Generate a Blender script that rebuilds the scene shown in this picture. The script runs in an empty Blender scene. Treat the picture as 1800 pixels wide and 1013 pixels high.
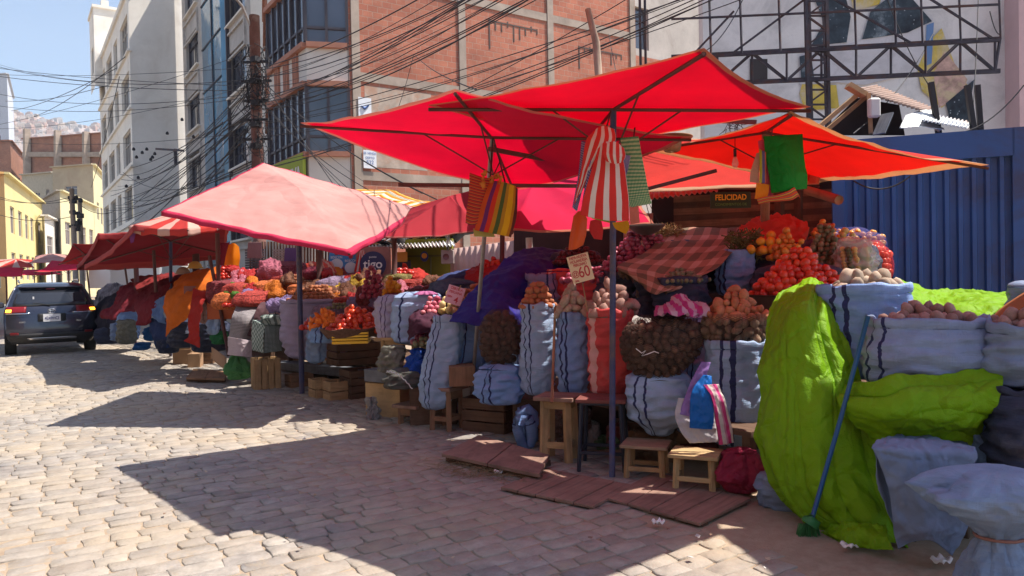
import bpy, bmesh, math, random
from mathutils import Vector, Matrix, noise
random.seed(7)
SC = bpy.context.scene
COL = SC.collection
# ------------------------------------------------------------------ camera
FPX = 1300.0
YAW, PITCH, ROLL = math.radians(34), math.radians(0.95), math.radians(1.2)
F0 = Vector((math.sin(YAW), math.cos(YAW), 0)); R0 = Vector((math.cos(YAW), -math.sin(YAW), 0)); U0 = Vector((0, 0, 1))
FW = F0 * math.cos(PITCH) - U0 * math.sin(PITCH)
UP = U0 * math.cos(PITCH) + F0 * math.sin(PITCH)
XC = R0 * math.cos(ROLL) - UP * math.sin(ROLL)
YC = UP * math.cos(ROLL) + R0 * math.sin(ROLL)
CAM = Vector((0, 0, 1.6))
cd = bpy.data.cameras.new('camera'); cam = bpy.data.objects.new('camera', cd); COL.objects.link(cam)
m = Matrix((XC, YC, -FW)).transposed().to_4x4(); m.translation = CAM
cam.matrix_world = m
cd.sensor_width = 36; cd.lens = 26; cd.clip_start = 0.05; cd.clip_end = 4000
SC.camera = cam
# ------------------------------------------------------------------ sun and sky
SUN_A, SUN_E = math.radians(6), math.radians(61)
sh = R0 * math.cos(SUN_A) + F0 * math.sin(SUN_A)
SUN = sh * math.cos(SUN_E) + U0 * math.sin(SUN_E)
sl = bpy.data.lights.new('sun', 'SUN'); sl.energy = 5.0; sl.angle = math.radians(0.5); sl.color = (1, .93, .83)
so = bpy.data.objects.new('sun', sl); COL.objects.link(so)
so.rotation_euler = SUN.to_track_quat('Z', 'Y').to_euler()
W = bpy.data.worlds.new('World'); SC.world = W; W.use_nodes = True
nt = W.node_tree; bg = nt.nodes['Background']; st = nt.nodes.new('ShaderNodeTexSky')
st.sky_type = 'NISHITA'; st.sun_disc = False; st.sun_elevation = SUN_E
st.sun_rotation = math.atan2(SUN.x, SUN.y); st.altitude = 400; st.dust_density = 1.0; st.air_density = 1.0; st.ozone_density = 1.0
nt.links.new(st.outputs[0], bg.inputs[0]); bg.inputs[1].default_value = 0.108
SC.view_settings.view_transform = 'Standard'; SC.view_settings.look = 'None'
SC.view_settings.exposure = 1.0; SC.view_settings.gamma = 1
SC.cycles.max_bounces = 8; SC.cycles.transparent_max_bounces = 12
HAZE_D = .00033
# ------------------------------------------------------------------ placing
def ray(px, py): return (px - 900) / FPX * XC - (py - 506.5) / FPX * YC + FW
def P(px, py, d): return CAM + ray(px, py) * d
def G(px, py, z=0.0):
    r = ray(px, py); return CAM + r * ((z - 1.6) / r.z)
def onX(px, py, X):
    r = ray(px, py); return CAM + r * (X / r.x)
def onY(px, py, Y):
    r = ray(px, py); return CAM + r * (Y / r.y)
def N(v, o=0.0): return noise.noise(Vector((v[0] + o, v[1] - o * .7, v[2] + o * 1.3)))
R = random.uniform
# ------------------------------------------------------------------ materials
MATS = {}
class NT:
    def __init__(s, name):
        s.m = bpy.data.materials.new(name); s.m.use_nodes = True; s.t = s.m.node_tree
        s.b = s.t.nodes['Principled BSDF']; s.out = s.t.nodes['Material Output']
    def n(s, kind, **kw):
        nd = s.t.nodes.new('ShaderNode' + kind)
        for k, v in kw.items():
            if k[0] == 'i' and k[1:].isdigit(): nd.inputs[int(k[1:])].default_value = v
            else: setattr(nd, k, v)
        return nd
    def l(s, a, b): s.t.links.new(a, b)
    def co(s, kind='Object', scale=(1, 1, 1), rot=(0, 0, 0)):
        t = s.n('TexCoord'); mp = s.n('Mapping'); mp.inputs['Scale'].default_value = scale; mp.inputs['Rotation'].default_value = rot
        s.l(t.outputs[kind], mp.inputs[0]); return mp.outputs[0]
    def noise(s, vec, scale, detail=4, rough=.6, dist=0):
        x = s.n('TexNoise'); x.inputs['Scale'].default_value = scale; x.inputs['Detail'].default_value = detail
        x.inputs['Roughness'].default_value = rough; x.inputs['Distortion'].default_value = dist
        s.l(vec, x.inputs['Vector']); return x.outputs[0]
    def ramp(s, fac, stops, interp='LINEAR'):
        r = s.n('ValToRGB'); r.color_ramp.interpolation = interp; el = r.color_ramp.elements
        while len(el) < len(stops): el.new(.5)
        for e, (p, c) in zip(el, stops):
            e.position = p; e.color = (*c, 1) if len(c) == 3 else c
        s.l(fac, r.inputs[0]); return r.outputs[0]
    def mix(s, fac, a, b, mode='MIX'):
        x = s.n('Mix', data_type='RGBA', blend_type=mode)
        for i, v in ((0, fac), (6, a), (7, b)):
            if isinstance(v, (int, float)): x.inputs[i].default_value = v
            elif isinstance(v, (tuple, list)): x.inputs[i].default_value = (*v[:3], 1)
            else: s.l(v, x.inputs[i])
        return x.outputs[2]
    def math(s, op, a, b=None, clamp=False):
        x = s.n('Math', operation=op, use_clamp=clamp)
        for i, v in enumerate((a, b)):
            if v is None: continue
            if isinstance(v, (int, float)): x.inputs[i].default_value = v
            else: s.l(v, x.inputs[i])
        return x.outputs[0]
    def xyz(s, vec):
        x = s.n('SeparateXYZ'); s.l(vec, x.inputs[0]); return x.outputs
    def bump(s, h, strength=.3, dist=.01):
        x = s.n('Bump'); x.inputs['Strength'].default_value = strength; x.inputs['Distance'].default_value = dist
        s.l(h, x.inputs['Height']); s.l(x.outputs[0], s.b.inputs['Normal']); return x.outputs[0]
    def col(s, c): s.l(c, s.b.inputs['Base Color'])
    def set(s, rough=.8, metal=0, spec=.3):
        s.b.inputs['Roughness'].default_value = rough; s.b.inputs['Metallic'].default_value = metal
        s.b.inputs['Specular IOR Level'].default_value = spec
def sc3(c, k): return tuple(min(1, x * k) for x in c)
def MT(name, c, rough=.8, var=.3, scale=3.0, bump=.25, bs=60, bd=.004, metal=0, spec=.3, stretch=(1, 1, 1), coords='Object', dirt=None):
    if name in MATS: return MATS[name]
    s = NT(name); s.set(rough, metal, spec); v = s.co(coords, stretch)
    a = s.noise(v, scale, 5, .65)
    c1 = s.ramp(a, [(.3, sc3(c, 1 - var)), (.7, sc3(c, 1 + var * .6))])
    if dirt:
        b = s.noise(v, scale * .45 + .3, 6, .7, .6)
        f = s.ramp(b, [(.48, (0, 0, 0)), (.66, (.8, .8, .8))])
        c1 = s.mix(f, c1, dirt)
    s.col(c1)
    if bump: s.bump(s.noise(v, bs, 4, .6), bump, bd)
    MATS[name] = s.m; return s.m
def wood(name, c, rough=.85, var=.4):
    if name in MATS: return MATS[name]
    s = NT(name); s.set(rough, 0, .2); v = s.co('UV', (2.0, 26, 1)); v2 = s.co('UV', (1.3, 1.3, 1)); v3 = s.co('Object', (1, 1, 1))
    g = s.noise(v, 1.0, 6, .7, .8); p = s.noise(v3, 4.5, 3, .6)
    c1 = s.ramp(g, [(.25, sc3(c, 1 - var)), (.5, c), (.75, sc3(c, 1 + var * .5))])
    c1 = s.mix(s.ramp(p, [(.45, (0, 0, 0)), (.75, (.7, .7, .7))]), c1, sc3(c, .45))
    s.col(c1); s.bump(g, .5, .004); MATS[name] = s.m; return s.m
def cloth(name, c, trans=.35, rough=.85, var=.2, scale=3, weave=220, colors=None, bump=.3, sheen=0, crease=0):
    """thin cloth: diffuse plus translucent, fine weave"""
    if name in MATS: return MATS[name]
    s = NT(name); s.set(rough, 0, .2); v = s.co('UV', (1, 1, 1))
    if colors: base = colors(s, v)
    else: base = None
    a = s.noise(s.co('Object'), scale, 5, .65)
    shade = s.ramp(a, [(.3, (1 - var,) * 3), (.7, (1,) * 3)])
    base = s.mix(1.0, base if base is not None else c, shade, 'MULTIPLY'); s.col(base)
    h = s.noise(s.co('Object'), weave, 2, .5)
    if crease:
        h2 = s.n('TexVoronoi', feature='DISTANCE_TO_EDGE'); h2.inputs['Scale'].default_value = crease
        nz = s.n('TexNoise'); nz.inputs['Scale'].default_value = crease * .7; s.l(s.co('Object'), nz.inputs['Vector'])
        vm = s.n('VectorMath', operation='MULTIPLY_ADD'); s.l(nz.outputs[1], vm.inputs[0]); vm.inputs[1].default_value = (.5, .5, .5); s.l(s.co('Object'), vm.inputs[2])
        s.l(vm.outputs[0], h2.inputs['Vector'])
        h = s.math('ADD', s.math('MULTIPLY', h, .12), s.math('MINIMUM', h2.outputs[0], .25))
        nrm = s.bump(h, .9, .05)
    else: nrm = s.bump(h, bump, .003)
    if trans:
        tr = s.n('BsdfTranslucent'); s.l(base, tr.inputs[0]); s.l(nrm, tr.inputs[1])
        mx = s.n('MixShader'); mx.inputs[0].default_value = trans
        s.l(s.b.outputs[0], mx.inputs[1]); s.l(tr.outputs[0], mx.inputs[2]); s.l(mx.outputs[0], s.out.inputs[0])
    MATS[name] = s.m; return s.m
def flat(name, c, rough=.6, metal=0, spec=.4, emit=0, alpha=1):
    if name in MATS: return MATS[name]
    s = NT(name); s.set(rough, metal, spec); s.b.inputs['Base Color'].default_value = (*c, 1)
    if emit: s.b.inputs['Emission Color'].default_value = (*c, 1); s.b.inputs['Emission Strength'].default_value = emit
    MATS[name] = s.m; return s.m
def stripes(seq, axis=0, n=1.0):
    """seq of (width, colour) repeated n times over uv"""
    def f(s, v):
        x = s.xyz(v)[axis]; fr = s.math('FRACT', s.math('MULTIPLY', x, n)); tot = sum(w for w, _ in seq); p = 0; st_ = []
        for w, c in seq: st_.append((p / tot, c)); p += w
        return s.ramp(fr, st_, 'CONSTANT')
    return f
def checks(c0, c1, c2, n=20, asp=1.0, w=.5):
    def f(s, v):
        X = s.xyz(v); a = s.math('GREATER_THAN', s.math('FRACT', s.math('MULTIPLY', X[0], n)), w)
        b = s.math('GREATER_THAN', s.math('FRACT', s.math('MULTIPLY', X[1], n * asp)), w)
        return s.ramp(s.math('MULTIPLY', s.math('ADD', a, b), .5), [(0, c0), (.3, c1), (.8, c2)], 'CONSTANT')
    return f
def sackmat(name, c, stripe=(.02, .03, .12), pos=(.22, .27), w=.006, var=.18):
    if name in MATS: return MATS[name]
    s = NT(name); s.set(.62, 0, .35); uv = s.co('UV'); X = s.xyz(uv)
    wob = s.math('MULTIPLY', s.math('SUBTRACT', s.noise(s.co('UV', (2, 7, 1)), 1.0, 2), .5), .022)
    u = s.math('FRACT', s.math('ADD', s.math('ADD', X[0], wob), 2)); f = None
    for p in list(pos) + [q + .5 for q in pos]:
        a = s.math('LESS_THAN', s.math('ABSOLUTE', s.math('SUBTRACT', u, p)), w)
        f = a if f is None else s.math('MAXIMUM', f, a)
    vo = s.co('Object'); a = s.noise(vo, 5, 5, .7); c1 = s.ramp(a, [(.3, sc3(c, 1 - var)), (.7, sc3(c, 1.08))])
    dirt = s.ramp(s.noise(vo, 2.2, 6, .75), [(.52, (0, 0, 0)), (.8, (.45, .45, .45))]); c1 = s.mix(dirt, c1, (.3, .27, .24))
    if stripe: c1 = s.mix(f, c1, stripe)
    s.col(c1)
    wv = s.noise(s.co('UV', (180, 4, 1)), 1, 2); wr = s.noise(s.co('Object', (4, 4, 34)), 1.0, 4, .7, .8)
    h = s.math('ADD', s.math('MULTIPLY', wv, .3), wr); nrm = s.bump(h, .85, .016)
    tr = s.n('BsdfTranslucent'); s.l(c1, tr.inputs[0]); mx = s.n('MixShader'); mx.inputs[0].default_value = .15
    s.l(s.b.outputs[0], mx.inputs[1]); s.l(tr.outputs[0], mx.inputs[2]); s.l(mx.outputs[0], s.out.inputs[0])
    MATS[name] = s.m; return s.m
def netmat(name, c, n=46, open_=.62, asp=1.0):
    if name in MATS: return MATS[name]
    s = NT(name); s.set(.7, 0, .3); X = s.xyz(s.co('UV', (1, 1, 1)))
    a = s.math('ADD', X[0], s.math('MULTIPLY', X[1], asp)); b = s.math('SUBTRACT', X[0], s.math('MULTIPLY', X[1], asp))
    fa = s.math('GREATER_THAN', s.math('FRACT', s.math('MULTIPLY', a, n)), open_)
    fb = s.math('GREATER_THAN', s.math('FRACT', s.math('MULTIPLY', b, n)), open_)
    f = s.math('MAXIMUM', fa, fb); s.b.inputs['Base Color'].default_value = (*c, 1)
    t = s.n('BsdfTransparent'); mx = s.n('MixShader'); s.l(f, mx.inputs[0]); s.l(t.outputs[0], mx.inputs[1]); s.l(s.b.outputs[0], mx.inputs[2]); s.l(mx.outputs[0], s.out.inputs[0])
    MATS[name] = s.m; return s.m
def glass(name, c=(.05, .09, .14), rough=.06):
    if name in MATS: return MATS[name]
    s = NT(name); s.set(rough, 0, .9); v = s.co('Object'); a = s.noise(v, .35, 2)
    s.col(s.ramp(a, [(.35, sc3(c, .6)), (.65, sc3(c, 1.5))])); s.bump(s.noise(v, .8, 2), .25, .05); MATS[name] = s.m; return s.m
def brick(name, c1, c2, mortar, bw=.33, bh=.19, ms=.012, var=.5):
    if name in MATS: return MATS[name]
    s = NT(name); s.set(.9, 0, .15); v = s.co('UV'); b = s.n('TexBrick', offset=.5); s.l(v, b.inputs['Vector'])
    b.inputs['Scale'].default_value = 1; b.inputs['Brick Width'].default_value = bw; b.inputs['Row Height'].default_value = bh
    b.inputs['Mortar Size'].default_value = ms; b.inputs['Color1'].default_value = (*c1, 1); b.inputs['Color2'].default_value = (*c2, 1); b.inputs['Mortar'].default_value = (*mortar, 1)
    a = s.noise(v, .45, 6, .7); c = s.mix(1.0, b.outputs[0], s.ramp(a, [(.25, (.55, .55, .55)), (.7, (1.1, 1.05, 1))]), 'MULTIPLY')
    g = s.noise(v, 5, 5, .7); c = s.mix(s.ramp(g, [(.55, (0, 0, 0)), (.75, (.45, .45, .45))]), c, mortar)
    s.col(c); h = s.math('ADD', s.math('MULTIPLY', s.math('SUBTRACT', 1, b.outputs[1]), 1), s.math('MULTIPLY', s.noise(v, 30, 3), .4)); s.bump(h, .6, .02)
    MATS[name] = s.m; return s.m
# ------------------------------------------------------------------ mesh building
class MB:
    def __init__(s): s.v = []; s.f = []; s.uv = []; s.mi = []; s.sm = []
    def add(s, vs, fs, uvs=None, mi=0, smooth=False):
        o = len(s.v); s.v += [tuple(p) for p in vs]
        for k, f in enumerate(fs):
            s.f.append([i + o for i in f]); s.mi.append(mi); s.sm.append(smooth)
            s.uv.append(uvs[k] if uvs else [(vs[i][0] + vs[i][1], vs[i][2]) for i in f])
    def box(s, c, size, rot=None, mi=0, taper=1.0, shear=(0, 0)):
        c = Vector(c); w, d, h = size; la = max(range(3), key=lambda i: size[i])
        R_ = rot if rot is not None else Matrix.Identity(3)
        if isinstance(R_, (int, float)): R_ = Matrix.Rotation(R_, 3, 'Z')
        pts = []
        for z in (-1, 1):
            k = taper if z > 0 else 1
            for x, y in ((-1, -1), (1, -1), (1, 1), (-1, 1)):
                pts.append(Vector((x * w / 2 * k + (shear[0] if z > 0 else 0), y * d / 2 * k + (shear[1] if z > 0 else 0), z * h / 2)))
        fs = [(3, 2, 1, 0), (4, 5, 6, 7), (0, 1, 5, 4), (1, 2, 6, 5), (2, 3, 7, 6), (3, 0, 4, 7)]
        ou, ov = R(0, 9), R(0, 9); uvs = []
        for f in fs:
            n_ = (pts[f[1]] - pts[f[0]]).cross(pts[f[2]] - pts[f[0]]); ax = max(range(3), key=lambda i: abs(n_[i]))
            ua = la if la != ax else (la + 1) % 3; va = 3 - ax - ua
            uvs.append([(pts[i][ua] + ou, pts[i][va] + ov) for i in f])
        s.add([R_ @ p + c for p in pts], fs, uvs, mi)
    def bar(s, a, b, w, h=None, mi=0):
        a = Vector(a); b = Vector(b); d = b - a; L = d.length
        q = d.to_track_quat('X', 'Z').to_matrix(); s.box((a + b) / 2, (L, w, h or w), q, mi)
    def tube(s, pts, r, n=8, cap=True, mi=0, smooth=True):
        pts = [Vector(p) for p in pts]; rs = r if isinstance(r, (list, tuple)) else [r] * len(pts); vs = []; fs = []; uvs = []
        up = Vector((0, 0, 1)); L = 0
        for i, p in enumerate(pts):
            t = (pts[min(i + 1, len(pts) - 1)] - pts[max(i - 1, 0)]).normalized()
            a = t.cross(up if abs(t.z) < .95 else Vector((1, 0, 0))).normalized(); b = t.cross(a)
            for k in range(n):
                th = 2 * math.pi * k / n; vs.append(p + (a * math.cos(th) + b * math.sin(th)) * rs[i])
        for i in range(len(pts) - 1):
            L2 = L + (pts[i + 1] - pts[i]).length
            for k in range(n):
                k2 = (k + 1) % n; fs.append((i * n + k, i * n + k2, (i + 1) * n + k2, (i + 1) * n + k)); uvs.append([(L, k / n * .3), (L, (k + 1) / n * .3), (L2, (k + 1) / n * .3), (L2, k / n * .3)])
            L = L2
        if cap:
            fs.append(tuple(range(n))); uvs.append([(0, 0)] * n); o = (len(pts) - 1) * n; fs.append(tuple(o + k for k in reversed(range(n)))); uvs.append([(0, 0)] * n)
        s.add(vs, fs, uvs, mi, smooth)
    def grid(s, fn, nu, nv, mi=0, smooth=True, closed=False, uvf=None):
        vs = [fn(i / nu, j / nv) for j in range(nv + 1) for i in range(nu + (0 if closed else 1))]; w = nu if closed else nu + 1
        fs = []; uvs = []; g = uvf or (lambda u, v: (u, v))
        for j in range(nv):
            for i in range(nu):
                i2 = (i + 1) % w if closed else i + 1
                fs.append((j * w + i, j * w + i2, (j + 1) * w + i2, (j + 1) * w + i))
                uvs.append([g(i / nu, j / nv), g((i + 1) / nu, j / nv), g((i + 1) / nu, (j + 1) / nv), g(i / nu, (j + 1) / nv)])
        s.add(vs, fs, uvs, mi, smooth)
    def quad(s, a, b, c, d, mi=0, uv=None): s.add([a, b, c, d], [(0, 1, 2, 3)], [uv] if uv else None, mi)
    def mesh(s, name, mats):
        me = bpy.data.meshes.new(name); me.from_pydata(s.v, [], s.f); me.update()
        ul = me.uv_layers.new(name='UVMap'); flatuv = [c for f in s.uv for p in f for c in p]; ul.data.foreach_set('uv', flatuv)
        for m_ in (mats if isinstance(mats, (list, tuple)) else [mats]): me.materials.append(m_)
        me.polygons.foreach_set('material_index', s.mi); me.polygons.foreach_set('use_smooth', s.sm); return me
    def build(s, name, mats, parent=None, solid=0, bevel=0, weld=0):
        me = s.mesh(name, mats)
        if weld:
            bm = bmesh.new(); bm.from_mesh(me); bmesh.ops.remove_doubles(bm, verts=bm.verts, dist=weld); bm.to_mesh(me); bm.free()
        o = bpy.data.objects.new(name, me); COL.objects.link(o)
        if parent is not None: attach(o, parent)
        if bevel: b = o.modifiers.new('bevel', 'BEVEL'); b.width = bevel; b.segments = 1; b.limit_method = 'ANGLE'
        if solid: b = o.modifiers.new('solid', 'SOLIDIFY'); b.thickness = solid; b.offset = 0
        return o
def attach(o, parent):
    o.parent = parent
    o.matrix_parent_inverse = Matrix.Translation(parent.location).inverted() if parent.type == 'EMPTY' else Matrix.Identity(4)
def tag(o, label=None, cat=None, group=None, kind=None):
    if label: o['label'] = label
    if cat: o['category'] = cat
    if group: o['group'] = group
    if kind: o['kind'] = kind
    return o
def empty(name, loc, label, cat, group=None):
    o = bpy.data.objects.new(name, None); COL.objects.link(o); o.location = loc; o.empty_display_size = .1
    return tag(o, label, cat, group)
def rotz(a): return Matrix.Rotation(a, 3, 'Z')
def cr(p0, p1, p2, p3, t):
    return .5 * ((2 * p1) + (p2 - p0) * t + (2 * p0 - 5 * p1 + 4 * p2 - p3) * t * t + (3 * p1 - p0 - 3 * p2 + p3) * t ** 3)
def spline(pts, t):
    n = len(pts) - 1; x = min(max(t, 0), 1) * n; i = min(int(x), n - 1); t = x - i
    g = lambda k: pts[max(0, min(n, k))]
    return cr(2 * g(0) - g(1) if i == 0 else g(i - 1), g(i), g(i + 1), g(i + 2) if i + 2 <= n else 2 * g(n) - g(n - 1), t)
def pleat(x): return 2 * abs(2 * (x - math.floor(x)) - 1) ** .5 - 1.2
def crest(x):
    t = abs(2 * (x - math.floor(x)) - 1) * 2 - 1
    return .45 * math.cos(2 * math.pi * x) * -1 + .55 * t
def patch(mb, rows, nu=40, nv=40, fold=0, ff=6, crump=.0, cs=6, seed=0, droop=True, uvs=(1, 1), mi=0, foldv=0, fv=5, plt=None):
    """free cloth surface through a grid of points (px, py, depth); fold = hanging folds, crump = sharp creases"""
    rows = [[P(*q) if not isinstance(q, Vector) else q for q in r] for r in rows]; crest = plt or globals()['crest']
    def S(u, v): return spline([spline(r, u) for r in rows], v)
    def fn(u, v):
        p = S(u, v); e = .01; a = S(min(u + e, 1), v) - S(max(u - e, 0), v); b = S(u, min(v + e, 1)) - S(u, max(v - e, 0))
        n = a.cross(b)
        if n.length < 1e-9: n = FW.copy()
        n.normalize()
        if n.dot(CAM - p) < 0: n = -n
        d = 0
        if fold: d += fold * (.45 + 1.5 * abs(N((u * 3.1, v * 1.7, seed + 20)))) * (crest(ff * (u + .30 * N((u * 1.7, v * 1.3, seed)))) + .5 * max(0, N((u * 4, v * 2, seed + 9)) + .15) * 2 * crest(ff * 2.1 * (u + .22 * N((u * 3, v * 2.2, seed + 5))) + .3)) * (.25 + .75 * v if droop else 1)
        if foldv: d += foldv * (.5 + 1.4 * abs(N((u * 2.1, v * 3, seed + 21)))) * (crest(fv * (v + .26 * N((u * 2.0, v * 1.6, seed + 3)))) + .8 * max(0, N((u * 3, v * 3, seed + 9)) + .15) * crest(fv * 2.1 * (v + .2 * N((u * 3.3, v * 3, seed + 8)))))
        if crump:
            for o, (k, am) in enumerate(((1, 1), (2.1, .55), (4.3, .3), (8.1, .14))):
                d += crump * am * (1 - 2.4 * abs(N(p * cs * k, seed + o * 7)))
        return p + n * d
    mb.grid(fn, nu, nv, uvf=lambda u, v: (u * uvs[0], v * uvs[1]), mi=mi)
def cloth_thing(name, label, cat, rows, mat, group=None, solid=.004, **kw):
    mb = MB(); patch(mb, rows, **kw); return tag(mb.build(name, mat, solid=solid), label, cat, group)
# ------------------------------------------------------------------ lettering
def text_obj(s, size, mat, origin, xdir, updir, parent, name='lettering', bold=.0, align='CENTER', out=.004, sx=1.0):
    cu = bpy.data.curves.new('t', 'FONT'); cu.body = s; cu.size = size; cu.align_x = align; cu.align_y = 'CENTER'; cu.offset = bold; cu.extrude = .001
    t = bpy.data.objects.new('t', cu); COL.objects.link(t); bpy.context.view_layer.update()
    me = bpy.data.meshes.new_from_object(t.evaluated_get(bpy.context.evaluated_depsgraph_get())); bpy.data.objects.remove(t); me.name = name
    x = Vector(xdir).normalized(); y = Vector(updir); y = (y - x * y.dot(x)).normalized(); z = x.cross(y)
    mt = Matrix((x * sx, y, z)).transposed().to_4x4(); mt.translation = Vector(origin) + z * out
    me.transform(mt); me.materials.clear(); me.materials.append(mat)
    o = bpy.data.objects.new(name, me); COL.objects.link(o)
    if parent is not None: attach(o, parent)
    return o
# ================================================================== THE SETTING
def struct(o): o['kind'] = 'structure'; return o
# ground sheet
s = NT('dirt'); s.set(.95, 0, .15); v = s.co('Object'); a = s.noise(v, .8, 7, .7); b = s.noise(v, 14, 5, .7)
c = s.ramp(a, [(.3, (.24, .175, .125)), (.7, (.40, .31, .225))]); c = s.mix(s.ramp(b, [(.4, (0, 0, 0)), (.8, (.6, .6, .6))]), c, (.46, .39, .29)); s.col(c); s.bump(s.math('ADD', b, s.noise(v, 90, 3)), .5, .01)
DIRT = s.m
mb = MB(); n = 40
def gfn(u, v):
    x = -900 + 1800 * u; y = -100 + 1600 * v; return Vector((x, y, .012))
mb.grid(gfn, 40, 40); struct(mb.build('ground', DIRT))
# cobbled road: real setts near the camera
s = NT('sett_stone'); s.set(.72, 0, .35); uv = s.co('UV'); X = s.xyz(uv); v = s.co('Object')
c = s.ramp(X[0], [(0, (.25, .225, .21)), (.3, (.36, .335, .31)), (.55, (.30, .272, .25)), (.8, (.39, .36, .325)), (1, (.25, .24, .24))])
g = s.noise(v, 9, 6, .75); c = s.mix(1.0, c, s.ramp(g, [(.3, (.62, .6, .58)), (.65, (1.05, 1.03, 1))]), 'MULTIPLY')
big = s.noise(v, .55, 5, .65); c = s.mix(s.ramp(big, [(.42, (0, 0, 0)), (.65, (.75, .75, .75))]), c, (.40, .32, .225)); fine = s.noise(v, 3.1, 7, .8); c = s.mix(s.ramp(fine, [(.56, (0, 0, 0)), (.68, (.7, .7, .7))]), c, (.36, .28, .19))
s.col(c); s.bump(s.math('ADD', s.noise(v, 28, 5, .7), s.math('MULTIPLY', s.noise(v, 5, 3), 1.5)), .55, .015); STONE = s.m
mb = MB(); y = .3
rnd = random.Random(3)
while y < 34:
    rh = rnd.uniform(.125, .16); x = -10 - rnd.random() * .3; xl = 4.15 if y > 3.5 else 3.25 + .25 * N((y * 2, 0, 0))
    skew = .0
    while x < xl:
        w = rnd.uniform(.13, .29); gp = rnd.uniform(.004, .014)
        cx, cy = x + w / 2, y + rh / 2
        dip = .03 * N((cx * .8, cy * .8, 0), 5); top = .021 + dip * .3 + rnd.uniform(-.0045, .0045)
        sand = math.hypot(cx + .7, (cy - 5.0) * .8) < .45 + 1.5 * N((cx * 1.6, cy * 1.6, 4)) or rnd.random() < .012
        if sand: top = .006 - rnd.random() * .012
        wob = .02 * N((cx * .3, cy * .5, 2)) + .035 * N((cx * .12, cy * .2, 8))
        x0, x1, y0, y1 = x + gp, x + w - gp * .3, y + gp * .6 + wob, y + rh - gp * .5 + wob
        j = lambda a=.014: rnd.uniform(-a, a)
        base = [(x0 + j(), y0 + j(), -.03), (cx + j(), y0 - .004 + j(.006), -.03), (x1 + j(), y0 + j(), -.03), (x1 + .005, cy + wob + j(.01), -.03), (x1 + j(), y1 + j(), -.03), (cx + j(), y1 + .003 + j(.006), -.03), (x0 + j(), y1 + j(), -.03), (x0 - .005, cy + wob + j(.01), -.03)]
        tx, ty = rnd.uniform(-.02, .02), rnd.uniform(-.035, .03)
        def zz(p, o=0): return top + o + (p[0] - cx) * tx + (p[1] - cy) * ty + rnd.uniform(-.002, .002)
        r1 = [(cx + (p[0] - cx) * .985, cy + wob + (p[1] - cy - wob) * .985, zz(p, -.004)) for p in base]
        r2 = [(cx + (p[0] - cx) * .93, cy + wob + (p[1] - cy - wob) * .90, zz(p)) for p in base]
        vs = base + r1 + r2 + [(cx, cy + wob, top + .004)]; fs = []
        for k in range(8):
            k2 = (k + 1) % 8; fs += [(k, k2, 8 + k2, 8 + k), (8 + k, 8 + k2, 16 + k2, 16 + k), (16 + k, 16 + k2, 24)]
        q = (rnd.random(), rnd.random()); mb.add(vs, fs, [[q] * len(f) for f in fs], smooth=True); x += w
    y += rh
struct(mb.build('road', STONE))
# the far road carries the same courses as a pattern
s = NT('far_setts'); s.set(.85, 0, .25); v = s.co('Object'); b = s.n('TexBrick'); s.l(v, b.inputs['Vector']); b.inputs['Scale'].default_value = 1; b.inputs['Brick Width'].default_value = .33; b.inputs['Row Height'].default_value = .22; b.inputs['Mortar Size'].default_value = .015
b.inputs['Color1'].default_value = (.36, .33, .29, 1); b.inputs['Color2'].default_value = (.27, .25, .22, 1); b.inputs['Mortar'].default_value = (.22, .17, .12, 1); s.col(b.outputs[0]); FARR = s.m
mb = MB(); mb.quad((-10, 34, .022), (6, 34, .022), (6, 160, .022), (-10, 160, .022)); struct(mb.build('far_road', FARR))
mb = MB(); mb.box((13.2, 40, .0), (11, 130, .16)); struct(mb.build('pavement', MT('pavement_slab', (.3, .27, .24), dirt=(.2, .14, .1))))
# hills far behind the town
HILL = MT('hill_earth', (.36, .28, .25), var=.3, scale=.02, bump=0)
mb = MB()
def hfn(u, v):
    b = P(-700 + 2600 * u, 498, 900 + 500 * v)
    px = -700 + 2600 * u; hp = .236 - .00016 * (max(-200, min(px, 420)) - 40) + .006 * N((u * 60, 0, 0))
    z = hp * 1400 * (v ** .8)
    return Vector((b.x, b.y, z - 2))
mb.grid(hfn, 90, 14); hills = struct(mb.build('hills', HILL))
# hillside houses
HH = [MT('hillhouse_' + k, sc3(c, .8), var=.1, scale=.05, bump=0) for k, c in (('brick', (.52, .30, .22)), ('pale', (.62, .52, .46)), ('ochre', (.55, .42, .32)), ('grey', (.5, .46, .45)))]
mb = MB(); mb.box((0, 0, 5), (14, 12, 10)); mb.box((2, 0, 11), (8, 12, 2.4)); 
for k in range(3): mb.box((-4.5 + k * 4.5, -6.02, 6.5), (1.8, .1, 1.6), mi=1)
hm = [mb.mesh('hillside_house', [h, flat('dark_opening', (.09, .07, .07))]) for h in HH]
rr = random.Random(5); cnt = 0
for k in range(900):
    u = rr.uniform(.272, .348); v = rr.uniform(.5, 1) ** .6
    p = hfn(u, v)
    if cnt > 250: break
    o = bpy.data.objects.new('hillside_house', hm[rr.choice([0, 0, 1, 2, 3])]); COL.objects.link(o); o.location = p - Vector((0, 0, 3)); o.rotation_euler.z = -YAW + rr.uniform(-.5, .5) + .4
    sc = rr.uniform(.45, .95); o.scale = (sc, sc, sc * rr.uniform(.6, 1.35)); cnt += 1
    tag(o, 'tiny house among the crowded brick and plaster houses on the far hillside', 'house', 'houses crowding the far hillside')
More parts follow.
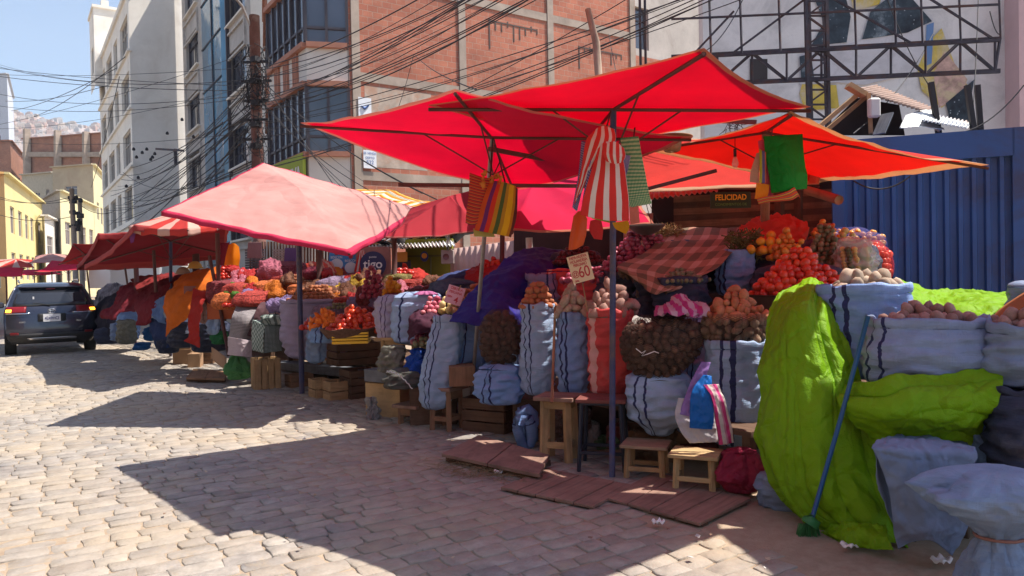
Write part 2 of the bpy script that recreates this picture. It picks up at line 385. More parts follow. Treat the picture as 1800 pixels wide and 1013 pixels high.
# ------------------------------------------------------------------ buildings
CONC = MT('raw_concrete', (.36, .29, .24), var=.3, scale=1.2, bump=.4, bs=30, bd=.01, dirt=(.3, .25, .2))
BRICK = brick('hollow_brick', (.50, .20, .135), (.40, .15, .105), (.42, .28, .22), .34, .2, .010)
BRICK2 = brick('old_brick', (.42, .19, .13), (.34, .15, .11), (.36, .27, .22), .3, .16, .014)
GLASS = glass('window_glass', (.06, .065, .085), .1); GLASSB = glass('blue_glass', (.05, .16, .26), .04); GLASSD = glass('dim_glass', (.10, .08, .10), .12)
FR = flat('dark_window_frame', (.06, .05, .06)); FRW = flat('pale_window_frame', (.5, .45, .4))
PLW = MT('pale_plaster', (.78, .73, .66), var=.10, scale=.35, bump=.3, bs=12, bd=.01, dirt=(.64, .58, .51))
PLT = MT('terracotta_trim', (.45, .20, .13), var=.15); PLG = MT('grey_plaster', (.44, .40, .37), var=.2, scale=.7, dirt=(.32, .28, .25))
CREAM = MT('cream_plaster', (.70, .64, .56), var=.1, scale=.7)
def wallgrid(mb, o, ux, uz, w, h, holes, depth, nrm, mi=0, hmi=None):
    """wall rectangle with real openings and reveals"""
    xs = sorted({0, w} | {q for a in holes for q in a[:2]}); zs = sorted({0, h} | {q for a in holes for q in a[2:4]})
    xs = [x for x in xs if 0 <= x <= w]; zs = [z for z in zs if 0 <= z <= h]
    pt = lambda x, z, d=0: o + ux * x + uz * z - nrm * d
    for i in range(len(xs) - 1):
        for j in range(len(zs) - 1):
            cx, cz = (xs[i] + xs[i + 1]) / 2, (zs[j] + zs[j + 1]) / 2
            if any(a[0] < cx < a[1] and a[2] < cz < a[3] for a in holes): continue
            mb.quad(pt(xs[i], zs[j]), pt(xs[i + 1], zs[j]), pt(xs[i + 1], zs[j + 1]), pt(xs[i], zs[j + 1]), mi, [(xs[i], zs[j]), (xs[i + 1], zs[j]), (xs[i + 1], zs[j + 1]), (xs[i], zs[j + 1])])
    for a in holes:
        c = [(a[0], a[2]), (a[1], a[2]), (a[1], a[3]), (a[0], a[3])]
        for k in range(4):
            p, q = c[k], c[(k + 1) % 4]; mb.quad(pt(*p), pt(*q), pt(*q, depth), pt(*p, depth), mi, [(0, 0), (1, 0), (1, depth), (0, depth)])
def window(root, o, ux, uz, nrm, a, depth, cols=2, rows=(.7,), fm=None, gm=None, sill=None, fw=.07):
    fm = fm or FR; gm = gm or GLASS; mb = MB(); x0, x1, z0, z1 = a; pt = lambda x, z, d: o + ux * x + uz * z - nrm * d
    rot = Matrix((ux, -nrm, uz)).transposed()
    def bx(xa, xb, za, zb, d, t=.06): mb.box(pt((xa + xb) / 2, (za + zb) / 2, d), (xb - xa, t, zb - za), rot)
    d = depth - .04
    bx(x0 + .002, x0 + fw, z0 + .002, z1 - .002, d); bx(x1 - fw, x1 - .002, z0 + .002, z1 - .002, d); bx(x0 + fw, x1 - fw, z0 + .002, z0 + fw, d); bx(x0 + fw, x1 - fw, z1 - fw, z1 - .002, d)
    for k in range(1, cols): xx = x0 + (x1 - x0) * k / cols; bx(xx - fw * .35, xx + fw * .35, z0 + fw, z1 - fw, d, .05)
    for q in rows: zz = z0 + (z1 - z0) * q; bx(x0 + fw, x1 - fw, zz - fw * .3, zz + fw * .3, d, .045)
    w = mb.build('window', fm, root)
    g = MB(); g.quad(pt(x0, z0, depth), pt(x1, z0, depth), pt(x1, z1, depth), pt(x0, z1, depth)); gg = g.build('pane', gm, w)
    if sill:
        s_ = MB(); s_.box(pt((x0 + x1) / 2, z0 - .06, -.05), (x1 - x0 + .3, .22, .1), rot); s_.build('sill', sill, w)
    return w
X_, Y_, Z_ = Vector((1, 0, 0)), Vector((0, 1, 0)), Vector((0, 0, 1))
# ---- pale tall building at the bend
b = empty('tall_building', (6, 50, 0), 'tall pale plastered building with long window bands and a blank side wall', 'building')
mb = MB(); H = 18.9; Yc, Yf = 49.0, 67.0; Xs = 6.1
hol = []
for k in range(5):
    z0 = 2.1 + k * 3.42
    for (ya, yb) in ((.7, 4.3), (6.0, 8.0), (9.2, 12.6), (13.8, 17.2)): hol.append((ya, yb, z0, z0 + 2.05))
o = Vector((Xs, Yc, 0)); wallgrid(mb, o, Y_, Z_, 18, H, hol, .22, -X_)
mb.quad(Vector((Xs, Yc, 0)), Vector((14, Yc, 0)), Vector((14, Yc, H + .8)), Vector((Xs, Yc, H + .8)), 0, [(0, 0), (8, 0), (8, H), (0, H)])
mb.quad(Vector((Xs, Yc, H)), Vector((14, Yc, H)), Vector((14, Yf, H)), Vector((Xs, Yf, H))); mb.quad(Vector((Xs, Yf, 0)), Vector((14, Yf, 0)), Vector((14, Yf, H)), Vector((Xs, Yf, H)))
mb.build('wall', PLW, b)
for hq in hol: window(b, o, Y_, Z_, -X_, hq, .2, 4, (.65,), FRW, GLASS if hq[2] > 5 else GLASSD)
mb = MB()
for k in range(6):
    z = 1.75 + k * 3.42; mb.box((Xs - .03, 58, z), (.22, 18.3, .12))
mb.box((Xs + .1, 58, H + .1), (.5, 18.4, .22)); mb.build('ledge', PLW, b)
mb = MB(); wallgrid(mb, Vector((Xs - .5, 64.2, H - 2.2)), Y_, Z_, 3.6, 6, [(.8, 2.4, 1.2, 3.2)], .3, -X_); mb.quad(Vector((Xs - .5, 64.2, H - 2.2)), Vector((11, 64.2, H - 2.2)), Vector((11, 64.2, H + 3.8)), Vector((Xs - .5, 64.2, H + 3.8)))
for q in range(2): mb.box((Xs + .3 + q * 3, 64.6, H + 4.1), (.5, .6, .6))
mb.box((Xs + 2.4, 66, H + 3.8), (6, 3.9, .2)); mb.build('stair_tower', PLW, b); window(b, Vector((Xs - .5, 64.2, H - 2.2)), Y_, Z_, -X_, (.8, 2.4, 1.2, 3.2), .25, 2)
mb = MB(); mb.tube([(Xs + 1.2, 62, H), (Xs + 1.2, 62, H + 7)], .05, 5); mb.build('antenna', FR, b)
# ---- modern building with the glass strip (Y 30..49) on X = 9
XL = 9.0
b = empty('glass_strip_building', (9, 39, 0), 'grey panelled building with a tall blue mirrored glass strip beside the pale tower', 'building')
mb = MB(); o = Vector((XL, 33.5, 0)); Wd = 15.3; hol = []; colsY = ((.5, 3.6), (9.2, 13.6))
for k in range(5):
    z0 = 3.6 + k * 3.45
    hol.append((.9, 4.0, z0, z0 + 2.1)); hol.append((10.9, 14.3, z0, z0 + 2.1))
wallgrid(mb, o, Y_, Z_, Wd, 22, hol, .25, -X_)
mb.quad(Vector((XL, 33.5, 0)), Vector((XL + 6, 33.5, 0)), Vector((XL + 6, 33.5, 22)), Vector((XL, 33.5, 22))); mb.build('wall', PLG, b)
for hq in hol: window(b, o, Y_, Z_, -X_, hq, .22, 2, (.72,), FR, GLASS if hq[2] > 5 else GLASSD, sill=CREAM)
mb = MB()
for (ya, yb) in ((.8, 4.2), (10.7, 14.6)):
    for k in range(5):
        z0 = 1.9 + k * 3.45; rot = Matrix.Identity(3)
        mb = MB()
        for (a1, a2, z1, z2) in ((ya, yb, z0, z0 + .1), (ya, yb, z0 + 1.2, z0 + 1.3), (ya, ya + .12, z0 + .1, z0 + 1.2), (yb - .12, yb, z0 + .1, z0 + 1.2)):
            mb.box((XL - .05, 33.5 + (a1 + a2) / 2, (z1 + z2) / 2), (.1, a2 - a1, z2 - z1))
        mb.build('wall_panel', MT('panel_plaster', (.5, .46, .42)), b)
pass
gp = MB(); y0, y1 = 38.0, 42.2
gp.quad(Vector((XL - .25, y0, 1)), Vector((XL - .25, y1, 1)), Vector((XL - .25, y1, 22)), Vector((XL - .25, y0, 22))); gp.quad(Vector((XL - .25, y0, 1)), Vector((XL, y0 - .5, 1)), Vector((XL, y0 - .5, 22)), Vector((XL - .25, y0, 22)))
gs = gp.build('glass_strip', GLASSB, b)
fm = MB(); fm.box((XL - .27, (y0 + y1) / 2 - .3, 11.5), (.08, .1, 21)); fm.box((XL - .05, y0 - .55, 11.5), (.2, .14, 21))
for k in range(9): fm.box((XL - .27, (y0 + y1) / 2, 2.5 + k * 2.3), (.06, y1 - y0, .07))
fm.build('glazing_bar', FR, gs)
# ---- bay window building at the corner, X 9, Y 22..33.5
b = empty('bay_window_building', (9, 27, 0), 'cream building with projecting bay windows and terracotta bands', 'building')
Yk = 22.3
def bay(zs0, zs1, glassz):
    return None
# body behind the bays
mb = MB(); mb.quad(Vector((XL, Yk, 0)), Vector((XL, 33.5, 0)), Vector((XL, 33.5, 17)), Vector((XL, Yk, 17))); mb.quad(Vector((XL, Yk, 17)), Vector((XL + 7, Yk, 17)), Vector((XL + 7, 33.5, 17)), Vector((XL, 33.5, 17)))
mb.build('wall', CREAM, b)
# faceted bay plan
plan = [(XL - .02, Yk + .05), (XL - 1.2, Yk + .5), (XL - 1.25, 26.6), (XL - .05, 31.0)]
gm = MB(); tr = MB(); cr_ = MB(); fr = MB(); vb = MB()
for lev in range(4):
    z0 = 5.6 + lev * 3.4; za, zb = z0, z0 + 2.1
    for i in range(3):
        a, c = Vector((*plan[i], 0)), Vector((*plan[i + 1], 0)); L = (c - a).length; u = (c - a) / L; nn = Vector((-u.y, u.x, 0)) if True else 0
        if nn.x > 0: nn = -nn
        gm.quad(a + Z_ * za, c + Z_ * za, c + Z_ * zb, a + Z_ * zb)
        cr_.quad(a + Z_ * (zb), c + Z_ * (zb), c + Z_ * (z0 + 3.4), a + Z_ * (z0 + 3.4))
        if lev == 0: cr_.quad(a + Z_ * (.2), c + Z_ * (.2), c + Z_ * za, a + Z_ * za)
        q = u.to_track_quat('X', 'Z').to_matrix()
        for zz in (za - .05, zb + .05): tr.box((a + c) / 2 + Z_ * zz + nn * .06, (L, .2, .16), q)
        nb = 2 if i == 0 else (6 if i == 1 else 5)
        for k in range(nb + 1): fr.box(a + u * (L * k / nb) + Z_ * ((za + zb) / 2) + nn * .03, (.09, .09, zb - za - .1), q)
        fr.box((a + c) / 2 + Z_ * (za + .5) + nn * .02, (L, .07, .08), q)
        for k in range(1, 4) if i else []:
            for d in (-.16, 0, .16): vb = MB(); vb.box(a + u * (L * k / 4 + d) + Z_ * (zb + .65) + nn * .04, (.09, .08, 1.1), q); vb.build('rib_ornament', PLT, b)
cr_.build('bay_parapet', CREAM, b); g_ = gm.build('bay_window', GLASS, b); fr.build('window_frame', FR, g_); tr.build('trim_band', PLT, b)
mb = MB(); a, c = Vector((*plan[1], 0)), Vector((*plan[2], 0)); a2 = Vector((*plan[3], 0))
# ---- green sign
u = (c - a).normalized(); nn = Vector((u.y, -u.x, 0)); nn = -nn if nn.x > 0 else nn
sg = MB(); ctr = a + u * 1.95 + Z_ * 4.85 + nn * .12; sg.box(ctr, (3.7, .1, 1.5), u.to_track_quat('X', 'Z').to_matrix())
SGN = sg.build('shop_sign', MT('lime_sign', (.36, .44, .06), var=.08, bump=0), None); tag(SGN, 'lime green shop sign on the bay below the corner building windows', 'sign')
WHITE = flat('white_paint', (.75, .74, .72)); text_obj('VIVA', .62, WHITE, ctr - u * 1.0 + Z_ * .1 + nn * .055, -u, Z_, SGN, bold=.03)
mb = MB()
for q in range(9):
    th = q * 2.4; mb.box(ctr + u * .35 + u * (.33 * math.cos(th) * (q / 9)) + Z_ * (.33 * math.sin(th) * (q / 9)) + nn * .06, (.17, .02, .17), u.to_track_quat('X', 'Z').to_matrix())
mb.build('sign_emblem', flat('sign_violet', (.35, .18, .35)), SGN)
# ---- brick party wall building
b = empty('brick_building', (15, 23, 0), 'unfinished hollow brick building with a bare concrete frame', 'building')
mb = MB(); x0, x1 = XL, 21.4; Hb = 15.5
mb.quad(Vector((x0, Yk, 0)), Vector((x1, Yk, 0)), Vector((x1, Yk, Hb)), Vector((x0, Yk, Hb)), 0, [(0, 0), (x1 - x0, 0), (x1 - x0, Hb), (0, Hb)])
mb.quad(Vector((x1, Yk, 0)), Vector((x1, Yk + 12, 0)), Vector((x1, Yk + 12, Hb)), Vector((x1, Yk, Hb)), 0, [(0, 0), (12, 0), (12, Hb), (0, Hb)]); mb.quad(Vector((x0, Yk, Hb)), Vector((x1, Yk, Hb)), Vector((x1, Yk + 12, Hb)), Vector((x0, Yk + 12, Hb))); mb.build('wall', BRICK, b)
mb = MB()
for xx in (XL + .22, XL + 4.15, XL + 8.0, 21.2): mb = MB(); mb.box((xx, Yk - .02, Hb / 2), (.27, .08, Hb)); mb.build('column', CONC, b)
for zz in (4.9, 8.05, 11.25, 14.4):
    for xa, xb in ((XL + .44, XL + 3.93), (XL + 4.37, XL + 7.78), (XL + 8.22, 20.98)): mb = MB(); mb.box(((xa + xb) / 2, Yk - .012, zz), (xb - xa + .16, .05, .28)); mb.build('beam', CONC, b)
pass
mb = MB()   # raked mortar of bricked-up openings
for (xa, xb, za, zb) in ((XL + 5.3, XL + 7.4, 8.9, 10.7), (XL + 9.4, XL + 11.6, 8.8, 10.4), (XL + 5.5, XL + 7.6, 12.4, 13.6)):
    mb = MB()
    for k in range(0, 9):
        xx = xa + (xb - xa) * k / 8; z_ = zb - rr.random() * .6
        if k % 2 == 0 or rr.random() < .6: mb.box((xx, Yk - .006, (z_ + zb) / 2), (.05, .02, max(.2, zb - z_)))
    mb.box(((xa + xb) / 2, Yk - .008, zb), (xb - xa, .02, .05)); mb.box((xa, Yk - .009, (za + zb) / 2 + .4), (.05, .02, (zb - za) * .55)); mb.build('bricked_opening', flat('dark_mortar', (.08, .05, .04)), b)
pass
mb = MB(); mb.quad(Vector((XL + .5, Yk - .004, 5.2)), Vector((XL + 2.7, Yk - .004, 5.2)), Vector((XL + 2.9, Yk - .004, 7.8)), Vector((XL + .5, Yk - .004, 7.8))); mb.build('render_patch', MT('rough_render', (.42, .34, .28), var=.3, scale=3, dirt=(.42, .22, .14)), b)
# posters on the brick wall
PAPER = MT('poster_paper', (.68, .7, .74), var=.08, bump=0); PBLUE = flat('poster_blue', (.06, .13, .36))
for (px, py0, py1, txt) in ((640, 174, 205, ['']), (649, 266, 296, ['SE VENDE', 'DEPTO', '522'])):
    A = onY(px - 11, py1, Yk - .03); B = onY(px + 11, py0, Yk - .03); mb = MB(); mb.box(((A.x + B.x) / 2, Yk - .09, (A.z + B.z) / 2), (abs(B.x - A.x), .012, abs(B.z - A.z)))
    o = mb.build('wall_poster', PAPER); c0 = Vector(((A.x + B.x) / 2, Yk - .1, (A.z + B.z) / 2)); h = abs(B.z - A.z)
    tag(o, 'white poster with a blue bird emblem high on the brick wall' if txt == [''] else 'white poster with blue lettering low on the brick wall beside the red canopy', 'poster')
    if txt == ['']:
        mb = MB(); mb.tube([c0 + Vector((-.13, -.01, .02)), c0 + Vector((-.02, -.01, -.05)), c0 + Vector((.13, -.01, .07))], [.02, .05, .02], 6); mb.build('emblem', PBLUE, o)
    else:
        for k, t in enumerate(txt): text_obj(t, h * (.17 if k < 2 else .3), PBLUE, c0 + Vector((0, 0, h * (.33 - k * .25))), X_, Z_, o)
# ---- recessed building between brick wall and mural
b = empty('rear_flats', (24, 30, 0), 'recessed grey concrete block with barred windows behind the steel frame', 'building')
o = Vector((19, 30, 0)); mb = MB(); wallgrid(mb, o, X_, Z_, 18.5, 18, [(6.3, 7.9, 14.0, 16.3), (8.8, 10.8, 14.0, 16.3), (6.3, 10.9, 9.3, 10.9)], .3, -Y_); mb.build('wall', PLG, b)
for a in [(6.3, 7.9, 14.0, 16.3), (8.8, 10.8, 14.0, 16.3)]: window(b, o, X_, Z_, -Y_, a, .25, 2)
mb = MB()
for k in range(18): mb.box((25.3 + k * .27, 29.9, 10.2), (.05, .05, 1.5))
mb.box((27.6, 29.9, 10.95), (4.8, .07, .07)); mb.build('balcony_rail', WHITE, b)
mb = MB(); mb.quad(Vector((24, 29.97, 11.4)), Vector((33, 29.97, 11.4)), Vector((33, 29.97, 13.6)), Vector((24, 29.97, 13.6)), 0, [(0, 0), (9, 0), (9, 2), (0, 2)]); mb.build('brick_parapet', BRICK, b)
# ---- white mural wall (parallel-ish to the picture, set at its own distance)
MW = MT('mural_plaster', (.72, .69, .67), var=.10, scale=1.4, bump=.4, bs=20, bd=.01, dirt=(.50, .48, .47))
def wallP(px, py, k=0.0): # plane through depth 17 at px 1240, 15.5 at px 1790
    a = P(1240, 300, 17); bb = P(1790, 300, 15.6); n_ = (bb - a).cross(Z_).normalized(); r = ray(px, py); t = (a - CAM + n_ * -0.0).dot(n_) / r.dot(n_); q = CAM + r * t; return q + n_ * k
a = P(1240, 300, 17); bb = P(1790, 300, 15.6); WN = (bb - a).cross(Z_).normalized(); WN = WN if WN.dot(CAM - a) > 0 else -WN
WU = (bb - a); WU.z = 0; WU.normalize()
def wq(px, py, k=0): q = wallP(px, py); return q + WN * k
b = empty('mural_building', (a.x, a.y, 0), 'white peeling plaster wall with a worn painted mural behind the steel billboard frame', 'building')
A = wq(1240, 300); B = wq(1772, 300); mb = MB()
rotm = WU.to_track_quat('X', 'Z').to_matrix()
mb.box(Vector(((A.x + B.x) / 2, (A.y + B.y) / 2, 5.5)) - WN * 1.52, ((B - A).length, 3, 11.5), rotm); mb.build('wall', MW, b)
def poly(px, mat, name, k):
    mbp = MB(); pts = [wq(x, y, k) for x, y in px]; mbp.add(pts, [tuple(range(len(pts)))]); return mbp.build(name, mat, b)
s = NT('mural_black'); s.set(.8); v = s.co('Object'); h = s.noise(v, 1.6, 6, .7); d = s.n('TexVoronoi'); d.inputs['Scale'].default_value = 9; s.l(v, d.inputs['Vector'])
c = s.ramp(h, [(.35, (.02, .025, .035)), (.55, (.05, .07, .09)), (.72, (.32, .38, .42))]); c = s.mix(s.ramp(d.outputs[0], [(.08, (.8, .8, .8)), (.14, (0, 0, 0))]), c, (.5, .55, .58)); s.col(c); MBK = s.m
MYE = MT('mural_yellow', (.62, .46, .08), var=.3, scale=3, dirt=(.55, .5, .45)); MSP = MT('mural_flaked', (.55, .36, .30), var=.5, scale=5, dirt=(.6, .52, .3)); MCU = MT('mural_grey_white', (.60, .58, .60), var=.1, scale=2, dirt=(.45, .43, .44))
poly([(1432, 0), (1480, -30), (1495, 30), (1488, 75), (1425, 82), (1448, 40)], MBK, 'mural_patch', .02)
poly([(1515, 70), (1530, 20), (1570, -10), (1600, -5), (1638, 38), (1595, 58), (1545, 66)], MBK, 'mural_patch', .02)
poly([(1490, -30), (1560, -30), (1545, 8), (1500, 20)], MYE, 'mural_patch', .012)
poly([(1405, 100), (1440, 70), (1490, 78), (1640, 32), (1636, 120), (1520, 150), (1470, 145), (1405, 150)], MCU, 'mural_patch', .008)
poly([(1628, 45), (1641, 40), (1637, 112), (1625, 118)], flat('mural_blue', (.12, .22, .42)), 'mural_patch', .025)
poly([(1636, 70), (1655, 50), (1680, 120), (1700, 150), (1655, 190), (1620, 160), (1612, 120)], MYE, 'mural_patch', .014)
poly([(1660, 90), (1700, 140), (1690, 170), (1650, 190), (1640, 130)], MSP, 'mural_patch', .018)
poly([(1662, 182), (1712, 140), (1702, 195), (1705, 225), (1668, 210)], MBK, 'mural_patch', .026)
poly([(1405, 100), (1425, 95), (1432, 145), (1408, 140)], MBK, 'mural_patch', .028)
poly([(1405, 165), (1410, 148), (1470, 150), (1475, 190), (1415, 195)], MYE, 'mural_patch', .01)
poly([(1318, 104), (1349, 104), (1349, 142), (1318, 142)], flat('dark_opening2', (.04, .03, .03)), 'window_opening', .01)
PINK = MT('pink_paint', (.62, .42, .42), var=.15, scale=.8)
mb = MB(); A = wq(1768, 200, .3); B = wq(1800, 200, .3); mb.box(Vector(((A + B) / 2).to_tuple()[:2] + (4.5,)), ((B - A).length, .7, 14), rotm); tag(mb.build('pink_pillar', PINK), 'pink painted wall strip and pipe at the right edge above the blue container', 'pillar')
# steel billboard frame
STEEL = MT('rusty_steel', (.07, .065, .08), rough=.7, metal=.3, var=.5, scale=4, dirt=(.13, .06, .04))
b = empty('billboard_frame', P(1450, 200, 12), 'dark steel lattice billboard frame without its panel in front of the mural wall', 'billboard frame')
def fb(mb, x0, y0, x1, y1, w=.07, d0=12.0, d1=None): mb.bar(P(x0, y0, d0), P(x1, y1, d1 or d0), w * .58, w * .55)
mb = MB(); dL = lambda x: 12.6 - (x - 1180) / 600 * 1.4
for (off) in (0, .9):
    ya = lambda x: 100 - (x - 1230) * .055 - off * 4; yb = lambda x: 150 - (x - 1230) * .045 - off * 3
    for f_, t in ((ya, .08), (yb, .08)): fb(mb, 1180, f_(1180), 1758, f_(1758), t, dL(1180) + off, dL(1758) + off)
    for k in range(10):
        x = 1200 + k * 61; fb(mb, x, ya(x), x, yb(x), .05, dL(x) + off)
        fb(mb, x, yb(x) if k % 2 else ya(x), min(1758, x + 61), ya(x + 61) if k % 2 else yb(x + 61), .05, dL(x) + off)
for k in range(10):
    x = 1200 + k * 61; fb(mb, x, ya(x) , x, ya(x) + 3, .05, dL(x), dL(x) + .9); fb(mb, x, yb(x), x, yb(x) + 2, .05, dL(x), dL(x) + .9)
mb.build('truss_beam', STEEL, b); mb = MB()
for x in (1248, 1302, 1370, 1503, 1573, 1620, 1687, 1757): fb(mb, x + 2, 98 - (x - 1230) * .055, x - 3, -60, .05, dL(x))
for y0 in (34, -20): fb(mb, 1180, y0, 1758, y0 - 26, .055, dL(1180), dL(1758))
for (x0, y0, x1, y1) in ((1290, 92, 1420, -5), (1460, -5, 1600, 75), (1630, -5, 1745, 68), (1215, 100, 1290, 20)): fb(mb, x0, y0, x1, y1, .055, dL(x0), dL(x1))
mb.build('panel_grid', STEEL, b)
mb = MB()
for x, dd in ((1419, 12), (1455, 12), (1425, 12.8), (1450, 12.8)): fb(mb, x + 5, 330, x - 4, -60, .09 if dd == 12 else .06, dd)
for k in range(14):
    y0 = -50 + k * 26; fb(mb, 1418 + (0 if k % 2 else 36), y0, 1418 + (36 if k % 2 else 0), y0 + 26, .05, 12); fb(mb, 1418, y0, 1454, y0, .05, 12)
mb.build('lattice_post', STEEL, b)
b = empty('steel_post', P(1132, 140, 13.5), 'thin rusty steel lattice post at the right edge of the brick wall', 'post'); mb = MB()
for x in (1127, 1136): fb(mb, x + 2, 330, x - 3, -40, .07, 13.5)
mb.build('post', STEEL, b)
# leaning wooden post above the big canopy
b = MB(); b.tube([P(1060, 240, 9), P(1048, 75, 9), P(1033, 16, 9)], [.05, .045, .035], 8); tag(b.build('wooden_post', wood('weathered_pole', (.33, .25, .19))), 'leaning weathered wooden post rising behind the front red canopy', 'post')
# pale houses and blocks down the street, left
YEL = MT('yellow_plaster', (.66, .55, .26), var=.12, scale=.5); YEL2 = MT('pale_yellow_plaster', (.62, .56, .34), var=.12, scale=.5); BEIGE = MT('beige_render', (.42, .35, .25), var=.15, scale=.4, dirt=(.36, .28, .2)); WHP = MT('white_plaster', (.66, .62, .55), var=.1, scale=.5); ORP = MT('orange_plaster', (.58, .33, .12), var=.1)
def block(name, label, px0, px1, px2, yt0, yt1, yt2, yb, d0, d1, d2, mat, mat2=None, wins=(), wins2=(), fm=None, roof=True):
    """corner block: front face px0..px1, side face px1..px2 given at depths d0,d1,d2; wins in face fractions"""
    A, B, C_ = P(px0, yt0, d0), P(px1, yt1, d1), P(px2, yt2, d2); b = empty(name, (B.x, B.y, 0), label, 'building')
    h = B.z; mb = MB()
    for k, (p, q, ws, mm) in enumerate(((A, B, wins, mat), (B, C_, wins2, mat2 or mat))):
        p = Vector((p.x, p.y, -1)); q = Vector((q.x, q.y, -1)); w = (q - p).length
        if w < .1: continue
        u = (q - p) / w; nn = u.cross(Z_); nn = nn if nn.dot(CAM - p) > 0 else -nn; hh = h + 1
        hol = [(x0 * w, x1 * w, z0 * hh, z1 * hh) for x0, x1, z0, z1 in ws]; m2 = MB(); wallgrid(m2, p, u, Z_, w, hh, hol, .2, nn); m2.build('wall', mm, b)
        for hq in hol: window(b, p, u, Z_, nn, hq, .18, 2, (.66,), fm or FRW, GLASSD, fw=.09)
        m3 = MB(); m3.box((p + q) / 2 + Z_ * (hh + .08) + nn * .15, (w + .3, .5, .18), u.to_track_quat('X', 'Z').to_matrix()); m3.build('cornice', mm, b)
    if roof:
        dn = (C_ - B) + (A - B); D_ = A + (C_ - B); mb.add([Vector((q.x, q.y, h)) for q in (A, B, C_, D_)], [(0, 1, 2, 3)]); mb.build('roof', BEIGE, b)
    return b
def wg(xs, zs, w, h): return [(x, x + w, z, z + h) for x in xs for z in zs]
block('brick_block', 'big windowless brick block with concrete columns at the end of the street', 41, 192, 200, 226, 234, 234, 500, 130, 126, 150, BRICK2)
b = bpy.data.objects['brick_block']; mb = MB()
for px in (47, 101, 151): mb.bar(P(px, 227 + (px - 41) * .05, 129.6 - (px - 41) * .027), P(px + 1, 400, 129.6 - (px - 41) * .027), 1.1, .9)
mb.bar(P(42, 272, 129.6), P(192, 272, 125.6), .7, .8); mb.build('column', CONC, b)
block('hill_block', 'small brick block with an open stair on the left below the hillside', -40, 18, 42, 248, 248, 262, 500, 132, 132, 150, BRICK2, wins2=wg((.3,), (.62,), .3, .2))
block('white_tower', 'pale blue and white tower block cut by the left edge of the frame', -60, 12, 22, 118, 130, 140, 500, 170, 168, 190, MT('bluish_tower', (.48, .52, .6), var=.1), wins=wg((.05, .5), (.55, .68, .81), .3, .05))
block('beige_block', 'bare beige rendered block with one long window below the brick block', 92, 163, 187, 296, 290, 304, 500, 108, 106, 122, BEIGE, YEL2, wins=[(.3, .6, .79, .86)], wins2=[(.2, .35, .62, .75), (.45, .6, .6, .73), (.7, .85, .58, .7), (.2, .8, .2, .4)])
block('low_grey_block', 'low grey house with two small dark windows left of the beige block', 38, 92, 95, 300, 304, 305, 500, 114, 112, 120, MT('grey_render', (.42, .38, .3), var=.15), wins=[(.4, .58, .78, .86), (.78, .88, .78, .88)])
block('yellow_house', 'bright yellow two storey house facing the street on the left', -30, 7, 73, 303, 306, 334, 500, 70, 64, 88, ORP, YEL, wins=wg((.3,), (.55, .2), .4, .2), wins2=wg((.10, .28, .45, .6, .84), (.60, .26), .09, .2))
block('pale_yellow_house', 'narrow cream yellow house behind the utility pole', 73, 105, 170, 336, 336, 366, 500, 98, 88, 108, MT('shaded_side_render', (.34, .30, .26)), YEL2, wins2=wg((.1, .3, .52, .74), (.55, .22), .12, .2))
block('white_house', 'low white house with barred upstairs windows between the yellow houses', 74, 78, 110, 378, 380, 392, 500, 84, 82, 94, WHP, WHP, wins2=wg((.1, .55), (.5,), .3, .3))
# the houses on the near left side of the street, just outside the frame
for k, (y0, y1, h, mt_) in enumerate(((-26, -4, 11, BRICK2), (-3.5, 16, 13.5, MT('ochre_render', (.18, .13, .09), var=.15)), (16.5, 38, 10.5, MT('grey_blue_render', (.16, .15, .16), var=.15)))):
    b = empty('street_house', (-11, (y0 + y1) / 2, 0), ('beige', 'ochre', 'grey blue')[k] + ' house on the near left side of the street outside the frame', 'building')
    w = y1 - y0; o = Vector((-10.5, y1, 0)); hol = [(x, x + 1.5, z, z + 1.7) for x in [2 + q * 3.6 for q in range(int((w - 3) / 3.6))] for z in (1.0, 4.2, 7.4)]
    mb = MB(); wallgrid(mb, o, -Y_, Z_, w, h, hol, .2, X_)
    for (a_, c_) in (((-10.5, y1), (-18, y1)), ((-18, y0), (-10.5, y0)), ((-18, y1), (-18, y0))): mb.quad(Vector((*a_, 0)), Vector((*c_, 0)), Vector((*c_, h)), Vector((*a_, h)))
    mb.quad(Vector((-18, y0, h)), Vector((-10.5, y0, h)), Vector((-10.5, y1, h)), Vector((-18, y1, h))); mb.build('wall', mt_, b)
    for hq in hol: window(b, o, -Y_, Z_, X_, hq, .18, 2)
# ================================================================== CANOPIES
def fabric(name, c, hem=None, trans=.5, fade=None, hv=.965):
    def colf(s, v):
        X = s.xyz(v); ob = s.co('Object'); base = s.ramp(s.noise(ob, 1.3, 5, .6), [(.3, sc3(c, .86)), (.7, c)])
        if fade:
            st = s.noise(s.co('Object', (1, 1, 1)), .9, 4, .6, .5); base = s.mix(s.ramp(st, [(.35, (.35, .35, .35)), (.65, (.95, .95, .95))]), base, fade)
        if hem: base = s.mix(s.math('GREATER_THAN', X[1], hv), base, hem)
        return base
    return cloth(name, c, trans=trans, colors=colf, var=.1, weave=160, bump=.2, rough=.8, crease=1.9 if fade else 0)
RED = fabric('red_canopy', (.84, .022, .11), (.72, .30, .20), .6); CRIM = fabric('crimson_canopy', (.86, .024, .15), (.72, .34, .28), .6); ORR = fabric('orange_red_canopy', (.86, .07, .05), (.74, .45, .28), .6, hv=.91)  # pale hems: faded edges, with sunlight on the fold put into their colour
PNK = fabric('faded_pink_canopy', (.58, .22, .20), (.66, .04, .11), .33, fade=(.68, .40, .36)); DKR = fabric('maroon_canopy', (.30, .014, .03), (.42, .06, .06), .22); DK2 = fabric('dull_red_canopy', (.45, .025, .04), (.5, .14, .12), .3)
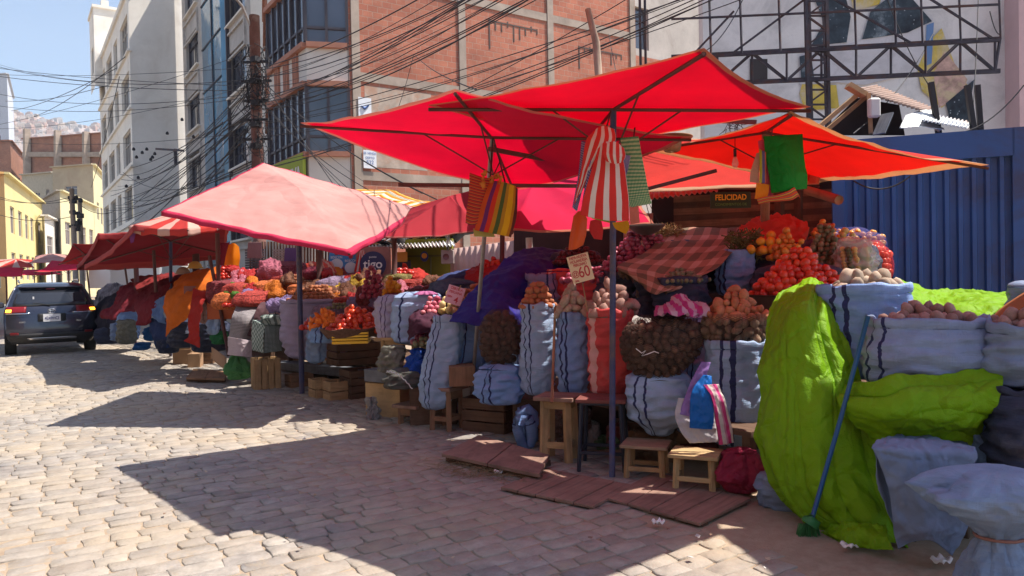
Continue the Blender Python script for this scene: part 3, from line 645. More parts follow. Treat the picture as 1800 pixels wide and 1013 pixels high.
def stripef(s, v):
    return stripes([(1, (.74, .48, .40)), (1.4, (.66, .06, .05))], 0, 2)(s, v)
STR = cloth('striped_red_canopy', (.7, .1, .1), .4, colors=stripef, var=.1); STO = cloth('striped_orange_canopy', (.7, .4, .1), .4, colors=lambda s, v: stripes([(1.2, (.8, .74, .6)), (1, (.75, .27, .04)), (.5, (.78, .55, .12))], 1, 4)(s, v), var=.1)
ROD = MT('dark_rod', (.11, .045, .04), rough=.6, var=.3, bump=.1); BLUEP = MT('blue_painted_pole', (.05, .055, .13), rough=.45, var=.4, scale=8, dirt=(.12, .08, .08)); STEELP = MT('grey_steel_pole', (.35, .32, .30), rough=.45, metal=.6, var=.25, scale=9)
WPOLE = wood('round_wood_pole', (.34, .19, .11))
def canopy(label, hub, cor, mat, base=None, polem=None, sag=.10, edge=.10, wr=.018, flap=.0, mids=None, group='market canopies over the stalls', hubz=0, pr=.022, rods=True, seed=0, top=None, name='market_canopy', nq=22):
    hub = P(*hub) if not isinstance(hub, Vector) else hub; C_ = [P(*c) if not isinstance(c, Vector) else c for c in cor]
    mids = mids or {}
    root = empty(name, (hub.x, hub.y, 0), label, 'canopy', group)
    def rib(i, s):
        if i in mids:
            f, off = mids[i]; m_ = hub.lerp(C_[i], f) + Vector((0, 0, off)); return hub.lerp(m_, s / f) if s < f else m_.lerp(C_[i], (s - f) / (1 - f))
        return hub.lerp(C_[i], s)
    mb = MB(); n = nq; cen = sum(C_, Vector()) / len(C_)
    for i in range(len(C_)):
        j = (i + 1) % len(C_)
        def fn(u, v):
            a, b = rib(i, v), rib(j, v); p = a.lerp(b, u); k = 4 * u * (1 - u)
            inward = (hub - p); inward.z = 0
            p = p + inward * (edge * k * v * v) - Z_ * (sag * k * (.35 + .65 * v) * math.sin(math.pi * min(1, .18 + v * .62)))
            p.z += wr * (N(p * 2.1, seed) + .6 * N(p * 6, seed + 2)) * min(1, v * 3) * min(1, k * 3) + wr * .2 * math.sin(22 * u + 5 * N(p * 1.3, seed)) * k * v * v
            return p
        mb.grid(fn, n, n, uvf=lambda u, v, i=i: (u + i, v))
        if flap:
            def ff(u, v): p = fn(u, 1); return p - Z_ * (flap * v * (1 + .10 * math.sin(19 * u + i))) + (p - cen).normalized() * (.008 * v * math.sin(31 * u))
            mb.grid(ff, n, 3, uvf=lambda u, v: (u, .98))
    mb.build('canopy_cloth', mat, root, solid=.003, weld=.0005)
    if rods:
        for i in range(len(C_)):
            r_ = MB(); pts = [rib(i, k / 8) - Z_ * .03 for k in range(9)]; r_.tube(pts, .013, 6); r_.build('rib', ROD, root)
    if base is not None:
        bt = G(*base[:2]) if not isinstance(base, Vector) else base; tp = hub - Z_ * .02
        if len(base) > 2 and not isinstance(base, Vector): tp = P(*base[2])
        p_ = MB(); p_.tube([bt, bt.lerp(tp, .33), bt.lerp(tp, .66), tp], pr, 10); p_.build('pole', polem or BLUEP, root)
        st_ = MB()
        for i in range(len(C_)):
            st_.tube([tp - Z_ * .35 + (C_[i] - tp) * .0, rib(i, .35) - Z_ * .03], .007, 5)
        if rods: st_.build('strut', ROD, root)
    return root
# front canopy B
cB = canopy('large red canopy on the blue pole nearest the camera, hung with tea towels', (1078, 186, 5.4), [(1238, 85, 3.9), (1425, 188, 5.35), (1015, 264, 7.7), (753, 185, 5.0)], RED, (1076, 843), BLUEP, sag=.02, edge=.06, seed=1, wr=.012, pr=.024)
# canopy A
cA = canopy('wide crimson canopy on the grey steel pole hung with striped cloths', (863, 236, 6.3), [(800, 157, 4.7), (1215, 240, 6.1), (905, 335, 8.0), (528, 216, 6.5)], CRIM, (825, 742, (866, 236, 6.3)), STEELP, sag=.09, edge=-.02, seed=2, pr=.02)
# canopy C right
cC = canopy('orange red canopy with a pale sunlit hem reaching over the blue container', (1345, 228, 7.0), [(1390, 196, 5.2), (1738, 290, 6.1), (1432, 322, 9.0), (1120, 262, 7.2)], ORR, (1338, 700, (1348, 225, 7.0)), WPOLE, sag=.05, edge=.10, seed=3, pr=.045, wr=.02)
# back canopies under them
canopy('lower red canopy behind the striped cloths at the back of the potato stall', (940, 318, 8.8), [(900, 405, 7.2), (1150, 394, 7.7), (1120, 262, 10.6), (815, 300, 9.6)], RED, None, sag=.06, seed=4)
canopy('dark red canopy joining the faded pink one to the crimson one', (790, 345, 9.0), [(675, 418, 8.3), (850, 405, 8.6), (850, 330, 10.0), (722, 366, 10.2)], DK2, None, sag=.05, seed=5, edge=.05)
canopy('red canopy behind the green plastic bag at the back of the tomato stall', (1260, 268, 9.2), [(1085, 338, 8.4), (1440, 324, 8.2), (1445, 240, 10.2), (1075, 245, 10.3)], ORR, None, sag=.03, seed=6, edge=.0)
# faded pink
cP = canopy('sun bleached pink canopy sagging towards the road on a blue pole', (523, 329, 9.4), [(614, 443, 8.0), (742, 369, 10.3), (462, 286, 10.9), (283, 372, 8.4)], PNK, (531, 695), BLUEP, sag=.02, edge=.0, wr=.02, flap=.05, seed=7, nq=40, pr=.035)
canopy('orange and white striped canopy behind the faded pink one', (650, 350, 12.2), [(640, 372, 11.2), (768, 357, 12.0), (690, 334, 13.2), (555, 326, 13.0)], STO, None, sag=.05, seed=8, edge=.04)
canopy('red and cream striped canopy left of the faded pink one', (330, 372, 12.3), [(330, 402, 10.9), (430, 380, 12), (350, 352, 13.6), (226, 398, 12.2)], STR, None, sag=.05, seed=9, edge=.03, flap=.1)
# dark canopies on the left
canopy('wide maroon canopy over the covered stalls beside the car', (300, 422, 13.6), [(236, 395, 11.8), (402, 392, 12.2), (400, 446, 15.5), (148, 466, 15.0)], DKR, Vector((*G(300, 628)[:2], 0)), BLUEP, sag=.08, seed=10, edge=.04, flap=.10, pr=.03)
canopy('dull red canopy with a long drooping left corner beyond the maroon one', (215, 436, 16.4), [(172, 410, 14.8), (250, 402, 14.8), (330, 458, 18), (135, 466, 18.2)], DKR, Vector((*G(240, 610)[:2], 0)), ROD, sag=.06, seed=11, edge=.05, flap=.12)
canopy('small maroon canopy rising behind the black car', (150, 446, 20), [(128, 428, 18), (196, 424, 18), (205, 464, 22), (103, 464, 22)], DK2, Vector((*G(165, 585)[:2], 0)), ROD, sag=.05, seed=12)
lst = [('bright red canopy low above the car roof', (120, 462, 24), [(60, 478, 22), (168, 470, 22), (165, 460, 27), (90, 458, 27)], RED), ('pale pink canopy in the sun left of the utility pole', (90, 446, 30), [(50, 462, 27), (128, 458, 27), (118, 448, 33), (62, 450, 33)], PNK),
       ('striped red and cream canopy at the far left above the car', (28, 455, 28), [(-20, 468, 26), (60, 470, 26), (58, 457, 31), (-10, 457, 31)], STR), ('red canopy at the left edge behind the car', (10, 470, 25), [(-50, 484, 23), (40, 486, 23), (45, 471, 27), (-30, 471, 27)], RED), ('crimson canopy far behind the car', (60, 474, 34), [(20, 483, 31), (110, 482, 31), (100, 475, 38), (30, 475, 38)], CRIM)]
for k, (lb, hb, cs, mt_) in enumerate(lst):
    canopy(lb, hb, cs, mt_, Vector((*P(*hb)[:2], 0)), ROD, sag=.06, seed=20 + k, nq=10)
# two unseen canopies added outside the frame, shaped to shade ground at the right
def LD(lat, d, z): return R0 * lat + F0 * d + Z_ * z
canopy('unseen red canopy added high above the frame for its shade', LD(2.6, 4.6, 3.78), [LD(1.12, 3.4, 3.7), LD(2.45, 4.0, 3.7), LD(3.27, 4.66, 3.7), LD(3.4, 5.3, 3.7), LD(2.42, 5.5, 3.7)], RED, None, sag=.0, edge=.0, seed=30, wr=.01)
canopy('unseen red canopy added beyond the right edge for its shade', LD(5.2, 3.8, 3.9), [LD(3.5, 2.8, 3.7), LD(7, 2.6, 3.7), LD(7, 5.0, 3.7), LD(3.25, 4.75, 3.7)], RED, None, sag=.0, edge=.0, seed=31, wr=.01)
# extra poles
def pole(label, p0, p1, mat, r=.02, name='stall_pole'):
    mb = MB(); a = p0 if isinstance(p0, Vector) else P(*p0); c_ = p1 if isinstance(p1, Vector) else P(*p1); mb.tube([a, a.lerp(c_, .5) + Vector((.01, 0, 0)), c_], r, 8); return tag(mb.build(name, mat), label, 'pole', 'poles of the market stalls')
pole('thin dark pole leaning out beside the checked cloth', (402, 625, 11.8), (368, 450, 12.2), ROD, .03)
pole('dark pole right of the leaning one under the maroon canopy', (385, 600, 12.3), (382, 410, 12.0), ROD, .035)
pole('thin brown pole between the maroon covers', (277, 600, 14), (270, 440, 14), ROD, .03)
pole('dark brown pole behind the tomato crates', (693, 500, 10.5), (692, 410, 10.5), ROD, .04)
pole('short thin pole rising from the heap behind the blue pole', (562, 500, 11.5), (560, 440, 11.5), ROD, .05)
pole('dark pole behind the striped cloths', (882, 480, 9.0), (882, 330, 9.0), ROD, .03)
pole('white upright post behind the violet tarp', (930, 470, 10.6), (930, 418, 10.6), WHITE, .05)
pole('brown pole with a cord at the back of the far stall', (240, 520, 16), (238, 450, 16), ROD, .05)
pole('grey post far back under the maroon canopy', (345, 500, 15), (342, 400, 15), ROD, .07)
pole('bare wooden prop slanting out of the brown back boards', P(1420, 335, 8.0), P(1475, 352, 7.4), WPOLE, .05)
for (x0, y0, d0, x1, y1, d1, lb) in ((700, 325, 7.2, 1120, 328, 7.6, 'long dark crossbar under the crimson canopy'), (860, 262, 6.3, 1010, 290, 7.0, 'slanting brown bar beneath the crimson canopy'), (1190, 330, 8.6, 1420, 332, 8.3, 'red brown crossbar above the back boards'), (1180, 210, 6.8, 1330, 215, 6.6, 'upper bar tied to the wooden post of the orange canopy'), (1090, 345, 8.2, 1260, 300, 7.8, 'slanting bar under the orange red canopy')):
    mb = MB(); mb.bar(P(x0, y0, d0), P(x1, y1, d1), .035); tag(mb.build('crossbar', ROD), lb, 'bar')
# ================================================================== CAR
def make_car(x0, y0, ang=0):
    root = empty('parked_car', (x0, y0, 0), 'dark blue grey sport utility car seen from behind with its amber lights on', 'car')
    PAINT = MATS.get('car_paint')
    s = NT('car_paint'); s.set(.25, .5, .6); s.b.inputs['Base Color'].default_value = (.035, .04, .065, 1); s.b.inputs['Coat Weight'].default_value = .6; s.b.inputs['Coat Roughness'].default_value = .05; v = s.co('Object'); s.bump(s.noise(v, 2.5, 2), .06, .02); PAINT = s.m
    DG = flat('car_glass', (.02, .022, .03), .05, 0, .8); BLK = flat('black_plastic', (.018, .018, .02), .6); CHR = flat('bright_metal', (.6, .6, .62), .2, 1); TL = flat('tail_light_red', (.20, .006, .012), .3); AMB = flat('amber_light', (1.0, .42, .03), .3, emit=3); TYRE = flat('tyre_rubber', (.02, .02, .02), .9); RIMM = flat('wheel_rim', (.3, .3, .32), .35, .8)
    RT = rotz(ang)
    def T(p): return RT @ Vector(p) + Vector((x0, y0, 0))
    LV = [(.28, .78, .12), (.42, .88, .02), (.6, .905, 0), (.8, .92, .02), (.98, .91, .05), (1.08, .885, .09), (1.2, .85, .17), (1.4, .77, .30), (1.55, .70, .40), (1.63, .64, .52), (1.665, .50, .75), (1.675, 0, .8)]
    def lerpL(z):
        for (a, b) in zip(LV, LV[1:]):
            if a[0] <= z <= b[0]: t = (z - a[0]) / (b[0] - a[0]); return a[1] + (b[1] - a[1]) * t, a[2] + (b[2] - a[2]) * t
        return LV[-1][1:]
    def top(y):
        if y < 3.0: return 1.7
        if y < 3.75: return 1.7 - (y - 3.0) / .75 * .62
        return 1.08 - (y - 3.75) / .85 * .2
    def rear(xf, z, o=0): hw, yy = lerpL(z); return T((xf * hw, yy + .10 * abs(xf) ** 3 + .05 * abs(xf) ** 12 - o, z))
    ys = [0, .12, .35, .8, 1.4, 2.0, 2.6, 3.0, 3.35, 3.75, 4.2, 4.55]; mb = MB(); zl = [q[0] for q in LV]
    mb.grid(lambda u, v: rear(-1 + 2 * u, spline([Vector((z, 0, 0)) for z in zl], v).x), 28, 30)
    for sx in (-1, 1):
        def side(u, v):
            z = spline([Vector((q, 0, 0)) for q in zl], v).x; y = 4.55 * u; zz = min(z, top(y)); hw, yy = lerpL(zz); yr = yy + .15
            k = 1 - .12 * max(0, (u - .75) / .25) ** 2
            return T((sx * hw * k, yr + (4.55 - yr) * u, zz))
        mb.grid(side, 40, 30)
    body = mb.build('body', PAINT, root, weld=.004)
    def rp(name, x0_, x1_, z0, z1, m_, o=.008, parent=None, nx=8, nz=4, skew=0):
        q = MB(); q.grid(lambda u, v: rear((x0_ + (x1_ - x0_) * u) + skew * v, z0 + (z1 - z0) * v, o), nx, nz); ob = q.build(name, m_, parent or root, solid=.006); return ob
    rp('rear_window', -.86, .86, 1.14, 1.50, DG, .012, nx=20)
    rp('bumper_insert', -.98, .98, .29, .52, BLK, .03, nx=24); rp('skid_plate', -.55, .55, .37, .42, CHR, .055, nx=12)
    rp('licence_panel', -.30, .30, .78, .96, BLK, .004)
    sp = MB(); sp.grid(lambda u, v: rear(-.92 + 1.84 * u, 1.56 + .07 * v, .10 - .08 * v), 16, 4); sp.build('spoiler', PAINT, root, solid=.02)
    for sx in (-1, 1):
        t = rp('tail_light', sx * .99, sx * .55, .99, 1.13, TL, .022); rp('indicator', sx * .975, sx * .86, 1.01, 1.07, AMB, .036, parent=t); rp('light_trim', sx * .98, sx * .45, .965, .985, CHR, .03)
        rp('fog_reflector', sx * .90, sx * .72, .50, .55, TL, .035)
        w = MB(); w.grid(lambda u, v: T((sx * (lerpL(1.14 + .36 * v)[0] + .006), .55 + .15 * v + 2.4 * u, 1.14 + .36 * v)), 10, 4); w.build('side_window', DG, root, solid=.006)
        rl = MB(); rl.tube([T((sx * .60, .95, 1.68)), T((sx * .61, 1.1, 1.73)), T((sx * .61, 2.6, 1.73)), T((sx * .58, 2.8, 1.68))], .02, 6); rl.build('roof_rail', CHR, root)
        mr = MB(); mr.box(T((sx * 1.02, 3.05, 1.12)), (.2, .12, .15), ang); mr.build('wing_mirror', PAINT, root, bevel=.03)
        for yy in (.85, 3.55):
            c = T((sx * .80, yy, .345)); ax = RT @ Vector((sx, 0, 0)); ty = MB(); prof = [(-.11, .24), (-.115, .33), (-.08, .345), (.08, .345), (.115, .33), (.11, .24)]
            a1 = Vector((0, 0, 1)); a2 = ax.cross(a1)
            ty.grid(lambda u, v: c + ax * spline([Vector((q[0], q[1], 0)) for q in prof], v).x + (a1 * math.cos(2 * math.pi * u) + a2 * math.sin(2 * math.pi * u)) * spline([Vector((q[0], q[1], 0)) for q in prof], v).y, 28, 10, closed=True)
            wo = ty.build('wheel', TYRE, root); rm = MB(); rm.tube([c - ax * .09, c + ax * .09], .235, 20); rm.build('rim', RIMM, wo)
    pc = rear(0, .865, .05); pl = MB(); pl.box(pc, (.34, .014, .17), ang); po = pl.build('licence_plate', flat('plate_white', (.72, .72, .74), .4), root)
    BL = flat('plate_blue', (.03, .04, .16)); xd = RT @ X_; text_obj('4249HCI', .095, BL, pc + RT @ Vector((0, -.008, -.012)), xd, Z_, po, bold=.002, sx=.8)
    text_obj('BOLIVIA', .028, BL, pc + RT @ Vector((0, -.008, .062)), xd, Z_, po)
    e = MB(); ec = rear(0, 1.02, .02)
    def ring(rx, rz, w, dz=0): 
        pts = [ec + RT @ Vector((rx * math.cos(t / 16 * 6.2832), 0, dz + rz * math.sin(t / 16 * 6.2832))) for t in range(17)]; e.tube(pts, w, 5, cap=False)
    ring(.075, .052, .007); ring(.028, .05, .006); ring(.055, .02, .006, .024); e.build('emblem', CHR, root)
    text_obj('AWD', .05, CHR, rear(-.62, .78, .02), xd, Z_, root, name='badge'); text_obj('RAV', .05, CHR, rear(.58, .78, .02), xd, Z_, root, name='badge')
    wp = MB(); wp.tube([rear(-.02, 1.14, .03), rear(-.3, 1.2, .035), rear(-.42, 1.2, .035)], .009, 5); wp.build('rear_wiper', BLK, root)
    st = MB(); st.box(rear(-.42, 1.3, .018), (.03, .004, .1), ang); st.build('window_sticker', flat('sticker_white', (.7, .7, .7)), root)
    bl = rp('brake_light', -.12, .12, 1.515, 1.535, flat('brake_light', (.25, .02, .03), .3), .05)
    return root
make_car(.72, 19.9, math.radians(0))
# ================================================================== UTILITY POLES AND CABLES
POLEM = MT('brown_pole', (.16, .07, .055), rough=.8, var=.35, scale=2.5, dirt=(.28, .2, .17)); BLACKM = flat('cable_black', (.025, .022, .025), .7); CER = flat('insulator', (.1, .04, .04), .3)
pb = G(455, 600); pd = 20.0
root = empty('utility_pole', (P(452, 300, pd).x, P(452, 300, pd).y, 0), 'tall brown utility pole with a street lamp and a great tangle of wires', 'utility pole')
b0 = P(452, 300, pd); base = Vector((b0.x, b0.y, 0)); tp = P(447, 28, pd); mb = MB(); mb.tube([base, base.lerp(Vector((tp.x, tp.y, tp.z)), .5), tp], [.19, .165, .14], 12); mb.build('pole', POLEM, root)
mb = MB(); mb.tube([P(447, 60, pd), P(438, 40, pd - .1), P(425, 10, pd - .4), P(408, -10, pd - .8), P(385, -22, pd - 1.2)], .035, 8); arm = mb.build('lamp_arm', STEELP, root)
mb = MB(); c = P(378, -24, pd - 1.3); mb.grid(lambda u, v: c + Vector((math.cos(6.2832 * u) * .14 * math.sin(math.pi * v), math.sin(6.2832 * u) * .14 * math.sin(math.pi * v), 0)) + (P(405, -10, pd - .8) - c).normalized() * (v - .5) * .7, 12, 8); mb.build('lamp_head', STEELP, arm)
rr = random.Random(11); mb = MB()
for k in range(5):
    y = 105 + k * 38; mb = MB(); mb.box(P(450, y, pd - .15), (.22, .2, .14), rr.uniform(0, 1)); mb.build('junction_box', BLACKM, root)
for k in range(5): mb = MB(); mb.bar(P(425 + rr.uniform(-4, 4), 110 + k * 34, pd), P(476 + rr.uniform(-5, 5), 108 + k * 34, pd - .2), .06); mb.build('bracket', BLACKM, root)
mb = MB()
for k in range(95):
    y = rr.choice([rr.uniform(85, 190), rr.uniform(120, 175), rr.uniform(180, 290)]); x = 450 + rr.gauss(0, 9); c = P(x, y, pd - rr.uniform(-.2, .35)); r_ = rr.uniform(.06, .34); ph = rr.uniform(0, 6); pts = []
    ex = Vector((rr.uniform(-1, 1), rr.uniform(-1, 1), rr.uniform(-.4, .4))).normalized()
    for t in range(9): a = ph + t * .75; pts.append(c + ex * (math.cos(a) * r_ + rr.uniform(-.04, .04)) + Z_ * (math.sin(a) * r_ * rr.uniform(.8, 1.5)))
    mb.tube(pts, rr.uniform(.006, .014), 4, cap=False)
w_ = mb.build('wire_tangle', BLACKM, root); w_['kind'] = 'stuff'
# second, distant pole
root = empty('distant_utility_pole', (P(130, 400, 40).x, P(130, 400, 40).y, 0), 'grey utility pole with transformer clutter far down the street', 'utility pole'); b0 = P(132, 430, 40); mb = MB(); mb.tube([Vector((b0.x, b0.y, 0)), P(126, 332, 40)], [.16, .12], 10); mb.build('pole', CONC, root); mb = MB()
b1 = P(143, 430, 42); mb.tube([Vector((b1.x, b1.y, 0)), P(140, 348, 42)], [.15, .11], 10)
mb.build('second_pole', CONC, root); mb = MB()
for k in range(22): mb.box(P(133 + rr.uniform(-9, 10), 345 + rr.uniform(0, 60), 40), (.28 * rr.random() + .08, .15, .2 * rr.random() + .05), rr.uniform(0, 3))
q = mb.build('clutter', BLACKM, root); q['kind'] = 'stuff'
# insulator rack between the buildings
mb = MB(); mb.bar(P(275, 262, 30), P(322, 265, 28), .08); mb.bar(P(308, 262, 29), P(309, 290, 29), .1); tag(mb.build('cable_bracket', STEEL), 'rusty bracket holding cables beside the tall pale building', 'bracket')
def cable(p0, p1, sag, r, label, group, n=14, wob=0):
    a = P(*p0); b_ = P(*p1); pts = []
    for k in range(n + 1):
        t = k / n; q = a.lerp(b_, t); q.z -= sag * 4 * t * (1 - t); pts.append(q)
    mb = MB(); mb.tube(pts, r, 5, cap=False); return tag(mb.build('overhead_cable', BLACKM), label, 'cable', group)
GR = 'overhead cables strung between the poles and buildings'
# bundle from pole up to the right past the brick wall
for k in range(17):
    y0 = rr.uniform(120, 215); y1 = y0 - rr.uniform(285, 330); x1 = rr.uniform(1010, 1150)
    cable((455, y0, 19.9), (x1, y1 + (x1 - 1100) * .05, rr.uniform(8, 11)), rr.uniform(.15, .6), rr.uniform(.005, .012), 'black cable fanning from the tangled pole across the brick wall to the upper right', GR)
for k in range(9):
    y0 = rr.uniform(205, 300); cable((452, y0, 19.9), (rr.uniform(1160, 1420), rr.uniform(-80, 10), rr.uniform(9, 12)), rr.uniform(.1, .5), rr.uniform(.006, .011), 'thin black cable crossing low over the brick wall towards the billboard frame', GR)
# fan going down left from the pole
for k in range(24):
    y0 = rr.uniform(130, 300); cable((446, y0, 19.9), (rr.uniform(186, 235), 300 + k * 6.2 + rr.uniform(-8, 8), rr.uniform(34, 48)), rr.uniform(.2, .9), rr.uniform(.008, .017), 'black cable sloping down left from the tangled pole along the pale facades', GR)
# left horizontals over the sky
for (y0, y1, x1, yy, dd) in ((100, 150, 445, 140, 26), (112, 135, 445, 152, 26), (126, 148, 445, 160, 26), (128, 146, 445, 118, 26), (152, 148, 445, 165, 26), (176, 172, 445, 170, 26), (226, 212, 445, 150, 26), (240, 235, 445, 232, 28), (92, 0, 330, 148, 30), (230, 0, 445, 90, 24)):
    cable((-60, y0, dd + 6), (x1, yy, 20), rr.uniform(.15, .6), rr.uniform(.006, .012), 'long cable crossing the sky on the left towards the tangled pole', GR)
for (a, b_) in (((20, 195, 60), (205, 120, 34)), ((60, 205, 60), (220, 100, 30)), ((10, 178, 60), (190, 150, 40)), ((160, 330, 60), (210, 135, 34)), ((0, 350, 45), (130, 345, 40)), ((0, 378, 45), (130, 380, 40)), ((-5, 345, 45), (128, 352, 40)), ((140, 360, 42), (200, 372, 45))):
    cable(a, b_, .3, .018, 'thin cable over the distant houses at the end of the street', GR)
# service drops from the pole to lower right
for (x1, y1, d1) in ((640, 320, 21.5), (700, 360, 14), (770, 352, 12), (742, 340, 14), (610, 340, 16), (590, 330, 18), (690, 400, 14)):
    cable((458, rr.uniform(130, 180), 19.8), (x1, y1, d1), rr.uniform(-.1, .35), rr.uniform(.007, .012), 'service cable dropping right from the tangled pole behind the pink canopy', GR)
for (a, b_) in (((728, 95, 21), (838, 158, 8)), ((727, 97, 21), (700, 190, 22)), ((1640, 60, 13), (1500, 235, 9)), ((1800, 150, 9), (1650, 235, 9)), ((1720, -10, 12), (1708, 235, 10)), ((1740, 20, 12), (1760, 60, 12)), ((1560, 0, 12), (1640, 160, 12)), ((1240, 90, 12), (1310, -10, 12)), ((1500, 318, 7.6), (1600, 310, 7.4)), ((1130, 330, 9), (1070, 60, 20))):
    cable(a, b_, rr.uniform(.02, .25), .008, 'thin loose wire hanging near the billboard frame or the brick wall', GR)
for (x, y) in ((235, 262), (240, 276), (250, 268), (258, 262), (268, 276), (272, 270), (265, 280), (294, 234), (340, 240), (243, 312), (222, 327), (320, 210)):
    mb = MB(); c = P(x, y, 30); mb.box(c, (.13, .13, .13), .4, taper=.6); tag(mb.build('insulator', BLACKM, bevel=.03), 'small dark insulator clamped on the sloping cables', 'insulator', 'insulators on the sloping cables')
# ================================================================== BUILDERS FOR THE GOODS
SB = (.36, .45, .58); SW = (.37, .51, .74)
SACKW = sackmat('white_blue_sack', (.37, .51, .74)); SACKB = sackmat('blue_sack', (.23, .38, .68)); SACKB1 = sackmat('blue_sack_single', (.23, .37, .68), pos=(.20, .255), w=.010)
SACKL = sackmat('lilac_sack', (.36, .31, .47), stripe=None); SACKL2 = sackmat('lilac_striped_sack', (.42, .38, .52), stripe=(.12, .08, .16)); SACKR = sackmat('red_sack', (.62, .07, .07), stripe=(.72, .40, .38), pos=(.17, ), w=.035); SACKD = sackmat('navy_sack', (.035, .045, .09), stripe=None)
SACKG = sackmat('grey_blue_sack', (.22, .31, .48), stripe=None)
CORD = flat('cord', (.25, .12, .1), .8)
def sack(label, px, yt, yb, wpx, d, mat, top='open', turn=0.0, lean=(0, 0), dr=.8, bulge=.10, group=None, name='sack', seed=None, tw=1.0, bw=.9, wr=.017, lump=.035, d2=None, rim=.05, pillow=False, cat='sack'):
    seed = seed if seed is not None else R(0, 90)
    B = P(px, yb, d); T = P(px + lean[0], yt, (d2 or d)); h = T.z - B.z; rx = wpx / 2 / FPX * d; ry = rx * dr; ax = T - B
    nu, nv = 56, 34; face = math.atan2((CAM - B).y, (CAM - B).x)
    def prof(v):
        if v < .12: k = (math.sin(v / .12 * math.pi / 2)) ** .5 * bw
        else: k = bw + (1 - bw) * min(1, (v - .12) / .25)
        k *= 1 + bulge * math.sin(math.pi * min(1, v)) * (1 if v < .9 else 1)
        if tw != 1: k *= 1 + (tw - 1) * max(0, (v - .45) / .55) ** 1.3
        return k
    def pt(th, v, k=None):
        k = prof(v) if k is None else k; c_, s_ = math.cos(th), math.sin(th); e = .78
        x = math.copysign(abs(c_) ** e, c_) * rx * k; y = math.copysign(abs(s_) ** e, s_) * ry * k
        q = Vector((x * math.cos(0) - 0, y, 0)); q = rotz(face + math.pi / 2) @ q
        w = (q.x, q.y, v * h)
        f1 = wr * math.sin((v * h) * 62 + 6 * N((th * .9, v * h * 3, 0), seed)) * (.35 + .65 * abs(N((th * 1.1, v * h * 2.2, 1), seed)))
        f2 = lump * N((math.cos(th) * 1.6, math.sin(th) * 1.6, v * h * 3.2), seed)
        f3 = wr * 1.2 * N((math.cos(th) * 3.5, math.sin(th) * 3.5, v * h * 22), seed)
        r_ = q.normalized() * (f1 + f2 + f3) if q.length > 1e-6 else Vector((0, 0, 0))
        f3 -= wr * 1.5 * abs(N((th * 1.3 + v * h * 7, v * h * 13 - th * .8, 3), seed)) ** .7; r_ = q.normalized() * (f1 + f2 + f3) if q.length > 1e-6 else Vector((0, 0, 0))
        bend = .03 * math.sin(v * 3 + seed)
        return B + ax * v + q + r_ * min(1, v * 7) + Vector((bend * .4, 0, 0))
    mb = MB(); uvf = lambda u, v: (u, v)
    mb.grid(lambda u, v: pt(u * 2 * math.pi - math.pi / 2, v), nu, nv, closed=True, uvf=lambda u, v: (u + turn, v))
    TOP = lambda u: pt(u * 2 * math.pi - math.pi / 2, 1)
    C0 = B + ax
    if top == 'open':
        def col_(u, v):   # rolled rim then sunken floor
            p = TOP(u); c0 = C0; out = (p - c0); out.z = 0; w = .5 + .5 * N((math.cos(u * 6.28) * 2, math.sin(u * 6.28) * 2, 0), seed + 9)
            prof_ = [(1.0, 0), (1.04, rim * .55), (1.01, rim * (1.0 + .7 * w)), (.93, rim * .8), (.88, 0), (.82, -.03), (.4, -.04), (0.02, -.04)]
            k, z = spline([Vector((a, b, 0)) for a, b in prof_], v).xy; z += .022 * N((math.cos(u * 6.28) * 3, math.sin(u * 6.28) * 3, 5), seed)
            return c0 + out * k + Z_ * (z + (p.z - c0.z) * (1 - v))
        mb.grid(col_, nu, 14, closed=True, uvf=lambda u, v: (u + turn, 1 + v * .1))
        o = mb.build(name, mat, weld=.0004)
    elif top == 'tied':
        nh = rx * 1.1
        def neck(u, v):
            p = TOP(u); out = p - C0; out.z = 0; k, z = spline([Vector((a, b, 0)) for a, b in ((1, 0), (.82, .10), (.4, .17), (.17, .22), (.16, .27), (.36, .40), (.5, .46), (.3, .44), (.05, .38))], v).xy
            k *= 1 + .16 * math.sin(13 * u * 6.28 + seed) * min(1, v * 3)
            return C0 + out * k + Z_ * (z * nh * 2) + Z_ * (p.z - C0.z) * (1 - v)
        mb.grid(neck, nu, 20, closed=True, uvf=lambda u, v: (u + turn, 1 + v * .3)); o = mb.build(name, mat, weld=.0004)
        t = MB(); c1 = C0 + Z_ * (nh * 2 * .245); t.tube([c1 + Vector((math.cos(a * .5) * rx * .19, math.sin(a * .5) * ry * .23, .004 * (a % 3))) for a in range(14)], .008, 5); t.build('tie_cord', CORD, o)
    else:
        def lid(u, v):
            p = TOP(u); out = p - C0; out.z = 0; q = math.cos(v * math.pi / 2); z = .12 * rx * 2 * math.sin(v * math.pi / 2)
            return C0 + out * q + Z_ * (z + .02 * N((p.x * 5 + v * 3, p.y * 5, v), seed)) + Z_ * (p.z - C0.z) * (1 - v)
        mb.grid(lid, nu, 10, closed=True, uvf=lambda u, v: (u + turn, 1 + v * .1)); o = mb.build(name, mat, weld=.0004)
    tag(o, label, cat, group); return dict(o=o, C=C0, rx=rx, ry=ry, face=face, h=h, B=B, pt=pt)
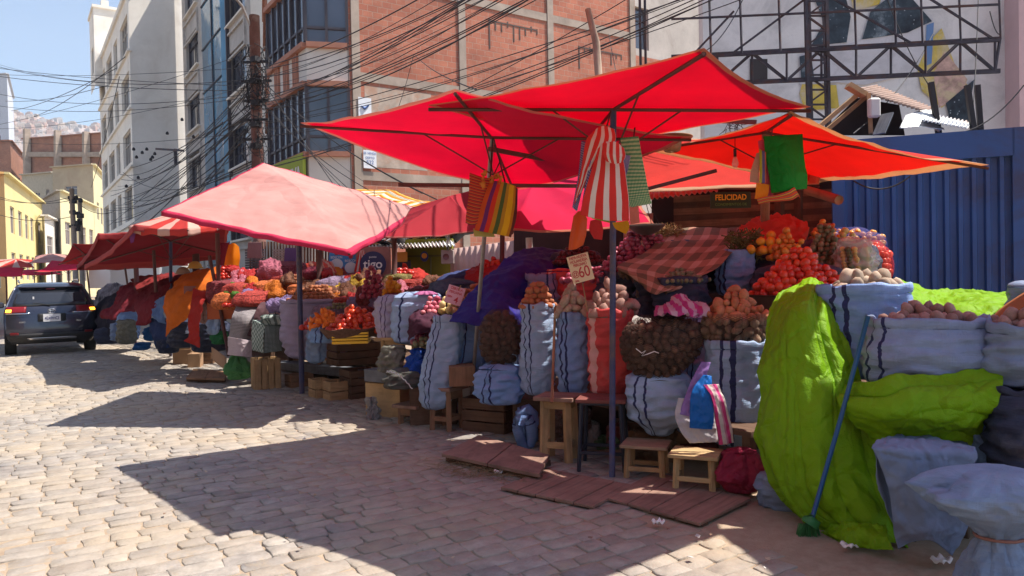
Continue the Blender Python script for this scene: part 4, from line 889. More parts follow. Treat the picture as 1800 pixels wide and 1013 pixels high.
# ---- produce meshes shared by all copies
def blob(name, mat, r, sx=1, sy=1, sz=1, amp=.08, fr=1.4, seed=0, sub=2, stem=None):
    bm = bmesh.new(); bmesh.ops.create_icosphere(bm, subdivisions=sub, radius=1)
    for v in bm.verts:
        p = v.co.copy(); k = 1 + amp * N(p * fr, seed) + amp * .4 * N(p * fr * 3, seed + 4); v.co = Vector((p.x * sx, p.y * sy, p.z * sz)) * r * k
    me = bpy.data.meshes.new(name); bm.to_mesh(me); bm.free()
    me.polygons.foreach_set('use_smooth', [True] * len(me.polygons)); me.materials.append(mat); return me
def pmat(name, c, c2=None, rough=.8, spec=.3, var=.25, sc=22, bump=.3):
    s = NT(name); s.set(rough, 0, spec); v = s.co('Object'); oi = s.n('ObjectInfo'); a = s.noise(v, sc, 5, .7)
    k = s.mix(oi.outputs['Random'], sc3(c, .78), c2 or sc3(c, 1.3)); k = s.mix(1.0, k, s.ramp(a, [(.35, (1 - var,) * 3), (.65, (1.1,) * 3)]), 'MULTIPLY'); s.col(k); s.bump(s.noise(v, sc * 4, 3), bump, .003); return s.m
def kind(name, mat, r, **kw):
    return [blob(name, mat, r, seed=q * 11, **{**kw, 'sx': kw.get('sx', 1) * (1 + .12 * (q - 1))}) for q in range(3)]
KD = {
 'potato': kind('potato', pmat('potato_skin', (.30, .20, .13), (.42, .30, .20)), .034, sx=1.22, sz=.9, amp=.22),
 'long_potato': kind('potato', pmat('dusty_potato_skin', (.36, .28, .21), (.47, .38, .29)), .042, sx=1.45, sz=.88, amp=.2),
 'pink_potato': kind('potato', pmat('pink_potato_skin', (.30, .17, .14), (.40, .25, .21)), .043, sx=1.35, sz=.9, amp=.2),
 'dark_potato': kind('potato', pmat('dark_potato_skin', (.12, .065, .045), (.20, .11, .07)), .034, sx=1.15, sz=.95, amp=.2),
 'orange_potato': kind('potato', pmat('orange_potato_skin', (.46, .17, .08), (.56, .26, .13)), .036, sx=1.25, sz=.9, amp=.2),
 'pale_potato': kind('potato', pmat('pale_potato_skin', (.38, .30, .22), (.50, .41, .31)), .05, sx=1.3, sz=.85, amp=.18),
 'tomato': kind('tomato', pmat('tomato_skin', (.62, .035, .02), (.70, .09, .03), rough=.25, spec=.5, var=.12, sc=8, bump=.05), .038, sx=1.1, sz=.9, amp=.08, fr=1),
 'orange': kind('orange', pmat('orange_skin', (.80, .30, .02), (.75, .40, .04), rough=.4, var=.1, bump=.2), .05, amp=.04),
 'red_onion': kind('red_onion', pmat('red_onion_skin', (.26, .03, .07), (.38, .06, .11), rough=.35, spec=.5), .033, amp=.12, sz=1.05),
 'dark_onion': kind('onion', pmat('dark_onion_skin', (.10, .03, .04), (.18, .06, .06), rough=.4), .030, amp=.12),
 'apple': kind('fruit', pmat('fruit_skin', (.62, .13, .03), (.72, .34, .05), rough=.35), .032, amp=.08),
 'lime': kind('fruit', pmat('green_fruit_skin', (.16, .16, .08), (.26, .24, .13), rough=.5), .028, amp=.1, sx=1.1),
 'yellow': kind('fruit', pmat('yellow_fruit_skin', (.70, .50, .16), (.78, .62, .30), rough=.45), .042, amp=.08),
 'pink_fruit': kind('fruit', pmat('pink_fruit_skin', (.62, .10, .20), (.72, .25, .28), rough=.45), .032, amp=.08),
 'carrot': kind('carrot', pmat('carrot_skin', (.80, .17, .02), (.85, .26, .04), rough=.5), .026, sx=3.0, amp=.12),
}
KN = {'long_potato': 'potato', 'pink_potato': 'potato', 'dark_potato': 'potato', 'orange_potato': 'potato', 'pale_potato': 'potato', 'dark_onion': 'onion', 'apple': 'fruit', 'lime': 'fruit', 'yellow': 'fruit', 'pink_fruit': 'fruit'}
QUEUE = []
def place(kd, pts, label, group, sc=1.0, flatrot=False, cat=None):
    for p in pts: QUEUE.append((KN.get(kd, kd), kd, Vector(p), label, group, sc, flatrot, cat))
def flush():
    by = {}
    for q in QUEUE: by.setdefault(q[0], []).append(q)
    for nm, L in by.items():
        L.sort(key=lambda q: -q[5] * KD[q[1]][1].vertices[0].co.length / (q[2] - CAM).dot(FW))
        for q in L[:296]: place1(q[1], [q[2]], q[3], q[4], q[5], q[6], q[7])
        rest = L[296:]
        if rest:
            mats = []; bm = bmesh.new()
            for q in rest:
                me = random.choice(KD[q[1]]); m_ = me.materials[0]
                if m_ not in mats: mats.append(m_)
                k = q[5] * R(.86, 1.14); E = Matrix.Translation(q[2]) @ Matrix.Rotation(R(0, 6.28), 4, 'Z') @ Matrix.Rotation(R(0, 6.28), 4, 'X') @ Matrix.Scale(k, 4); n0 = len(bm.verts); f0 = len(bm.faces); bm.from_mesh(me); bm.verts.ensure_lookup_table(); bm.faces.ensure_lookup_table(); mi = mats.index(m_)
                for v in bm.verts[n0:]: v.co = E @ v.co
                for f in bm.faces[f0:]: f.material_index = mi; f.smooth = True
            me = bpy.data.meshes.new(nm + '_pile'); bm.to_mesh(me); bm.free()
            for m_ in mats: me.materials.append(m_)
            o = bpy.data.objects.new(nm + '_pile', me); COL.objects.link(o); tag(o, 'the many smaller looking %s farther back in the piles and net bags' % {'potato': 'potatoes', 'tomato': 'tomatoes'}.get(nm, nm.replace('_', ' ') + 's'), nm.replace('_', ' '), None, 'stuff')
def place1(kd, pts, label, group, sc=1.0, flatrot=False, cat=None):
    nm = KN.get(kd, kd)
    for p in pts:
        o = bpy.data.objects.new(nm, random.choice(KD[kd])); COL.objects.link(o); o.location = p
        o.rotation_euler = (R(-.4, .4), R(-.4, .4), R(0, 6.28)) if flatrot else (R(0, 6.28), R(0, 6.28), R(0, 6.28)); k = sc * R(.80, 1.18); o.scale = (k, k * R(.9, 1.1), k * R(.88, 1.08)); tag(o, label, cat or nm.replace('_', ' '), group)
def merged(kd, pts, name, label, sc=1.0, parent=None, cat='produce', k_='stuff', flatrot=False):
    bm = bmesh.new()
    for p in pts:
        me = random.choice(KD[kd]); k = sc * R(.86, 1.14); E = Matrix.Translation(p) @ (Matrix.Rotation(R(0, 6.28), 4, 'Z') @ Matrix.Rotation(0 if flatrot else R(0, 6.28), 4, 'X')) @ Matrix.Scale(k, 4)
        n0 = len(bm.verts); bm.from_mesh(me); bm.verts.ensure_lookup_table()
        for v in bm.verts[n0:]: v.co = E @ v.co
    me = bpy.data.meshes.new(name); bm.to_mesh(me); bm.free(); me.polygons.foreach_set('use_smooth', [True] * len(me.polygons)); me.materials.append(KD[kd][0].materials[0])
    o = bpy.data.objects.new(name, me); COL.objects.link(o)
    if parent: attach(o, parent); o['kind'] = k_
    else: tag(o, label, cat, None, k_)
    return o
def heap(C, rx, ry, h, r, face=0, keep=2.3, steep=.9, jit=.42):
    """positions of a heaped pile, outer layers only"""
    pts = []; k = 0; z = 0; RM = rotz(face + math.pi / 2)
    while z < h:
        sh_ = max(.02, 1 - (z / h) ** 1.15 * steep); ax, ay = rx * sh_, ry * sh_; sp = 1.86 * r; i = 0; y = -ay
        while y <= ay:
            x = -ax + (i % 2) * sp / 2
            while x <= ax:
                q = math.hypot(x / ax, y / ay) if ax > 1e-4 and ay > 1e-4 else 0
                if q <= 1.0 and (q > 1 - keep * sp / max(ax, 1e-4) or z > h - 3 * r): pts.append(C + RM @ Vector((x + R(-1, 1) * r * jit, y + R(-1, 1) * r * jit, 0)) + Z_ * (z + R(-.5, .5) * r * jit))
                x += sp
            y += sp * .87; i += 1
        z += r * 1.45; k += 1
    return pts
def seen(pts, c, k=-.35):
    v = (CAM - c); v.z = 0; v.normalize(); out = []
    for p in pts:
        q = p - c; q.z = 0
        if q.length < .05 or q.normalized().dot(v) > k: out.append(p)
    return out
def sackheap(S, kd, h, label, group, sc=1.0, mode='one', frac=.86, z=.0, steep=.85):
    r = KD[kd][1].vertices[0].co.length * sc * .98
    pts = heap(S['C'] + Z_ * (r * .7 + .015 + z), S['rx'] * frac, S['ry'] * frac, h, r, S['face'], steep=steep)
    pts = seen(pts, S['C'])
    if mode == 'one': place(kd, pts, label, group, sc)
    else: merged(kd, pts, kd, label, sc)
    return pts
# ---- timber
WOODL = wood('pale_wood', (.42, .27, .14)); WOODM = wood('brown_wood', (.26, .15, .09)); WOODD = wood('dark_wood', (.13, .08, .055)); WOODR = wood('reddish_wood', (.28, .175, .135)); WOODG = wood('grey_blue_board', (.16, .17, .19)); PLY = wood('chipboard', (.46, .31, .16), var=.25)
CARD = MT('cardboard', (.36, .22, .13), var=.15, scale=3)
def ground_at(px, py, z=0): return G(px, py, z)
def L2W(o, a):
    Rm = rotz(a); return lambda x, y, z: o + Rm @ Vector((x, y, z))
def stool(label, px, py, w, d, h, a, mat, mat2=None, splay=.03, leg=.045, top=.035, apron=.07, rail=.3, rails=('f', 'b', 'l', 'r'), group='stools in front of the potato stall', name='wooden_stool', z0=0, over=.02):
    o = G(px, py, z0); root = empty(name, o, label, 'stool', group); T = L2W(o, a); mat2 = mat2 or mat
    sx, sy = w / 2 - leg, d / 2 - leg
    for (x, y) in ((-1, -1), (1, -1), (1, 1), (-1, 1)):
        m_ = MB(); m_.bar(T(x * (sx + splay), y * (sy + splay), 0), T(x * sx, y * sy, h - top), leg, leg); m_.build('leg', mat, root, bevel=.003)
    m_ = MB(); nb = 1 if w < .34 else 2
    for k in range(nb): m_.box(T(0, (k - (nb - 1) / 2) * (d + 2 * over) / nb, h - top / 2), (w + 2 * over, (d + 2 * over) / nb - .003 * (nb > 1), top), rotz(a))
    m_.build('seat', mat2, root, bevel=.004)
    if apron:
        for s_, (x, y, ww, dd) in enumerate(((0, -sy - leg * .3, 2 * sx, .022), (0, sy + leg * .3, 2 * sx, .022), (-sx - leg * .3, 0, .022, 2 * sy), (sx + leg * .3, 0, .022, 2 * sy))):
            m_ = MB(); m_.box(T(x, y, h - top - apron / 2 - .001), (ww, dd, apron), rotz(a)); m_.build('apron', mat, root, bevel=.003)
    kk = splay * (1 - rail); dct = {'f': (0, -sy - kk, 2 * sx + 2 * kk, .024), 'b': (0, sy + kk, 2 * sx + 2 * kk, .024), 'l': (-sx - kk, 0, .024, 2 * sy + 2 * kk), 'r': (sx + kk, 0, .024, 2 * sy + 2 * kk)}
    for q in rails:
        x, y, ww, dd = dct[q]; m_ = MB(); m_.box(T(x, y, h * rail), (ww, dd, leg * 1.0), rotz(a)); m_.build('rail', mat, root, bevel=.003)
    return root
def crate(label, c, w, d, h, a, mat, slats=4, vertical=False, group='crates and boxes under the stalls', name='wooden_crate', gap=.014, cat='crate', lid=False):
    """open slatted crate, c = base centre"""
    root = empty(name, c, label, cat, group); T = L2W(c, a); th = .014
    sides = (('x', 0, -d / 2, w), ('x', 0, d / 2, w), ('y', -w / 2, 0, d), ('y', w / 2, 0, d))
    for kd_, x, y, L in sides:
        m_ = MB()
        if vertical:
            n = max(3, int(L / .085)); ww = L / n
            for k in range(n):
                t = -L / 2 + (k + .5) * ww; sz = (ww - gap, th, h) if kd_ == 'x' else (th, ww - gap, h); m_.box(T(x + (t if kd_ == 'x' else 0), y + (t if kd_ == 'y' else 0), h / 2 + R(-.004, .004)), sz, rotz(a))
            for zz in (.06, h - .06): m_.box(T(x * .94, y * .94, zz), ((L * .92, th, .05) if kd_ == 'x' else (th, L * .92, .05)), rotz(a))
        else:
            hh = h / slats
            for k in range(slats): m_.box(T(x, y, (k + .5) * hh), ((L - (0 if kd_ == 'x' else th * 2.2), th, hh - gap) if kd_ == 'x' else (th, L - th * 2.2, hh - gap)), rotz(a + R(-.006, .006)))
        m_.build('slatted_side', mat, root, bevel=.002)
    for sx in (-1, 1):
        for sy in (-1, 1):
            m_ = MB(); m_.box(T(sx * (w / 2 - th * 1.9), sy * (d / 2 - th * 1.9), h / 2), (.026, .026, h - .01), rotz(a)); m_.build('corner_post', mat, root)
    m_ = MB(); m_.box(T(0, 0, .012), (w - .04, d - .04, .012), rotz(a)); m_.build('bottom', mat, root)
    if lid: m_ = MB(); m_.box(T(0, 0, h + .008), (w + .01, d + .01, .015), rotz(a)); m_.build('lid', mat, root)
    return root
def box(label, c, w, d, h, a, mat, name='box', cat='box', group=None, bev=.005, flaps=False):
    m_ = MB(); m_.box(Vector(c) + Z_ * h / 2, (w, d, h), rotz(a)); o = tag(m_.build(name, mat, bevel=bev), label, cat, group)
    if flaps:
        T = L2W(Vector(c), a); m_ = MB(); m_.quad(T(-w / 2, -d / 2 - .001, h), T(w / 2, -d / 2 - .001, h), T(w / 2, -d / 2 - .10, h + .05), T(-w / 2, -d / 2 - .10, h + .05)); m_.quad(T(-w / 2 - .001, -d / 2, h), T(-w / 2 - .001, d / 2, h), T(-w / 2 - .08, d / 2, h - .08), T(-w / 2 - .08, -d / 2, h - .08)); m_.build('flap', mat, o, solid=.004)
    return o
def boards(label, pts, th, mat, n=4, lift=.03, name='duckboard', group='wooden duckboards on the cobbles', along=0):
    """low platform over a ground quad (px,py): boards laid across"""
    q = [G(*p, th + lift) for p in pts]; q = [Vector((p.x, p.y, 0)) for p in q]; root = empty(name, sum(q, Vector()) / 4, label, 'platform', group)
    A, B, C_, D = q
    for k in range(n):
        t0, t1 = k / n, (k + 1) / n - .012; a, b_, c_, d_ = A.lerp(B, t0), A.lerp(B, t1), D.lerp(C_, t1), D.lerp(C_, t0); z1 = lift + th + R(-.003, .003); z0 = lift
        m_ = MB(); vs = [p + Z_ * z for z in (z0, z1) for p in (a, b_, c_, d_)]; L = (d_ - a).length; uu = R(0, 5)
        m_.add(vs, [(3, 2, 1, 0), (4, 5, 6, 7), (0, 1, 5, 4), (1, 2, 6, 5), (2, 3, 7, 6), (3, 0, 4, 7)], [[(uu, 0), (uu, .2), (uu + L, .2), (uu + L, 0)], [(uu, 0), (uu, .2), (uu + L, .2), (uu + L, 0)], [(uu, 0), (uu, .2), (uu, .24), (uu, .24)], [(uu, 0), (uu + L, 0), (uu + L, .04), (uu, .04)], [(uu, 0), (uu, .2), (uu, .24), (uu, .24)], [(uu, 0), (uu + L, 0), (uu + L, .04), (uu, .04)]]); m_.build('board', mat, root, bevel=.003)
    for t in (.12, .88):
        m_ = MB(); m_.bar(A.lerp(D, t).lerp(B.lerp(C_, t), .02) + Z_ * lift * .5, A.lerp(D, t).lerp(B.lerp(C_, t), .98) + Z_ * lift * .5, .06, lift - .004); m_.build('bearer', WOODD, root)
    return root
def netbag(label, px, yt, yb, wpx, d, kd, netc, prof, group, n=90, sc=1.0, dr=.75, name='net_bag', lean=0, nm='black_net', individual=True, plabel='', pgroup='', nn=40, core=(.03, .018, .014), turn=0):
    """net bag: dark core, produce packed on it, see-through netting over it"""
    B = P(px, yb, d); T = P(px + lean, yt, d); h = T.z - B.z; rx = wpx / 2 / FPX * d; ry = rx * dr; face = math.atan2((CAM - B).y, (CAM - B).x); RM = rotz(face + math.pi / 2); r = .034 * sc
    sd = R(0, 50)
    def S(u, v, off=0):
        k = spline([Vector((q, 0, 0)) for q in prof], v).x; th = u * 2 * math.pi; a = max(.0, rx * k + off); b_ = max(.0, ry * k + off)
        q = Vector((math.cos(th) * a, math.sin(th) * b_, 0)); q *= 1 + .05 * N((math.cos(th) * 2, math.sin(th) * 2, v * 3), sd); return B.lerp(T, v) + RM @ q + Z_ * off * (1.0 if v > .9 else 0)
    mb = MB(); mb.grid(lambda u, v: S(u, v, .012), 40, 30, closed=True, uvf=lambda u, v: (u + turn, v)); net = mb.build(name, netmat(nm, netc, nn, .80)); tag(net, label, 'net bag', group)
    mb = MB(); mb.grid(lambda u, v: S(u, v, -r * 1.75), 30, 20, closed=True); mb.build('packed_contents', flat('core_' + nm, core, .9), net)
    pts = []; v = .03
    while v < .985:
        k = spline([Vector((q, 0, 0)) for q in prof], v).x; per = 2 * math.pi * math.sqrt(((rx * k) ** 2 + (ry * k) ** 2) / 2); m_ = max(1, int(per / (r * 2.02))); o_ = R(0, 1)
        for i in range(m_):
            u = (i + o_) / m_; c = S(u, v, -r * .95); out = RM @ Vector((math.cos(u * 6.2832), math.sin(u * 6.2832), 0))
            if out.dot((CAM - c).normalized()) > -.15: pts.append(c + Vector((R(-1, 1), R(-1, 1), R(-1, 1))) * r * .42)
        v += r * 1.62 / h
    if individual: place(kd, pts, plabel, pgroup, sc * .98)
    else: merged(kd, pts, 'net_bag_contents', None, sc, parent=net)
    return net, len(pts)
# ================================================================== GOODS IN FRONT
A34 = -YAW
# hidden carcass of the stall: plank tables in tiers
def table(label, x0, x1, y0, y1, h, mat=WOODD, group='plank tables carrying the goods'):
    root = empty('stall_table', ((x0 + x1) / 2, (y0 + y1) / 2, 0), label, 'table', group); n = max(2, int((x1 - x0) / .22)); mb = MB()
    for k in range(n): mb.box((x0 + (k + .5) * (x1 - x0) / n, (y0 + y1) / 2, h - .02), ((x1 - x0) / n - .006, y1 - y0, .04))
    mb.build('table_top', mat, root)
    for (x, y) in ((x0 + .08, y0 + .08), (x1 - .08, y0 + .08), (x0 + .08, y1 - .08), (x1 - .08, y1 - .08), (x0 + .08, (y0 + y1) / 2), (x1 - .08, (y0 + y1) / 2)):
        m_ = MB(); m_.box((x, y, (h - .04) / 2), (.07, .07, h - .042)); m_.build('leg', mat, root)
    m_ = MB(); m_.box((x1 - .03, (y0 + y1) / 2, h * .5), (.03, y1 - y0 - .3, h * .7)); m_.build('back_board', mat, root)
    return root
table('low plank table under the front sacks of the potato stall', 4.25, 5.3, 3.35, 8.6, .47)
table('higher plank table at the back of the potato stall', 5.35, 6.8, 3.4, 9.2, .86)
table('low plank table under the lilac sacks of the second stall', 4.1, 5.4, 9.4, 13.6, .42)
table('higher plank table behind the carrots and tomatoes of the second stall', 5.45, 7.2, 9.4, 13.8, .8)
table('plank table beneath the green tarpaulin on the right', 4.6, 6.2, 1.3, 3.1, .80)
table('plank table under the orange and maroon covers', 4.0, 6.0, 14.2, 22, .8)
# ---- sacks of the front stall, left to right
GS = 'striped potato sacks standing along the front of the stall'
s4 = sack('tall leaning pale blue sack with two navy stripes left of the grey steel pole', 764, 566, 722, 62, 7.7, SACKW, 'open', turn=.335, lean=(24, 0), group=GS, tw=.96, seed=3)
sackheap(s4, 'orange_potato', .03, 'small reddish potato in the tall leaning sack left of the steel pole', 'potatoes in the leaning sack', .8)
s5 = sack('shorter blue striped sack leaning behind the grey steel pole', 822, 574, 662, 56, 7.9, SACKB, 'open', turn=.31, lean=(6, 0), group=GS, seed=5)
sackheap(s5, 'orange_potato', .05, 'small orange potato in the sack behind the steel pole', 'potatoes behind the steel pole', .75)
sack('crumpled blue half filled sack lying below the net bag of dark potatoes', 882, 648, 712, 78, 7.05, SACKB, 'closed', turn=.33, group=GS, seed=8, lump=.06, wr=.02, bulge=.16)
s8 = sack('tall pale blue sack with wavy navy stripes heaped with orange potatoes', 946, 546, 697, 62, 6.95, SACKW, 'open', turn=.33, group=GS, seed=12, lean=(-2, 0), bulge=.05)
sackheap(s8, 'orange_potato', .25, 'round orange brown potato heaped on the tall sack by the wooden stick', 'orange potatoes heaped on a sack', 1.0, frac=1.0)
s9 = sack('narrow blue sack with bold navy stripes holding long dusty potatoes', 1007, 560, 700, 56, 6.6, SACKB1, 'open', turn=.30, group=GS, seed=15, bulge=.05)
sackheap(s9, 'long_potato', .26, 'long dusty potato heaped under the price card', 'long dusty potatoes', 1.0, frac=1.15)
s10 = sack('red sack with a pink side stripe behind the blue pole', 1072, 557, 697, 78, 6.35, SACKR, 'open', turn=.30, group=GS, seed=18, bulge=.05, tw=1.1)
sackheap(s10, 'pink_potato', .26, 'large pinkish potato heaped on the red sack', 'pinkish potatoes on the red sack', 1.0, frac=1.2)
sack('white striped sack tapering to a corner beneath the big black net bag', 1158, 664, 768, 104, 5.95, SACKW, 'closed', turn=.32, group=GS, seed=21, bw=.5, lean=(2, 0), bulge=.12, tw=1.1)
s14 = sack('large pale blue sack with two straight navy stripes next to the green tarpaulin', 1290, 612, 786, 104, 5.7, sackmat('broad_stripe_sack', (.34, .48, .72), w=.009), 'open', turn=.275, group=GS, seed=24, bw=.75, bulge=.08)
# net bags
PN = 'dark potatoes packed in the black net bags'
netbag('black net bag of small dark potatoes tapering over the crumpled blue sack', 880, 546, 652, 76, 7.1, 'dark_potato', (.07, .045, .035), (.25, .62, .86, 1.0, 1.02, .95, .75, .35), 'black net bags of potatoes', sc=1.0, name='net_bag', plabel='dark brown potato inside the net bag beside the steel pole', pgroup='potatoes in the left net bag')
netbag('big bulging black net bag of potatoes with a white thread across its waist', 1150, 556, 690, 140, 5.9, 'dark_potato', (.06, .04, .03), (.06, .30, .56, .78, .93, 1.0, 1.0, .92, .5), 'black net bags of potatoes', sc=.92, nn=44, lean=18, plabel='brown potato inside the big bulging net bag', pgroup='potatoes in the big net bag')
mb = MB(); mb.tube([P(1118, 613, 5.45), P(1128, 621, 5.42), P(1135, 616, 5.42), P(1128, 626, 5.42), P(1140, 622, 5.42), P(1150, 618, 5.42), P(1158, 621, 5.42)], .0035, 4); tag(mb.build('thread', WHITE), 'loose white thread knotted on the big black net bag', 'thread')
nb3, _ = netbag('black net bag of brown potatoes sagging over the large striped sack by the green tarpaulin', 1288, 553, 618, 112, 5.75, 'potato', (.06, .04, .03), (.30, .66, .90, 1.0, 1.02, 1.0, .97), 'black net bags of potatoes', sc=1.0, nn=44, plabel='brown potato inside the net bag over the large striped sack', pgroup='potatoes in the right net bag', lean=6)
C3 = P(1293, 556, 5.75); f3 = math.atan2((CAM - C3).y, (CAM - C3).x)
place('orange_potato', seen(heap(C3, .24, .18, .21, .035, f3, steep=.86), C3), 'ochre potato piled high on top of the right hand net bag', 'ochre potatoes piled on the right net bag', 1.05)
# sacks of the middle row
sb = sack('upright blue sack with a navy double stripe standing beside the checked blanket', 1292, 452, 522, 62, 7.0, SACKB1, 'open', turn=.33, seed=30, group='sacks in the second row')
sp = sack('small violet blue open sack in the hollow of the violet tarpaulin', 955, 492, 540, 62, 7.9, sackmat('violet_sack', (.30, .26, .48)), 'open', turn=.2, seed=31, group='sacks in the second row')
for (lb, px, yt, yb, w, d, mt_, kd, h, sc) in (
    ('dark open sack of green herbs behind the pink striped bag', 1195, 500, 560, 90, 6.7, SACKD, 'lime', .10, .8), ('dark sack of small onions behind the pinkish potatoes', 1150, 500, 560, 70, 6.9, SACKD, 'dark_onion', .12, 1),
    ('maroon sack of red onions under the price card', 1030, 500, 560, 80, 7.4, SACKR, 'red_onion', .16, 1.0), ('dark sack of red onions behind the blue pole', 1085, 490, 560, 80, 7.3, SACKD, 'red_onion', .18, 1.0)):
    q = sack(lb, px, yt, yb, w, d, mt_, 'open', seed=px, group='sacks in the second row'); sackheap(q, kd, h, {'lime': 'small dull green fruit in the dark sack', 'dark_onion': 'small dark onion behind the pinkish potatoes', 'red_onion': 'red onion heaped ' + ('under the price card' if px == 1030 else 'behind the blue pole')}[kd], 'onions and greens of the second row ' + ('left' if px < 1060 else 'right'), sc, frac=1.1)
# mound of red onions top and herbs
Cq = P(1130, 470, 7.6); place('red_onion', seen(heap(Cq, .42, .30, .40, .033, f3, steep=.8), Cq), 'red onion on the high mound behind the blue pole', 'red onions on the high mound')
# ---- second tier support sacks at the back
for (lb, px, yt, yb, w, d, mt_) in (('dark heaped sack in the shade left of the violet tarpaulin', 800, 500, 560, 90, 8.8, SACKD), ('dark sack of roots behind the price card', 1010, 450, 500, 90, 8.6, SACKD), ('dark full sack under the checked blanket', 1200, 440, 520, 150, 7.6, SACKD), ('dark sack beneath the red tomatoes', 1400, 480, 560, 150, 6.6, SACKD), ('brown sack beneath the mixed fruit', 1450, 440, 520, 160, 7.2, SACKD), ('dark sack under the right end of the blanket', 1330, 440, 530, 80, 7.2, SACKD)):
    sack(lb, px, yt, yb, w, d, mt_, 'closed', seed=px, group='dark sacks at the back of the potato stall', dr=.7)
# ---- tomatoes and mixed fruit, right
def mound(kd, px, py, d, rx, ry, h, label, group, sc=1.0, mode='one', steep=.88, k=-.2):
    C = P(px, py, d); f = math.atan2((CAM - C).y, (CAM - C).x); r = KD[kd][1].vertices[0].co.length * sc; pts = seen(heap(C, rx, ry, h, r, f, steep=steep), C, k)
    if mode == 'one': place(kd, pts, label, group, sc)
    else: merged(kd, pts, kd + '_heap', label, sc)
    return len(pts)
mound('tomato', 1405, 515, 6.2, .40, .30, .38, 'ripe red tomato on the big mound left of the green tarpaulin', 'tomatoes on the big mound', 1.0)
mb = MB(); c0 = P(1405, 517, 6.2); mb.tube([c0, c0 - Z_ * .02, c0 - Z_ * .35], [.42, .40, .34], 20); tag(mb.build('basket', WOODD), 'dark basket under the mound of tomatoes', 'basket')
mound('orange', 1355, 440, 6.9, .20, .16, .18, 'orange or papaya beside the wooden post', 'oranges by the wooden post', 1.0)
mound('lime', 1452, 470, 6.9, .17, .15, .42, 'small grey green fruit in the tall heap beside the tomatoes', 'grey green fruit heap', 1.0, steep=.7)
mound('apple', 1385, 452, 6.8, .20, .15, .26, 'orange and red fruit between the tomatoes and the green fruit', 'small mixed fruit heap', 1.0)
mound('apple', 1450, 420, 7.4, .16, .14, .20, 'yellow orange fruit at the top of the fruit heap', 'fruit at the top of the heap', .9)
mound('yellow', 1488, 470, 7.0, .10, .10, .36, 'yellow fruit beside the clear plastic bag', 'yellow fruit beside the bag', .8, steep=.6)
netbag('red net bag of fruit slumped at the right end of the fruit heap', 1530, 425, 500, 70, 7.2, 'tomato', (.45, .02, .03), (.7, .95, 1, .95, .8, .3), 'coloured net bags', sc=1.0, nm='red_net', individual=False, nn=60, core=(.3, .02, .02))
netbag('blue net bag drooping behind the grey green fruit', 1490, 402, 450, 120, 7.9, 'apple', (.05, .05, .25), (.8, 1, 1, .85, .3), 'coloured net bags', nm='blue_net', individual=False, nn=60, core=(.04, .03, .10))
# clear plastic bag
s = NT('clear_plastic'); s.set(.25, 0, .6); s.b.inputs['Base Color'].default_value = (.75, .72, .65, 1); t = s.n('BsdfTransparent'); mx = s.n('MixShader'); mx.inputs[0].default_value = .42; s.l(t.outputs[0], mx.inputs[1]); s.l(s.b.outputs[0], mx.inputs[2]); s.l(mx.outputs[0], s.out.inputs[0]); v = s.co('Object'); s.bump(s.noise(v, 14, 5, .7), .9, .02); CLEAR = s.m
bag = sack('clear plastic bag of yellow and green vegetables with a gathered top', 1502, 425, 492, 66, 6.6, CLEAR, 'closed', seed=44, name='plastic_bag', tw=.9, lump=.05)
C = bag['B'] + Z_ * .03; pts = []
for k in range(9):
    for i in range(12):
        a = i / 12 * 6.28 + k; pts.append(C + Vector((math.cos(a) * .125, math.sin(a) * .10, k * .03)))
merged('yellow', pts[::2], 'vegetables', None, .62, parent=bag['o']); merged('lime', pts[1::2], 'vegetables', None, .8, parent=bag['o'])
# ---- right stall: pale potatoes and big blue sacks
s17 = sack('blue striped sack heaped with pale sunlit potatoes above the green tarpaulin', 1528, 516, 668, 148, 5.0, SACKB1, 'open', turn=.31, seed=50, tw=1.0, rim=.05, group='big blue sacks on the green tarpaulin', bulge=.04, lean=(-8, 0))
sackheap(s17, 'pale_potato', .13, 'big pale potato in the sunlit sack on the right', 'pale potatoes in the sunlit sack', .98, frac=.82)
s18 = sack('squat bulging blue grey sack with its rim rolled open above the green swag', 1630, 574, 682, 190, 4.6, sackmat('faded_blue_sack', (.26, .35, .56)), 'open', turn=.37, seed=53, rim=.05, group='big blue sacks on the green tarpaulin', bulge=.1, lump=.05, bw=1.02)
sackheap(s18, 'pink_potato', .09, 'brown potato in the squat sack with the rolled rim', 'potatoes in the squat sack', .95, frac=.8)
s19 = sack('grey blue open sack cut by the right edge of the frame', 1812, 585, 682, 160, 4.25, SACKG, 'open', turn=.1, seed=56, rim=.05, group='big blue sacks on the green tarpaulin', bulge=.1, lump=.04)
sackheap(s19, 'pink_potato', .11, 'brown potato in the sack at the right edge', 'potatoes in the right edge sack', .95, frac=.85)
cloth_thing('orange_cloth', 'orange brown cloth fold rising behind the right edge sack', 'cloth', [[(1735, 590, 4.6), (1770, 560, 4.6), (1830, 520, 4.6)], [(1730, 575, 4.7), (1765, 540, 4.7), (1830, 500, 4.7)], [(1740, 560, 4.9), (1780, 528, 4.9), (1840, 490, 4.9)]], cloth('orange_cloth', (.52, .2, .08)), fold=.02, ff=3)
sack('upper grey sack mouth folded back at the right edge', 1845, 505, 600, 120, 4.9, SACKG, 'closed', seed=57, group='big blue sacks on the green tarpaulin')
sack('dark navy bin bag standing under the right edge sacks', 1802, 692, 850, 120, 4.1, SACKD, 'open', seed=60, rim=.03, name='dark_sack')
sack('bluish sack end hanging below the green swag', 1735, 735, 830, 60, 4.25, SACKB, 'closed', seed=61)
